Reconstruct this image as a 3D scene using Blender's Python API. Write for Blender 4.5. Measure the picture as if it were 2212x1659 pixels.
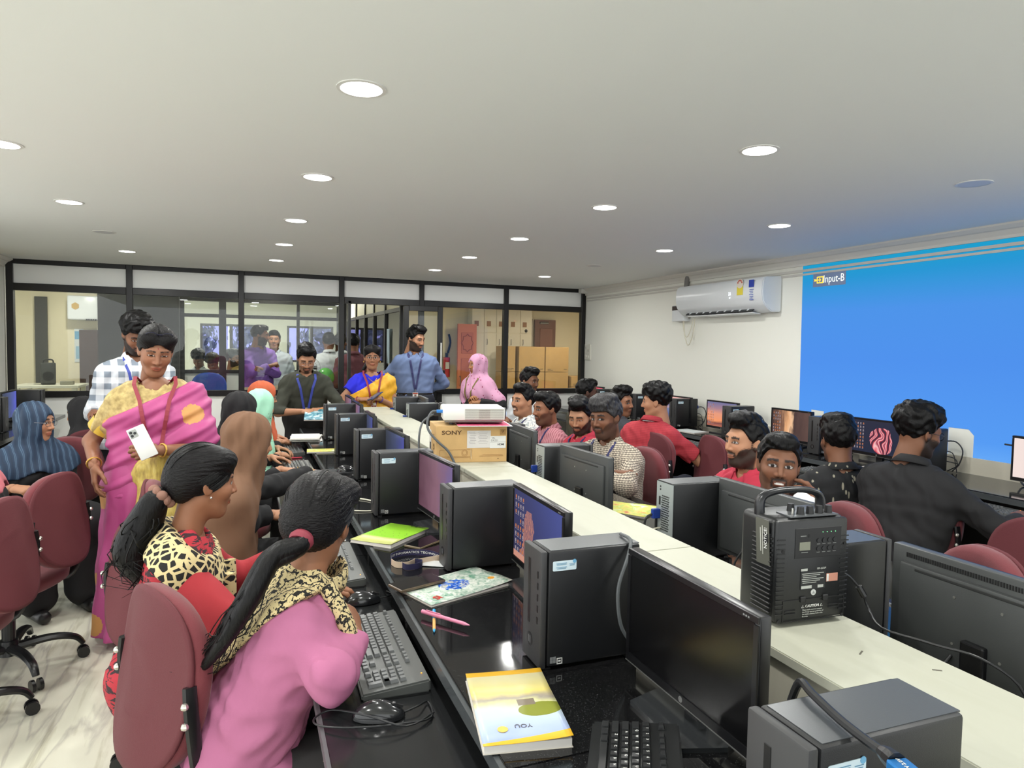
import bpy, bmesh, math, random
import numpy as np
from mathutils import Vector, Matrix, Euler

# ---------------------------------------------------------------- clear
for o in list(bpy.data.objects):
    bpy.data.objects.remove(o)
S = bpy.context.scene
COL = S.collection
random.seed(7)
PI = math.pi

# ---------------------------------------------------------------- camera
cam_data = bpy.data.cameras.new('camera')
cam_data.sensor_width = 36.0
cam_data.lens = 36.0 * 1490.0 / 2212.0
cam_data.clip_start = 0.02
cam_data.clip_end = 200
cam = bpy.data.objects.new('camera', cam_data)
COL.objects.link(cam)
CR = Matrix(((0.928102, 0.002925, -0.372315), (-0.371912, 0.054419, -0.926671), (0.017551, 0.998514, 0.051594)))
cam.matrix_world = Matrix.Translation((0, 0, 1.5)) @ CR.to_4x4()
S.camera = cam

# ---------------------------------------------------------------- world + exposure
world = bpy.data.worlds.new('world')
S.world = world
world.use_nodes = True
_bg = world.node_tree.nodes['Background']
_bg.inputs[0].default_value = (0.97, 1.0, 1.0, 1)
_bg.inputs[1].default_value = 2.1
S.view_settings.view_transform = 'Standard'
S.view_settings.look = 'None'
S.view_settings.gamma = 1.0
S.view_settings.use_curve_mapping = False
S.view_settings.exposure = 0.06

S.cycles.max_bounces = 6
S.cycles.diffuse_bounces = 3
S.cycles.glossy_bounces = 3
S.cycles.transmission_bounces = 3
S.cycles.transparent_max_bounces = 16
S.cycles.adaptive_threshold = 0.15
S.cycles.caustics_reflective = False
S.cycles.caustics_refractive = False

LAMP_POWER = 9.5        # each ceiling downlight, watts

# ---------------------------------------------------------------- room numbers (metres)
XW = 4.2        # right wall
ZC = 2.273      # ceiling
YP = 7.97       # glazed partition
XL = -2.05      # left wall
DZ = 0.78       # granite desk top
TZ = 0.70       # keyboard tray top
SZ = 0.94       # raised counter between the two desk rows


def sx(y):      # the long desk runs at about one degree to the walls
    return 0.018 * (y - 1.2)


# ---------------------------------------------------------------- materials
def lin(c):
    return tuple((v / 12.92 if v <= 0.04045 else ((v + 0.055) / 1.055) ** 2.4) for v in [x / 255.0 for x in c])


MATS = {}


def new_mat(name):
    m = bpy.data.materials.new(name)
    m.use_nodes = True
    nt = m.node_tree
    b = nt.nodes['Principled BSDF']
    MATS[name] = m
    return m, nt, b


def mat(name, rgb, rough=0.5, metal=0.0, spec=0.5, bump=0.0, bscale=200.0, vary=0.0, vscale=6.0, coat=0.0, sheen=0.0):
    """plain colour given as 0-255 sRGB, optional noise variation and fine relief"""
    if name in MATS:
        return MATS[name]
    m, nt, b = new_mat(name)
    c = lin(rgb)
    b.inputs['Base Color'].default_value = (*c, 1)
    b.inputs['Roughness'].default_value = rough
    b.inputs['Metallic'].default_value = metal
    b.inputs['Specular IOR Level'].default_value = spec
    if coat:
        b.inputs['Coat Weight'].default_value = coat
        b.inputs['Coat Roughness'].default_value = 0.05
    if sheen:
        b.inputs['Sheen Weight'].default_value = sheen
    if bump or vary:
        tc = nt.nodes.new('ShaderNodeTexCoord')
    if vary:
        n = nt.nodes.new('ShaderNodeTexNoise')
        n.inputs['Scale'].default_value = vscale
        n.inputs['Detail'].default_value = 5
        nt.links.new(tc.outputs['Object'], n.inputs['Vector'])
        r = nt.nodes.new('ShaderNodeValToRGB')
        r.color_ramp.elements[0].position = 0.3
        r.color_ramp.elements[1].position = 0.7
        r.color_ramp.elements[0].color = (*[v * (1 - vary) for v in c], 1)
        r.color_ramp.elements[1].color = (*[min(1, v * (1 + vary)) for v in c], 1)
        nt.links.new(n.outputs['Fac'], r.inputs['Fac'])
        nt.links.new(r.outputs['Color'], b.inputs['Base Color'])
    if bump:
        n2 = nt.nodes.new('ShaderNodeTexNoise')
        n2.inputs['Scale'].default_value = bscale
        nt.links.new(tc.outputs['Object'], n2.inputs['Vector'])
        bp = nt.nodes.new('ShaderNodeBump')
        bp.inputs['Strength'].default_value = bump
        bp.inputs['Distance'].default_value = 0.002
        nt.links.new(n2.outputs['Fac'], bp.inputs['Height'])
        nt.links.new(bp.outputs['Normal'], b.inputs['Normal'])
    return m


def emat(name, rgb, strength, base=(0, 0, 0)):
    if name in MATS:
        return MATS[name]
    m, nt, b = new_mat(name)
    b.inputs['Base Color'].default_value = (*lin(base), 1)
    b.inputs['Emission Color'].default_value = (*lin(rgb), 1)
    b.inputs['Emission Strength'].default_value = strength
    b.inputs['Roughness'].default_value = 0.3
    return m


def ramp(nt, stops, interp='LINEAR'):
    r = nt.nodes.new('ShaderNodeValToRGB')
    cr = r.color_ramp
    cr.interpolation = interp
    while len(cr.elements) < len(stops):
        cr.elements.new(0.5)
    for e, (p, c) in zip(cr.elements, stops):
        e.position = p
        e.color = (*lin(c), 1)
    return r


def mth(nt, op, a, b=None, c=None):
    n = nt.nodes.new('ShaderNodeMath')
    n.operation = op
    for i, v in enumerate((a, b, c)):
        if v is None:
            continue
        if isinstance(v, (int, float)):
            n.inputs[i].default_value = v
        else:
            nt.links.new(v, n.inputs[i])
    return n.outputs[0]


def sepxyz(nt, sock):
    n = nt.nodes.new('ShaderNodeSeparateXYZ')
    nt.links.new(sock, n.inputs[0])
    return n.outputs


def mixc(nt, fac, a, b):
    n = nt.nodes.new('ShaderNodeMix')
    n.data_type = 'RGBA'
    for i, v in ((0, fac), (6, a), (7, b)):
        if isinstance(v, (int, float)):
            n.inputs[i].default_value = v
        elif isinstance(v, tuple):
            n.inputs[i].default_value = (*lin(v), 1)
        else:
            nt.links.new(v, n.inputs[i])
    return n.outputs[2]


def objco(nt, scale=None, rot=None):
    tc = nt.nodes.new('ShaderNodeTexCoord')
    if scale is None and rot is None:
        return tc.outputs['Object']
    mp = nt.nodes.new('ShaderNodeMapping')
    if scale:
        mp.inputs['Scale'].default_value = scale
    if rot:
        mp.inputs['Rotation'].default_value = rot
    nt.links.new(tc.outputs['Object'], mp.inputs['Vector'])
    return mp.outputs[0]


def noise(nt, vec, scale, detail=4, dist=0.0):
    n = nt.nodes.new('ShaderNodeTexNoise')
    n.inputs['Scale'].default_value = scale
    n.inputs['Detail'].default_value = detail
    n.inputs['Distortion'].default_value = dist
    nt.links.new(vec, n.inputs['Vector'])
    return n.outputs['Fac']


def glass_mat(name, tint=(255, 255, 255), refl=0.5):
    if name in MATS:
        return MATS[name]
    m = bpy.data.materials.new(name)
    MATS[name] = m
    m.use_nodes = True
    nt = m.node_tree
    nt.nodes.clear()
    out = nt.nodes.new('ShaderNodeOutputMaterial')
    tr = nt.nodes.new('ShaderNodeBsdfTransparent')
    tr.inputs[0].default_value = (*lin(tint), 1)
    gl = nt.nodes.new('ShaderNodeBsdfGlossy')
    gl.inputs['Roughness'].default_value = 0.01
    fr = nt.nodes.new('ShaderNodeFresnel')
    fr.inputs[0].default_value = 1.45
    f2 = mth(nt, 'MULTIPLY', fr.outputs[0], refl)
    mx = nt.nodes.new('ShaderNodeMixShader')
    nt.links.new(f2, mx.inputs[0])
    nt.links.new(tr.outputs[0], mx.inputs[1])
    nt.links.new(gl.outputs[0], mx.inputs[2])
    nt.links.new(mx.outputs[0], out.inputs[0])
    return m


# ---------------------------------------------------------------- mesh helpers
def link(o, parent=None):
    COL.objects.link(o)
    if parent is not None:
        o.parent = parent
    return o


def mesh_obj(name, me, m=None, parent=None, loc=None, rot=None, smooth=False):
    o = bpy.data.objects.new(name, me)
    link(o, parent)
    if m is not None and len(me.materials) == 0:
        me.materials.append(m)
    if loc is not None:
        o.location = loc
    if rot is not None:
        o.rotation_euler = rot
    if smooth:
        me.polygons.foreach_set('use_smooth', [True] * len(me.polygons))
    return o


def empty(name, loc=(0, 0, 0), rz=0.0, label=None, cat=None, group=None):
    o = bpy.data.objects.new(name, None)
    link(o)
    o.empty_display_size = 0.05
    o.location = loc
    o.rotation_euler = (0, 0, rz)
    tag(o, label, cat, group)
    return o


def tag(o, label=None, cat=None, group=None, kind=None):
    if label:
        o['label'] = label
    if cat:
        o['category'] = cat
    if group:
        o['group'] = group
    if kind:
        o['kind'] = kind
    return o


class MB:
    """collects primitive shapes into one mesh"""

    def __init__(self):
        self.bm = bmesh.new()

    def _xf(self, verts, M):
        bmesh.ops.transform(self.bm, matrix=M, verts=verts)

    def box(self, c, s, rot=None, bev=0.0, seg=2, taper=None):
        r = bmesh.ops.create_cube(self.bm, size=1.0)
        vs = r['verts']
        bmesh.ops.scale(self.bm, vec=s, verts=vs)
        if taper:
            for v in vs:
                if v.co.z > 0:
                    v.co.x *= taper[0]
                    v.co.y *= taper[1]
        if bev:
            es = set()
            for v in vs:
                es.update(v.link_edges)
            rb = bmesh.ops.bevel(self.bm, geom=list(es), offset=bev, segments=seg, affect='EDGES', profile=0.5)
            fs = set()
            vs2 = set(rb['verts'])
            for v in rb['verts']:
                for f in v.link_faces:
                    vs2.update(f.verts)
            vs = list(vs2)
        M = Matrix.Translation(c)
        if rot is not None:
            M = M @ (rot.to_4x4() if isinstance(rot, Matrix) else Euler(rot).to_matrix().to_4x4())
        self._xf(vs, M)
        return self

    def cyl(self, a, b, r, r2=None, n=16, caps=True):
        a = Vector(a)
        b = Vector(b)
        d = b - a
        L = d.length
        res = bmesh.ops.create_cone(self.bm, cap_ends=caps, segments=n, radius1=r, radius2=r if r2 is None else r2, depth=L)
        q = d.to_track_quat('Z', 'Y').to_matrix().to_4x4()
        self._xf(res['verts'], Matrix.Translation((a + b) / 2) @ q)
        return self

    def sph(self, c, r, n=12, sc=(1, 1, 1), rot=None):
        res = bmesh.ops.create_uvsphere(self.bm, u_segments=n, v_segments=max(6, n // 2), radius=r)
        M = Matrix.Translation(c)
        if rot is not None:
            M = M @ Euler(rot).to_matrix().to_4x4()
        M = M @ Matrix.Diagonal((*sc, 1))
        self._xf(res['verts'], M)
        return self

    def poly(self, pts):
        vs = [self.bm.verts.new(p) for p in pts]
        self.bm.faces.new(vs)
        return self

    def prism(self, pts, axis, t):
        """extrude a polygon (3d pts) by vector axis*t"""
        a = Vector(axis) * t
        v1 = [self.bm.verts.new(p) for p in pts]
        v2 = [self.bm.verts.new(Vector(p) + a) for p in pts]
        self.bm.faces.new(v1)
        self.bm.faces.new(list(reversed(v2)))
        n = len(pts)
        for i in range(n):
            self.bm.faces.new((v1[i], v2[i], v2[(i + 1) % n], v1[(i + 1) % n]))
        return self

    def tube(self, pts, r, n=8, smooth=4, caps=True, flat=None):
        pts = spline(pts, smooth) if smooth else [Vector(p) for p in pts]
        k = len(pts)
        rs = r if isinstance(r, (list, tuple)) else None
        rings = []
        prev = None
        for i, p in enumerate(pts):
            t = (pts[min(i + 1, k - 1)] - pts[max(i - 1, 0)])
            if t.length < 1e-9:
                t = Vector((0, 0, 1))
            t.normalize()
            if prev is None:
                up = Vector((0, 0, 1)) if abs(t.z) < 0.9 else Vector((1, 0, 0))
            else:
                up = prev
            sd = t.cross(up)
            sd.normalize()
            up = sd.cross(t)
            prev = up
            if rs:
                f = i / (k - 1) * (len(rs) - 1)
                a = int(min(f, len(rs) - 2))
                rr = rs[a] + (rs[a + 1] - rs[a]) * (f - a)
            else:
                rr = r
            ring = []
            for j in range(n):
                an = 2 * PI * j / n
                ring.append(self.bm.verts.new(p + sd * math.cos(an) * rr + up * math.sin(an) * rr * (flat or 1.0)))
            rings.append(ring)
        for i in range(k - 1):
            for j in range(n):
                self.bm.faces.new((rings[i][j], rings[i][(j + 1) % n], rings[i + 1][(j + 1) % n], rings[i + 1][j]))
        if caps:
            self.bm.faces.new(list(reversed(rings[0])))
            self.bm.faces.new(rings[-1])
        return self

    def done(self, name):
        bmesh.ops.recalc_face_normals(self.bm, faces=self.bm.faces)
        me = bpy.data.meshes.new(name)
        self.bm.to_mesh(me)
        self.bm.free()
        return me

    def obj(self, name, m, parent=None, loc=None, rot=None, smooth=False):
        me = self.done(name)
        o = mesh_obj(name, me, m, parent, loc, rot)
        if smooth:
            sm(o)
        return o


def sm(o, ang=40):
    me = o.data
    me.polygons.foreach_set('use_smooth', [True] * len(me.polygons))
    try:
        me.set_sharp_from_angle(angle=math.radians(ang))
    except Exception:
        pass
    return o


def spline(pts, m=4):
    P = [Vector(p) for p in pts]
    if len(P) < 3:
        return [P[0].lerp(P[-1], i / m) for i in range(m + 1)]
    out = []
    for i in range(len(P) - 1):
        p0 = P[max(i - 1, 0)]
        p1 = P[i]
        p2 = P[i + 1]
        p3 = P[min(i + 2, len(P) - 1)]
        for j in range(m):
            t = j / m
            out.append(0.5 * ((2 * p1) + (p2 - p0) * t + (2 * p0 - 5 * p1 + 4 * p2 - p3) * t * t + (-p0 + 3 * p1 - 3 * p2 + p3) * t ** 3))
    out.append(P[-1])
    return out


def text_mesh(s, size, extrude=0.0, align='CENTER', bold=0.0, shear=0.0):
    cu = bpy.data.curves.new('lettering', 'FONT')
    cu.body = s
    cu.size = size
    cu.extrude = extrude
    cu.align_x = align
    cu.align_y = 'CENTER'
    cu.offset = bold
    cu.shear = shear
    cu.resolution_u = 3
    o = bpy.data.objects.new('lettering', cu)
    COL.objects.link(o)
    dg = bpy.context.evaluated_depsgraph_get()
    dg.update()
    me = bpy.data.meshes.new_from_object(o.evaluated_get(dg))
    bpy.data.objects.remove(o)
    bpy.data.curves.remove(cu)
    me.name = 'lettering'
    return me


def text(name, s, size, m, parent, loc, rot, bold=0.0, align='CENTER', extrude=0.0003, wide=1.0):
    me = text_mesh(s, size, extrude, align, bold)
    if wide != 1.0:
        me.transform(Matrix.Diagonal((wide, 1, 1, 1)))
    return mesh_obj(name, me, m, parent, loc, rot)


def copy_tree(o, parent=None):
    c = o.copy()
    COL.objects.link(c)
    if parent is not None:
        c.parent = parent
    for ch in list(o.children):
        copy_tree(ch, c)
    return c
# ================================================================ SETTING
def struct(o, label=None):
    o['kind'] = 'structure'
    if label:
        o['label'] = label
    return o


# ---- floor: white marble with long grey veins
m, nt, b = new_mat('marble_floor')
v = objco(nt, rot=(0, 0, 0.35))
v2 = objco(nt, scale=(1.0, 0.13, 1), rot=(0, 0, 0.16))
n1 = noise(nt, v2, 5.5, 8, 0.6)
r1 = ramp(nt, [(0.0, (228, 226, 206)), (0.47, (226, 224, 204)), (0.51, (196, 192, 178)), (0.545, (222, 219, 200)), (1.0, (232, 231, 214))])
nt.links.new(n1, r1.inputs[0])
n2 = noise(nt, v2, 17, 6, 0.3)
r2 = ramp(nt, [(0.0, (255, 255, 255)), (0.55, (255, 255, 255)), (0.66, (228, 226, 220)), (0.72, (250, 250, 246)), (1.0, (255, 255, 255))])
nt.links.new(n2, r2.inputs[0])
mm = nt.nodes.new('ShaderNodeMix')
mm.data_type = 'RGBA'
mm.blend_type = 'MULTIPLY'
mm.inputs[0].default_value = 1
nt.links.new(r1.outputs[0], mm.inputs[6])
nt.links.new(r2.outputs[0], mm.inputs[7])
nt.links.new(mm.outputs[2], b.inputs['Base Color'])
b.inputs['Roughness'].default_value = 0.22

M_wall = mat('wall_paint', (240, 240, 230), 0.75, bump=0.06, bscale=60)
M_ceil = mat('ceiling_paint', (234, 236, 234), 0.9)
M_black = mat('black_frame', (22, 21, 22), 0.35, spec=0.4)
M_panel = mat('white_laminate', (240, 241, 238), 0.45)
M_cream = mat('cream_paint', (236, 226, 196), 0.7)
M_glass = glass_mat('window_glass', (246, 248, 246), 1.0)
M_bglass = glass_mat('blue_film_glass', (196, 196, 236), 0.8)

o = MB().box((1.0, 6.3, -0.05), (10.4, 17.4, 0.1)).obj('floor', mat('x', (1, 1, 1)) and MATS['marble_floor'])
struct(o, 'cream marble floor with long grey veins')
o = MB().box((1.075, 3.35, ZC + 0.04), (6.45, 9.3, 0.08)).obj('ceiling', M_ceil)
struct(o, 'flat off-white ceiling over the computer room')
o = MB().box((XW + 0.06, 3.3, ZC / 2), (0.12, 9.4, ZC)).obj('wall_right', M_wall)
struct(o, 'plain off-white wall with the projected picture')
o = MB().box((XL - 0.06, 6.65, ZC / 2), (0.12, 2.7, ZC)).obj('wall_left', M_wall)
struct(o, 'off-white wall beside the glazed partition')

# cornice and conduits on the right wall
prof = [(0, 0), (-0.085, 0), (-0.085, -0.012), (-0.06, -0.03), (-0.045, -0.034), (-0.022, -0.062), (-0.018, -0.08), (0, -0.08)]
mb = MB()
mb.prism([(XW + px, -1.3, ZC + pz) for px, pz in prof], (0, 1, 0), YP + 1.27)
struct(mb.obj('trim_1', mat('cornice_paint', (222, 219, 210), 0.8)), 'moulded cornice along the right wall')
mb = MB()
mb.box((XW - 0.007, 3.3, ZC - 0.118), (0.014, 9.2, 0.020))
mb.box((XW - 0.006, 3.3, ZC - 0.148), (0.012, 9.2, 0.016))
struct(mb.obj('trim_2', mat('conduit', (206, 203, 194), 0.5)), 'two slim cable conduits under the cornice')
mb = MB()
mb.prism([(XL - px, 5.3, ZC + pz) for px, pz in prof], (0, 1, 0), YP - 5.33)
struct(mb.obj('trim_3', MATS['cornice_paint']), 'moulded cornice along the left wall')

# ---- ceiling downlights
M_lamp = emat('lamp_diffuser', (255, 255, 248), 9.0, (240, 240, 240))
M_lamp_off = mat('lamp_off', (205, 206, 210), 0.4)
M_rim = mat('lamp_rim', (225, 224, 220), 0.4)
LX = {'far left': -0.857, 'centre left': 0.355, 'centre right': 1.862, 'far right': 3.07}
LY = [0.95, 2.14, 3.33, 4.54, 5.66, 6.76]
NTH = ['behind', 'nearest', 'second', 'third', 'fourth', 'fifth']


def ring_mesh(r1, r2, z1, z2, n=28):
    mb = MB()
    a = [[mb.bm.verts.new((r * math.cos(2 * PI * i / n), r * math.sin(2 * PI * i / n), z)) for i in range(n)] for r, z in ((r1, z1), (r2, z2), (r2, 0.0))]
    for k in range(2):
        for i in range(n):
            mb.bm.faces.new((a[k][i], a[k][(i + 1) % n], a[k + 1][(i + 1) % n], a[k + 1][i]))
    return mb.done('rim')


rim_me = ring_mesh(0.0625, 0.074, -0.004, -0.003)
dif_me = MB().cyl((0, 0, -0.0035), (0, 0, -0.001), 0.0625, n=28).done('diffuser')
for col, lx in LX.items():
    for i, ly in enumerate(LY):
        off = (col == 'far right' and i in (1, 4)) or (col == 'far left' and i == 4)
        if i == 0 or (col == 'far left' and i == 1):
            pass
        st = 'unlit' if off else 'lit'
        t = empty('ceiling_light', (lx, ly, ZC), 0, '%s round ceiling downlight, %s in the %s row' % (st, NTH[i] if i else 'one overhead out of view', col), 'light', 'ceiling downlights')
        mesh_obj('rim', rim_me, M_rim, t)
        d = bpy.data.objects.new('diffuser', dif_me)
        link(d, t)
        if len(dif_me.materials) == 0:
            dif_me.materials.append(M_lamp)
        if off:
            d.data = dif_me.copy()
            d.data.materials.clear()
            d.data.materials.append(M_lamp_off)
        else:
            ld = bpy.data.lights.new('downlight_bulb', 'AREA')
            ld.shape = 'DISK'
            ld.size = 0.12
            ld.energy = LAMP_POWER
            ld.color = (1.0, 1.0, 0.965)
            lo = bpy.data.objects.new('bulb', ld)
            link(lo, t)
            lo.location = (0, 0, -0.006)

# ---- glazed partition: wall_back
MX = [-2.0, -0.99, 0.062, 1.112, 2.033, 3.098, 4.165]
wb = empty('wall_back', (0, 0, 0))
struct(wb, 'black framed glazed partition across the back of the room')
T = 0.075
zr0, zr1 = 1.975, 2.045      # upper rail
zs0, zs1 = 0.94, 1.00        # sill rail
for i, x in enumerate(MX):
    MB().box((x, YP, ZC / 2), (0.058, T, ZC), bev=0.003, seg=1).obj('mullion', M_black, wb)
for z0, z1, nm in ((ZC - 0.045, ZC, 'head_rail'), (zr0, zr1, 'transom'), (zs0, zs1, 'sill_rail'), (0.0, 0.09, 'bottom_rail')):
    for i in range(6):
        if i == 3 and nm in ('sill_rail', 'bottom_rail'):
            continue
        a, bq = MX[i] + 0.029, MX[i + 1] - 0.029
        MB().box(((a + bq) / 2, YP, (z0 + z1) / 2), (bq - a, T, z1 - z0), bev=0.003, seg=1).obj(nm, M_black, wb)
for i in range(6):
    a, bq = MX[i] + 0.029, MX[i + 1] - 0.029
    MB().box(((a + bq) / 2, YP, (zr1 + ZC - 0.045) / 2), (bq - a, 0.012, ZC - 0.045 - zr1)).obj('white_panel', M_panel, wb)
    if i == 3:
        continue
    MB().box(((a + bq) / 2, YP, (0.09 + zs0) / 2), (bq - a, 0.012, zs0 - 0.09)).obj('white_panel', M_panel, wb)
    MB().box(((a + bq) / 2, YP, (zs1 + zr0) / 2), (bq - a, 0.006, zr0 - zs1)).obj('glass_pane', M_glass, wb)
# door bay: narrow fixed strip, frame post, and the open leaf
MB().box((1.20, YP, 1.0), (0.03, T, 2.0)).obj('door_jamb', M_black, wb)

# second leaf, ajar towards the room on the right-hand post of the bay
d2 = empty('door_1', (2.27, YP - 0.09, 0), math.radians(176))
struct(d2, 'black framed glass door leaf standing ajar beside the blue-shirted man')
LW2 = 0.46
for nm, c, s in (('stile', (0.03, 0, 0.99), (0.06, 0.04, 1.96)), ('stile', (LW2 - 0.03, 0, 0.99), (0.06, 0.04, 1.96)),
                 ('rail', (LW2 / 2, 0, 1.945), (LW2 - 0.12, 0.04, 0.06)), ('rail', (LW2 / 2, 0, 0.92), (LW2 - 0.12, 0.04, 0.1)), ('rail', (LW2 / 2, 0, 0.07), (LW2 - 0.12, 0.04, 0.12))):
    MB().box(c, s, bev=0.003, seg=1).obj(nm, M_black, d2)
MB().box((LW2 / 2, 0, 1.44), (LW2 - 0.12, 0.006, 0.94)).obj('glass_pane', M_glass, d2)
MB().box((LW2 / 2, 0, 0.5), (LW2 - 0.12, 0.006, 0.76)).obj('glass_pane', M_glass, d2)
MB().box((2.235, YP - 0.125, 1.10), (0.11, 0.05, 0.26), bev=0.004).obj('lock_case', M_black, wb)
MB().cyl((2.235, YP - 0.165, 1.02), (2.235, YP - 0.165, 1.55), 0.011).obj('pull_handle', mat('white_pull', (215, 214, 208), 0.3), wb)

# junction box at the top right end of the partition
MB().box((4.13, YP - 0.09, ZC - 0.03), (0.11, 0.08, 0.055), bev=0.004).obj('junction_box', mat('pvc', (214, 212, 205), 0.4), wb)
# ================================================================ ROOMS BEHIND THE GLASS
ZB = 2.30
o = MB().box((1.4, 11.5, ZB + 0.04), (8.4, 7.0, 0.08)).obj('ceiling', M_ceil)
struct(o, 'ceiling of the rooms behind the partition')
# far wall with two windows (at y 14)
FY = 14.0
mb = MB()
wins = [(-0.60, 0.42), (0.93, 1.80)]
wz0, wz1 = 1.16, 1.86
xs = [-3.2, -0.60, 0.42, 0.93, 1.80, 2.35]
for k in range(5):
    a, bq = xs[k], xs[k + 1]
    if k in (1, 3):
        mb.box(((a + bq) / 2, FY + 0.06, wz0 / 2), (bq - a, 0.12, wz0))
        mb.box(((a + bq) / 2, FY + 0.06, (wz1 + ZB) / 2), (bq - a, 0.12, ZB - wz1))
    else:
        mb.box(((a + bq) / 2, FY + 0.06, ZB / 2), (bq - a, 0.12, ZB))
struct(mb.obj('wall_far', M_wall), 'far off-white wall with two windows behind the glass')
for k, (a, bq) in enumerate(wins):
    w = empty('window_%d' % (k + 1), ((a + bq) / 2, FY + 0.03, wz0))
    struct(w, ('left' if k == 0 else 'right') + ' dark framed window with bluish panes in the far room')
    W2 = bq - a
    Hh = wz1 - wz0
    for c, s in (((0, 0, 0.02), (W2, 0.05, 0.04)), ((0, 0, Hh - 0.02), (W2, 0.05, 0.04)), ((-W2 / 2 + 0.02, 0, Hh / 2), (0.04, 0.05, Hh - 0.08)), ((W2 / 2 - 0.02, 0, Hh / 2), (0.04, 0.05, Hh - 0.08)), ((0.02, 0, Hh / 2), (0.06, 0.05, Hh - 0.08))):
        MB().box(c, s).obj('window_frame', mat('dark_window_frame', (62, 60, 66), 0.4), w)
    for sgn in (-1, 1):
        MB().box((sgn * W2 / 4, 0, Hh / 2), (W2 / 2 - 0.06, 0.006, Hh - 0.08)).obj('glass_pane', M_bglass, w)
# trees outside those windows
M_leaf = mat('leaves', (176, 186, 176), 0.6, vary=0.35, vscale=9)
for k, (tx, ty, tr) in enumerate(((-0.9, 16.2, 0.6), (0.5, 16.2, 0.62), (1.9, 16.2, 0.6), (3.3, 16.2, 0.62))):
    t = empty('tree', (tx, ty, 0), 0, ['leafy tree outside the left end of the far windows', 'leafy tree seen between the two far windows', 'leafy tree outside the right far window', 'leafy tree at the right end outside the far windows'][k], 'tree', 'trees outside')
    MB().cyl((0, 0, 0), (0, 0, 1.3), 0.09, 0.06).obj('trunk', mat('bark', (80, 66, 54), 0.8), t)
    bm = bmesh.new()
    rr = random.Random(k)
    for q in range(420):
        d = Vector((rr.gauss(0, 1), rr.gauss(0, 1), rr.gauss(0, 1))).normalized()
        c = d * tr * (0.55 + 0.5 * rr.random()) + Vector((0, 0, 1.6))
        e1 = Vector((rr.gauss(0, 1), rr.gauss(0, 1), rr.gauss(0, 1))).normalized()
        e2 = e1.cross(d).normalized()
        e1 = e2.cross(d)
        L = 0.07 + 0.06 * rr.random()
        vs = [bm.verts.new(c + e1 * L), bm.verts.new(c + e2 * L * 0.5 + d * 0.02), bm.verts.new(c - e1 * L), bm.verts.new(c - e2 * L * 0.5 + d * 0.02)]
        bm.faces.new(vs)
    me = bpy.data.meshes.new('foliage')
    bm.to_mesh(me)
    bm.free()
    f = mesh_obj('foliage', me, M_leaf, t)
    f['kind'] = 'stuff'

# inner glazed partition at y 10 with a glass door
IY = 10.0
ip = empty('wall_inner', (0, 0, 0))
struct(ip, 'second black framed glass partition in the room behind')
M_black2 = mat('grey_black_frame', (44, 43, 43), 0.4)
for x0, x1 in ((-0.70, -0.615), (-0.20, -0.11), (0.79, 0.83), (1.40, 1.46)):
    MB().box(((x0 + x1) / 2, IY, ZB / 2), (x1 - x0, 0.06, ZB)).obj('mullion', M_black2, ip)
for x0, x1 in ((-0.615, -0.20), (-0.11, 0.79), (0.83, 1.40)):
    c = (x0 + x1) / 2
    w_ = x1 - x0
    for z0, z1, nm in ((1.84, 1.885, 'transom'), (1.10, 1.145, 'sill_rail'), (2.05, 2.10, 'head_rail'), (0, 0.1, 'bottom_rail')):
        MB().box((c, IY, (z0 + z1) / 2), (w_, 0.06, z1 - z0)).obj(nm, M_black2, ip)
    MB().box((c, IY, (0.1 + 1.10) / 2), (w_, 0.01, 1.0)).obj('white_panel', M_panel, ip)
    MB().box((c, IY, (1.145 + 1.84) / 2), (w_, 0.005, 0.695)).obj('glass_pane', M_glass, ip)
    MB().box((c, IY, (1.885 + 2.05) / 2), (w_, 0.005, 0.165)).obj('glass_pane', M_glass, ip)
    MB().box((c, IY, (2.10 + ZB) / 2), (w_, 0.01, ZB - 2.10)).obj('white_panel', mat('warm_panel', (226, 222, 190), 0.5), ip)

# side glazed partition running back from the doorway (x about 1.5 to 2)
sp = empty('wall_side', (0, 0, 0))
struct(sp, 'black framed glass partition running back from the doorway')
path = [(1.88, 8.3), (1.88, 9.23), (1.88, 10.04), (1.88, 10.78), (1.88, 11.62), (1.88, 12.63), (1.88, 13.9)]
for k, (x, y) in enumerate(path):
    MB().box((x, y, ZB / 2), (0.055, 0.055, ZB), rot=(0, 0, 0)).obj('mullion', M_black2, sp)
    if k:
        px, py = path[k - 1]
        an = math.atan2(y - py, x - px)
        L = math.hypot(x - px, y - py)
        c = ((x + px) / 2, (y + py) / 2)
        for z0, z1, nm in ((1.93, 1.975, 'transom'), (2.22, 2.30, 'head_rail'), (1.02, 1.07, 'sill_rail')):
            MB().box((c[0], c[1], (z0 + z1) / 2), (L, 0.05, z1 - z0), rot=(0, 0, an)).obj(nm, M_black2, sp)
        MB().box((c[0], c[1], 1.50), (L, 0.005, 0.86), rot=(0, 0, an)).obj('glass_pane', M_glass, sp)
        MB().box((c[0], c[1], 0.51), (L, 0.01, 1.02), rot=(0, 0, an)).obj('white_panel', M_panel, sp)
        MB().box((c[0], c[1], 2.10), (L, 0.01, 0.245), rot=(0, 0, an)).obj('white_panel', MATS['warm_panel'], sp)
MB().box((1.86, 9.0, 1.5), (0.008, 0.16, 0.45)).obj('notice_strip', mat('paper_blue', (190, 214, 228), 0.6), sp)

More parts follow.
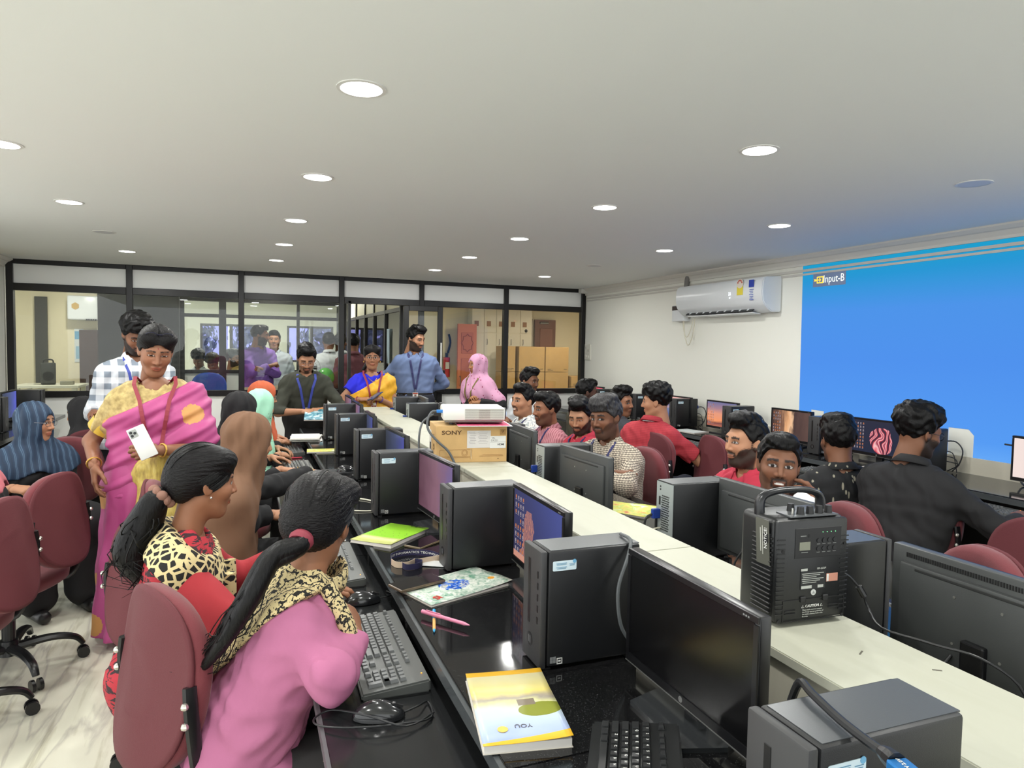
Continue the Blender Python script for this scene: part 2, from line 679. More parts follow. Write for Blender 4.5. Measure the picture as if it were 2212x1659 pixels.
# left end of that room: cream wall, dark doorway, grey panel
o = MB().box((-2.35, 10.26, ZB / 2), (1.42, 0.12, ZB)).obj('wall_cream', M_cream)
struct(o, 'cream wall behind the left glass bay')
o = MB().box((-3.0, 9.0, ZB / 2), (0.12, 2.6, ZB)).obj('wall_cream', M_wall)
struct(o, 'pale side wall beyond the left glass bay')
o = MB().box((-2.24, 10.18, 1.48), (0.13, 0.04, 1.12)).obj('trim_4', mat('dark_grey_trim', (70, 70, 68), 0.5))
struct(o, 'dark grey window reveal in the cream wall')
MB().box((-2.16, 8.30, ZB / 2), (0.20, 0.12, ZB)).obj('curtain_pillar', mat('pale_pillar', (206, 203, 190), 0.8))
struct(bpy.data.objects['curtain_pillar'], 'pale ribbed pillar at the left end behind the glass')
o = MB().box((-1.05, 9.26, ZB / 2), (0.85, 0.10, ZB)).obj('wall_dark', mat('dark_grey_wall', (62, 61, 60), 0.55))
struct(o, 'dark grey panelled wall behind the man in the checked shirt')
o = MB().box((-1.70, 10.17, 0.82), (0.26, 0.05, 1.64)).obj('door_3', mat('brown_door', (72, 54, 48), 0.45))
struct(o, 'brown flush door behind the left glass bay')

# right-hand room: cupboards, orange door, brown door
RY = 11.5
RX0, RX1 = 3.05, 6.35
o = MB().box(((1.95 + RX1) / 2, RY + 0.36, ZB / 2), (RX1 - 1.95, 0.12, ZB)).obj('wall_far', M_cream)
struct(o, 'cream end wall of the store room on the right')
o = MB().box((6.4, 9.8, ZB / 2), (0.12, 4.2, ZB)).obj('wall_store', mat('peach_paint', (232, 214, 186), 0.75))
struct(o, 'peach side wall of the store room')
o = MB().box((5.3, YP + 0.1, ZB / 2), (2.2, 0.12, ZB)).obj('wall_store', M_cream)
struct(o, 'return wall beside the store room')
o = MB().box((5.25, 9.8, ZB + 0.04), (2.5, 4.0, 0.08)).obj('ceiling', M_ceil)
struct(o, 'ceiling of the store room')
od = empty('door_4', (3.75, RY - 0.02, 0))
struct(od, 'orange panelled wooden door with carved star')
M_or = mat('orange_wood', (214, 128, 92), 0.5)
MB().box((0, 0, 0.95), (0.34, 0.05, 1.92)).obj('leaf', M_or, od)
for z, h in ((1.58, 0.36), (1.10, 0.42), (0.5, 0.6)):
    MB().box((0, -0.03, z), (0.22, 0.015, h), bev=0.006).obj('carved_panel', mat('orange_wood_dark', (196, 112, 80), 0.5), od)
star = []
for i in range(16):
    a = 2 * PI * i / 16
    r = 0.085 if i % 2 else 0.105
    star.append((r * math.cos(a), -0.04, 1.58 + 1.5 * r * math.sin(a)))
MB().tube(star + [star[0]], 0.006, n=6, smooth=0).obj('carved_star', mat('orange_line', (150, 84, 60), 0.5), od)
MB().tube([(-0.13, -0.03, 1.0), (-0.13, -0.07, 0.98), (-0.13, -0.07, 0.86), (-0.13, -0.03, 0.84)], 0.008).obj('handle', mat('steel', (150, 150, 150), 0.3, 0.9), od)
for k in range(5):
    cx = 3.98 + 0.23 * k
    cb = empty('cupboard', (cx, RY + 0.12, 0), 0, ['first', 'second', 'third', 'fourth', 'fifth'][k] + ' tall cream cupboard bay from the orange door', 'cupboard', 'wall cupboards')
    MB().box((0, 0.1, ZB / 2), (0.228, 0.30, ZB - 0.02)).obj('body', mat('cupboard_cream', (232, 224, 204), 0.5), cb)
    MB().box((0, -0.056, 1.15), (0.222, 0.016, 1.2)).obj('door', mat('cupboard_door', (236, 229, 210), 0.4), cb)
    MB().box((0, -0.056, 0.29), (0.222, 0.016, 0.46)).obj('door', MATS['cupboard_door'], cb)
    MB().box((0, -0.056, 2.03), (0.222, 0.016, 0.5)).obj('door', MATS['cupboard_door'], cb)
    MB().box((-0.05 + 0.02, -0.068, 1.93), (0.075, 0.008, 0.09)).obj('brown_plaque', mat('plaque_brown', (160, 116, 84), 0.5), cb)
    MB().tube([(-0.06, -0.065, 1.66), (-0.06, -0.085, 1.64), (-0.06, -0.085, 1.58), (-0.06, -0.065, 1.56)], 0.005, n=6).obj('handle', MATS['steel'], cb)
bd = empty('door_5', (5.36, RY + 0.25, 0))
struct(bd, 'dark brown door with bolt at the end of the store room')
M_bd = mat('brown_wood', (116, 76, 62), 0.5)
MB().box((0, 0, 1.02), (0.42, 0.05, 2.04)).obj('leaf', M_bd, bd)
for z, h in ((1.45, 0.85), (0.5, 0.7)):
    MB().box((0.02, -0.03, z), (0.26, 0.015, h), bev=0.006).obj('carved_panel', mat('brown_wood_light', (134, 88, 72), 0.5), bd)
MB().cyl((-0.12, -0.05, 1.98), (0.05, -0.05, 1.98), 0.02).obj('bolt', MATS['steel'], bd)
mb = MB()
mb.box((4.93, RY + 0.22, 1.55), (0.32, 0.06, 1.0))
struct(mb.obj('trim_5', mat('grey_board', (170, 163, 150), 0.7)), 'grey board beside the brown door')
# fill lamps of those rooms: same downlights
for k, (lx, ly) in enumerate(((-1.7, 9.2), (0.5, 9.0), (0.3, 12.2), (1.5, 12.2), (2.6, 9.3), (4.3, 9.6), (5.3, 10.2), (-0.4, 12.4))):
    t = empty('ceiling_light', (lx, ly, ZB), 0, 'lit downlight ' + ['above the cream wall behind the left glass', 'above the purple-shirted man', 'in the far room near the middle', 'in the far room on the right', 'in the passage behind the doorway', 'above the cupboards', 'above the stacked cartons', 'in the far room on the left'][k], 'light', 'downlights behind the glass')
    mesh_obj('rim', rim_me, M_rim, t)
    link(bpy.data.objects.new('diffuser', dif_me), t)
    ld = bpy.data.lights.new('downlight_bulb', 'AREA')
    ld.shape = 'DISK'
    ld.size = 0.12
    ld.energy = LAMP_POWER * (1.6 if k != 6 and k != 5 else 2.0)
    ld.color = (1.0, 0.97, 0.86) if k not in (5, 6) else (1.0, 0.86, 0.68)
    lo = bpy.data.objects.new('bulb', ld)
    link(lo, t)
    lo.location = (0, 0, -0.006)
# ================================================================ DESKS AND THE RAISED COUNTER
m, nt, b = new_mat('black_granite')
v = objco(nt)
n1 = noise(nt, v, 420, 2)
r1 = ramp(nt, [(0.0, (14, 14, 15)), (0.60, (20, 20, 21)), (0.70, (58, 58, 58)), (1.0, (96, 96, 94))])
nt.links.new(n1, r1.inputs[0])
nt.links.new(r1.outputs[0], b.inputs['Base Color'])
b.inputs['Roughness'].default_value = 0.07
b.inputs['Specular IOR Level'].default_value = 0.6
M_granite = m
M_gedge = mat('granite_edge', (46, 48, 50), 0.25)
M_tray = mat('tray_laminate', (30, 31, 32), 0.16, vary=0.15, vscale=300)
M_dark = mat('dark_void', (18, 18, 19), 0.6)

m, nt, b = new_mat('counter_laminate')
v = objco(nt, scale=(1, 0.25, 1))
n1 = noise(nt, v, 14, 6, 1.0)
r1 = ramp(nt, [(0.0, (176, 176, 158)), (0.5, (184, 184, 168)), (0.72, (179, 179, 162)), (0.78, (166, 164, 148)), (0.84, (184, 184, 170)), (1.0, (190, 190, 176))])
nt.links.new(n1, r1.inputs[0])
nt.links.new(r1.outputs[0], b.inputs['Base Color'])
b.inputs['Roughness'].default_value = 0.45
M_lam = m
m, nt, b = new_mat('counter_side')
v = objco(nt, scale=(8, 1, 0.3))
n1 = noise(nt, v, 30, 4)
r1 = ramp(nt, [(0.0, (186, 181, 162)), (1.0, (205, 201, 184))])
nt.links.new(n1, r1.inputs[0])
nt.links.new(r1.outputs[0], b.inputs['Base Color'])
b.inputs['Roughness'].default_value = 0.5
M_lamside = m

RZ = -math.atan(0.018)          # desk rows turn about one degree
C0, C1 = 0.952, 1.212           # counter sides at y = 1.2
cn = empty('counter', (0, 0, 0), 0, 'long cream raised counter between the two black desk rows', 'counter')
YA, YB = -0.9, 6.35


def srow(x0, x1, y0, y1, z0, z1, bev=0.0):
    """box following the slightly turned desk direction"""
    mb = MB()
    pts = [(x0 + sx(y0), y0, z0), (x1 + sx(y0), y0, z0), (x1 + sx(y1), y1, z0), (x0 + sx(y1), y1, z0)]
    mb.prism(pts, (0, 0, 1), z1 - z0)
    if bev:
        bmesh.ops.bevel(mb.bm, geom=list(mb.bm.edges), offset=bev, segments=2, affect='EDGES')
    return mb


srow(C0 + 0.012, C1 - 0.012, YA, YB, 0, SZ - 0.021).obj('body', M_lamside, cn)
ys = [YA, 0.35, 1.62, 3.02, 4.42, 5.6, YB]
for k in range(len(ys) - 1):
    srow(C0, C1, ys[k] + 0.0007, ys[k + 1] - 0.0007, SZ - 0.02, SZ, 0.002).obj('top_board', M_lam, cn)
for (x, y, a, L) in ((1.09, 0.93, 0.5, 0.02), (1.16, 0.83, -0.6, 0.016)):
    MB().box((x, y, SZ + 0.0004), (L, 0.003, 0.0006), rot=(0, 0, a)).obj('chip', mat('chip_dark', (90, 86, 76), 0.8), cn)

# left desk row (users sit on its left side)
dl = empty('desk', (0, 0, 0), 0, 'black granite desk row on the left of the counter with pull-out keyboard trays', 'desk', 'granite desk rows')
E0 = 0.428
ys = [YA, 0.25, 1.06, 1.93, 2.62, 3.48, 4.28, 5.15, 6.2]
for k in range(len(ys) - 1):
    srow(E0 + 0.006, C0 - 0.001, ys[k] + 0.001, ys[k + 1] - 0.001, DZ - 0.03, DZ, 0.0015).obj('granite_slab', M_granite, dl)
    srow(0.165, E0 + 0.10, ys[k] + 0.0015, ys[k + 1] - 0.0015, TZ - 0.022, TZ, 0.0015).obj('keyboard_tray', M_tray, dl)
    srow(0.157, 0.165, ys[k], ys[k + 1], TZ - 0.024, TZ + 0.001).obj('tray_edge', mat('tray_edge_grey', (88, 88, 90), 0.35), dl)
    srow(E0 - 0.004, E0 + 0.007, ys[k], ys[k + 1], DZ - 0.034, DZ - 0.004).obj('edge_trim', mat('edge_trim_grey', (74, 78, 80), 0.22), dl)
    srow(E0 + 0.02, C0 - 0.03, ys[k] + 0.002, ys[k] + 0.03, 0, DZ - 0.032).obj('side_panel', M_dark, dl)
srow(E0 + 0.10, E0 + 0.115, YA, 6.2, TZ - 0.05, DZ - 0.033).obj('tray_back', M_dark, dl)
srow(C0 - 0.03, C0 - 0.002, YA, 6.2, 0, DZ - 0.033).obj('back_panel', M_dark, dl)

# right desk row (users sit on its right side)
dr = empty('desk', (0, 0, 0), 0, 'black granite desk row on the right of the counter, mostly hidden by monitors', 'desk', 'granite desk rows')
F1 = 1.735
for k in range(len(ys) - 1):
    srow(C1 + 0.001, F1, ys[k] + 0.001, ys[k + 1] - 0.001, DZ - 0.03, DZ, 0.0015).obj('granite_slab', M_granite, dr)
    srow(F1 - 0.10, 1.99, ys[k] + 0.0015, ys[k + 1] - 0.0015, TZ - 0.022, TZ, 0.0015).obj('keyboard_tray', M_tray, dr)
    srow(C1 + 0.03, F1 - 0.02, ys[k] + 0.002, ys[k] + 0.03, 0, DZ - 0.032).obj('side_panel', M_dark, dr)
srow(C1 + 0.002, C1 + 0.03, YA, 6.2, 0, DZ - 0.033).obj('back_panel', M_dark, dr)

# wall desk row
dw = empty('desk', (0, 0, 0), 0, 'black granite desk along the right wall under the projection', 'desk', 'granite desk rows')
ys = [0.4, 1.25, 2.1, 2.95, 3.8, 4.65, 5.5, 6.35, 7.2, 7.9]
for k in range(len(ys) - 1):
    MB().box((3.945, (ys[k] + ys[k + 1]) / 2, DZ - 0.015), (0.508, ys[k + 1] - ys[k] - 0.002, 0.03), bev=0.0015).obj('granite_slab', M_granite, dw)
    MB().box((3.62, (ys[k] + ys[k + 1]) / 2, TZ - 0.011), (0.30, ys[k + 1] - ys[k] - 0.003, 0.022), bev=0.0015).obj('keyboard_tray', M_tray, dw)
    MB().box((3.686, (ys[k] + ys[k + 1]) / 2, DZ - 0.02), (0.01, ys[k + 1] - ys[k], 0.03)).obj('edge_trim', MATS['edge_trim_grey'], dw)
    MB().box((3.96, ys[k] + 0.02, (DZ - 0.032) / 2), (0.44, 0.028, DZ - 0.032)).obj('side_panel', M_dark, dw)
MB().box((4.185, 4.15, (DZ - 0.033) / 2), (0.02, 7.5, DZ - 0.033)).obj('back_panel', M_dark, dw)
MB().box((4.19, 4.15, DZ + 0.05), (0.018, 7.5, 0.10)).obj('skirting', mat('skirting_tile', (214, 208, 190), 0.4), dw)

# desk at the left end by the partition
dq = empty('desk', (0, 0, 0), 0, 'black granite desk along the left wall by the partition', 'desk', 'granite desk rows')
ys = [4.9, 5.8, 6.7, 7.85]
for k in range(3):
    MB().box((-1.79, (ys[k] + ys[k + 1]) / 2, DZ - 0.015), (0.5, ys[k + 1] - ys[k] - 0.002, 0.03), bev=0.0015).obj('granite_slab', M_granite, dq)
    MB().box((-1.79, ys[k] + 0.02, (DZ - 0.032) / 2), (0.44, 0.028, DZ - 0.032)).obj('side_panel', M_dark, dq)

# ================================================================ COMPUTERS
M_tow = mat('tower_black', (24, 25, 27), 0.42, bump=0.12, bscale=900)
M_towtop = mat('tower_top', (74, 77, 80), 0.3, spec=0.7, bump=0.08, bscale=900)  # top lighter than the case: ceiling reflection put into the colour
M_tfront = mat('tower_front', (54, 54, 55), 0.5)
M_bezel = mat('bezel_black', (20, 20, 22), 0.3)
M_mback = mat('monitor_back', (66, 68, 68), 0.42, bump=0.1, bscale=700)
M_stick = mat('sticker_blue_white', (206, 224, 232), 0.5)
M_stickb = mat('sticker_blue', (110, 170, 206), 0.5)
M_steel = mat('rear_steel', (168, 176, 176), 0.45, 0.4)
M_blueplug = mat('vga_blue', (30, 62, 150), 0.4)
M_cable_b = mat('cable_black', (22, 23, 25), 0.4)
M_cable_w = mat('cable_white', (214, 210, 190), 0.5)
M_cable_g = mat('cable_grey', (84, 88, 90), 0.45)
M_grey = mat('logo_grey', (120, 122, 122), 0.4)
M_white = mat('print_white', (222, 222, 218), 0.6)
TD, TW_, TH = 0.25, 0.105, 0.27     # tower depth, width, height


def prism_round(w, h, r, t, n=5):
    """rounded rectangle in local xz, thickness t along y"""
    mb = MB()
    pts = []
    for cx, cz, a0 in ((w / 2 - r, h / 2 - r, 0), (-w / 2 + r, h / 2 - r, 90), (-w / 2 + r, -h / 2 + r, 180), (w / 2 - r, -h / 2 + r, 270)):
        for i in range(n + 1):
            a = math.radians(a0 + 90 * i / n)
            pts.append((cx + r * math.cos(a), 0, cz + r * math.sin(a)))
    mb.prism(pts, (0, 1, 0), t)
    return mb


def make_tower(stick=True, rear=False, win=True):
    """local: front face at x=0 looking to -x, body runs to +x; near side face at y=0"""
    t = bpy.data.objects.new('desktop_tower', None)
    link(t)
    MB().box((TD / 2 + 0.008, TW_ / 2, TH / 2 + 0.004), (TD - 0.016, TW_, TH - 0.008), bev=0.006).obj('case', M_tow, t, smooth=True)
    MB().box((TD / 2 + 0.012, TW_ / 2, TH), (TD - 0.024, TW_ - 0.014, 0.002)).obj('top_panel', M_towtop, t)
    MB().box((0.006, TW_ / 2, TH / 2 + 0.003), (0.016, TW_ - 0.001, TH - 0.004), bev=0.004).obj('front_panel', M_tfront, t, smooth=True)
    MB().box((-0.0025, TW_ * 0.62, TH * 0.62), (0.001, 0.012, 0.15), bev=0.0004, seg=1).obj('drive_slot', M_bezel, t)
    mb = MB()
    for k in range(5):
        mb.box((-0.0025, TW_ * 0.16, TH * 0.80 - 0.026 * k), (0.001, 0.006, 0.015))
    mb.obj('front_port', M_bezel, t)
    MB().cyl((-0.0028, TW_ * 0.55, 0.055), (-0.0015, TW_ * 0.55, 0.055), 0.016, n=20).obj('round_logo', M_bezel, t)
    mb = MB()
    mb.box((-0.003, TW_ * 0.55 + 0.004, 0.055), (0.0006, 0.002, 0.016))
    mb.box((-0.003, TW_ * 0.55 - 0.004, 0.055), (0.0006, 0.002, 0.016))
    mb.obj('logo_strokes', M_grey, t)
    if stick:
        s = prism_round(0.058, 0.022, 0.003, 0.0008).obj('service_sticker', M_stick, t, (0.055, -0.0012, TH - 0.033))
        mb = MB()
        for dx, dz, w in ((-0.008, 0.006, 0.026), (-0.008, 0.003, 0.024), (-0.008, -0.003, 0.026), (-0.008, -0.006, 0.022), (0.018, 0.003, 0.014), (0.018, 0.0, 0.012)):
            mb.box((dx, -0.0004, dz), (w, 0.0004, 0.0011))
        mb.obj('sticker_print', mat('sticker_print', (104, 150, 178), 0.6), s)
        MB().cyl((0.024, -0.0006, 0.0085), (0.024, 0.0002, 0.0085), 0.0045, n=12).obj('sticker_badge', M_stickb, s)
    if win:
        mb = MB()
        for dx in (0, 0.0075):
            for dz in (0, 0.0075):
                mb.box((0.027 + dx, -0.0008, 0.020 + dz), (0.0068, 0.0006, 0.0068))
        mb.obj('window_logo_sticker', M_grey, t)
        mb = MB()
        for c, s_ in (((0.047, 0.014), (0.014, 0.002)), ((0.047, 0.026), (0.014, 0.002)), ((0.041, 0.020), (0.002, 0.014)), ((0.053, 0.020), (0.002, 0.014))):
            mb.box((c[0], -0.0008, c[1]), (s_[0], 0.0006, s_[1]))
        mb.box((0.047, -0.0008, 0.020), (0.006, 0.0006, 0.003))
        mb.obj('processor_sticker', M_white, t)
    for k, (x, y) in enumerate(((0.02, 0.015), (0.02, TW_ - 0.015), (TD - 0.02, 0.015), (TD - 0.02, TW_ - 0.015))):
        MB().box((x, y, 0.002), (0.018, 0.014, 0.004)).obj('foot', M_bezel, t)
    if rear:
        r = MB().box((TD - 0.001, TW_ / 2, TH / 2 + 0.002), (0.004, TW_ - 0.006, TH - 0.012)).obj('rear_panel', M_steel, t)
        mb = MB()
        for i in range(16):
            for j in range(7):
                mb.box((TD + 0.0013, TW_ * 0.34 + 0.0065 * (j + 0.5 * (i % 2)), TH * 0.38 + 0.0078 * i), (0.0008, 0.0042, 0.0042), rot=(PI / 4, 0, 0))
        mb.obj('vent_holes', M_bezel, r)
        mb = MB()
        for z in (0.24, 0.25):
            mb.cyl((TD + 0.001, TW_ * 0.25, z), (TD + 0.002, TW_ * 0.25, z), 0.0035, n=8)
        mb.box((TD + 0.0015, TW_ * 0.22, 0.20), (0.001, 0.009, 0.03))
        mb.obj('rear_port', M_bezel, r)
        mb = MB()
        for z in (0.018, 0.030, 0.042, 0.054):
            mb.box((TD + 0.0015, TW_ * 0.55, z), (0.001, 0.07, 0.007))
        mb.obj('slot_cover', mat('slot_grey', (140, 148, 148), 0.4, 0.5), r)
        MB().box((TD + 0.004, 0.008, TH * 0.42), (0.006, 0.008, 0.10)).obj('latch', M_bezel, r)
        pl = MB().box((TD + 0.017, TW_ * 0.22, 0.155), (0.03, 0.016, 0.034), bev=0.003).obj('video_plug', M_blueplug, t)
        MB().tube([(TD + 0.032, TW_ * 0.22, 0.153), (TD + 0.055, TW_ * 0.22, 0.14), (TD + 0.062, TW_ * 0.22, 0.10), (TD + 0.06, TW_ * 0.2, 0.03), (TD + 0.04, TW_ * 0.1, 0.006)], 0.0042).obj('video_cable', M_cable_b, pl)
        MB().tube([(TD + 0.002, TW_ * 0.3, 0.105), (TD + 0.03, TW_ * 0.28, 0.10), (TD + 0.055, TW_ * 0.1, 0.06), (TD + 0.05, -0.02, 0.006)], 0.003).obj('network_cable', M_cable_w, t)
        MB().tube([(TD + 0.002, TW_ * 0.4, 0.075), (TD + 0.035, TW_ * 0.4, 0.075), (TD + 0.06, TW_ * 0.25, 0.04), (TD + 0.055, 0.0, 0.006)], 0.0036).obj('power_cable', M_cable_b, t)
    return t


# --- wallpapers (screens give off light)
def screen_mat(name, kind, strength=1.0):
    if name in MATS:
        return MATS[name]
    m, nt, b = new_mat(name)
    b.inputs['Base Color'].default_value = (0.01, 0.01, 0.01, 1)
    b.inputs['Roughness'].default_value = 0.25
    b.inputs['Emission Strength'].default_value = strength
    v = objco(nt)
    x, y, z = sepxyz(nt, v)      # screen local: x across, z up (centre 0)
    if kind == 'dusk':            # purple blue with orange creature
        g = mth(nt, 'ADD', mth(nt, 'MULTIPLY', x, 1.6), mth(nt, 'MULTIPLY', z, 1.2))
        r = ramp(nt, [(0.0, (52, 50, 78)), (0.5, (58, 62, 112)), (1.0, (72, 84, 156))])
        nt.links.new(mth(nt, 'ADD', g, 0.5), r.inputs[0])
        d = mth(nt, 'ABSOLUTE', mth(nt, 'ADD', x, mth(nt, 'ADD', 0.015, mth(nt, 'MULTIPLY', noise(nt, v, 14, 3), 0.10))))
        w = nt.nodes.new('ShaderNodeTexWave')
        w.inputs['Scale'].default_value = 45
        w.inputs['Distortion'].default_value = 9
        nt.links.new(v, w.inputs['Vector'])
        body = mth(nt, 'LESS_THAN', d, mth(nt, 'ADD', 0.045, mth(nt, 'MULTIPLY', z, -0.25)))
        low = mth(nt, 'LESS_THAN', z, 0.06)
        fac = mth(nt, 'MULTIPLY', mth(nt, 'MULTIPLY', body, low), mth(nt, 'MULTIPLY', w.outputs['Fac'], 0.9))
        c = mixc(nt, fac, r.outputs[0], (226, 150, 118))
        bar = mth(nt, 'LESS_THAN', z, -0.088)
        c = mixc(nt, bar, c, (214, 150, 130))
    elif kind == 'sunset':
        r = ramp(nt, [(0.0, (206, 120, 92)), (0.22, (120, 70, 70)), (0.3, (240, 150, 100)), (0.55, (226, 150, 120)), (0.8, (150, 120, 140)), (1.0, (110, 110, 150))])
        nt.links.new(mth(nt, 'ADD', mth(nt, 'ADD', mth(nt, 'MULTIPLY', z, 4.3), 0.46), mth(nt, 'MULTIPLY', noise(nt, objco(nt, scale=(0.4, 1, 1.5)), 14, 4), 0.16)), r.inputs[0])
        c = r.outputs[0]
    elif kind == 'sea':
        r = ramp(nt, [(0.0, (226, 160, 150)), (0.08, (60, 70, 110)), (0.45, (110, 120, 160)), (0.55, (180, 150, 160)), (0.62, (110, 116, 160)), (1.0, (240, 180, 170))])
        nt.links.new(mth(nt, 'ADD', mth(nt, 'ADD', mth(nt, 'MULTIPLY', z, 4.2), 0.45), mth(nt, 'MULTIPLY', noise(nt, objco(nt, scale=(0.5, 1, 2)), 26, 5), 0.14)), r.inputs[0])
        c = r.outputs[0]
    elif kind == 'cliff':
        r = ramp(nt, [(0.0, (40, 30, 34)), (0.3, (116, 82, 66)), (0.42, (226, 168, 120)), (0.52, (236, 190, 150)), (0.58, (70, 52, 50)), (1.0, (96, 72, 66))])
        nt.links.new(mth(nt, 'ADD', mth(nt, 'ADD', mth(nt, 'MULTIPLY', x, 2.3), 0.30), mth(nt, 'MULTIPLY', noise(nt, objco(nt, scale=(1, 1, 0.25)), 22, 6), 0.42)), r.inputs[0])
        c = r.outputs[0]
    elif kind == 'bloom':
        w = nt.nodes.new('ShaderNodeTexWave')
        w.inputs['Scale'].default_value = 7
        w.inputs['Distortion'].default_value = 14
        w.inputs['Detail'].default_value = 1
        w.inputs['Detail Scale'].default_value = 1.2
        nt.links.new(v, w.inputs['Vector'])
        r = ramp(nt, [(0.0, (34, 36, 56)), (0.35, (150, 40, 60)), (0.6, (230, 110, 120)), (0.8, (245, 190, 190)), (1.0, (160, 50, 80))])
        nt.links.new(w.outputs['Fac'], r.inputs[0])
        d = mth(nt, 'SQRT', mth(nt, 'ADD', mth(nt, 'POWER', mth(nt, 'ADD', x, -0.03), 2.0), mth(nt, 'POWER', mth(nt, 'ADD', z, 0.02), 2.0)))
        d = mth(nt, 'ADD', d, mth(nt, 'MULTIPLY', noise(nt, v, 14, 2), 0.05))
        fac = mth(nt, 'LESS_THAN', d, 0.115)
        c = mixc(nt, fac, (28, 36, 58), r.outputs[0])
    elif kind == 'redwoods':
        r = ramp(nt, [(0.0, (120, 80, 150)), (0.4, (210, 60, 90)), (0.6, (236, 90, 110)), (1.0, (150, 140, 190))])
        nt.links.new(noise(nt, objco(nt, scale=(1, 1, 0.5)), 16, 5), r.inputs[0])
        c = r.outputs[0]
    elif kind == 'page':
        ln = mth(nt, 'LESS_THAN', mth(nt, 'FRACT', mth(nt, 'MULTIPLY', z, 62.0)), 0.12)
        seg = mth(nt, 'GREATER_THAN', noise(nt, objco(nt, scale=(40, 1, 62)), 1.0, 1), 0.5)
        reg = mth(nt, 'GREATER_THAN', x, -0.12)
        c = mixc(nt, mth(nt, 'MULTIPLY', mth(nt, 'MULTIPLY', ln, seg), reg), (238, 220, 214), (176, 150, 156))
    elif kind == 'mauve':
        r = ramp(nt, [(0.0, (96, 60, 76)), (0.5, (150, 108, 126)), (1.0, (120, 110, 170))])
        nt.links.new(mth(nt, 'ADD', mth(nt, 'MULTIPLY', x, 2.2), mth(nt, 'ADD', 0.25, mth(nt, 'MULTIPLY', noise(nt, v, 12, 4), 0.4))), r.inputs[0])
        c = r.outputs[0]
    else:                         # blue
        r = ramp(nt, [(0.0, (52, 58, 70)), (0.5, (70, 80, 120)), (1.0, (86, 92, 190))])
        nt.links.new(mth(nt, 'ADD', mth(nt, 'MULTIPLY', x, 2.2), mth(nt, 'ADD', 0.25, mth(nt, 'MULTIPLY', noise(nt, v, 10, 4), 0.4))), r.inputs[0])
        c = r.outputs[0]
    nt.links.new(c, b.inputs['Emission Color'])
    return m


M_off = mat('screen_off', (12, 12, 13), 0.22, spec=0.5)
MW, MH = 0.42, 0.25


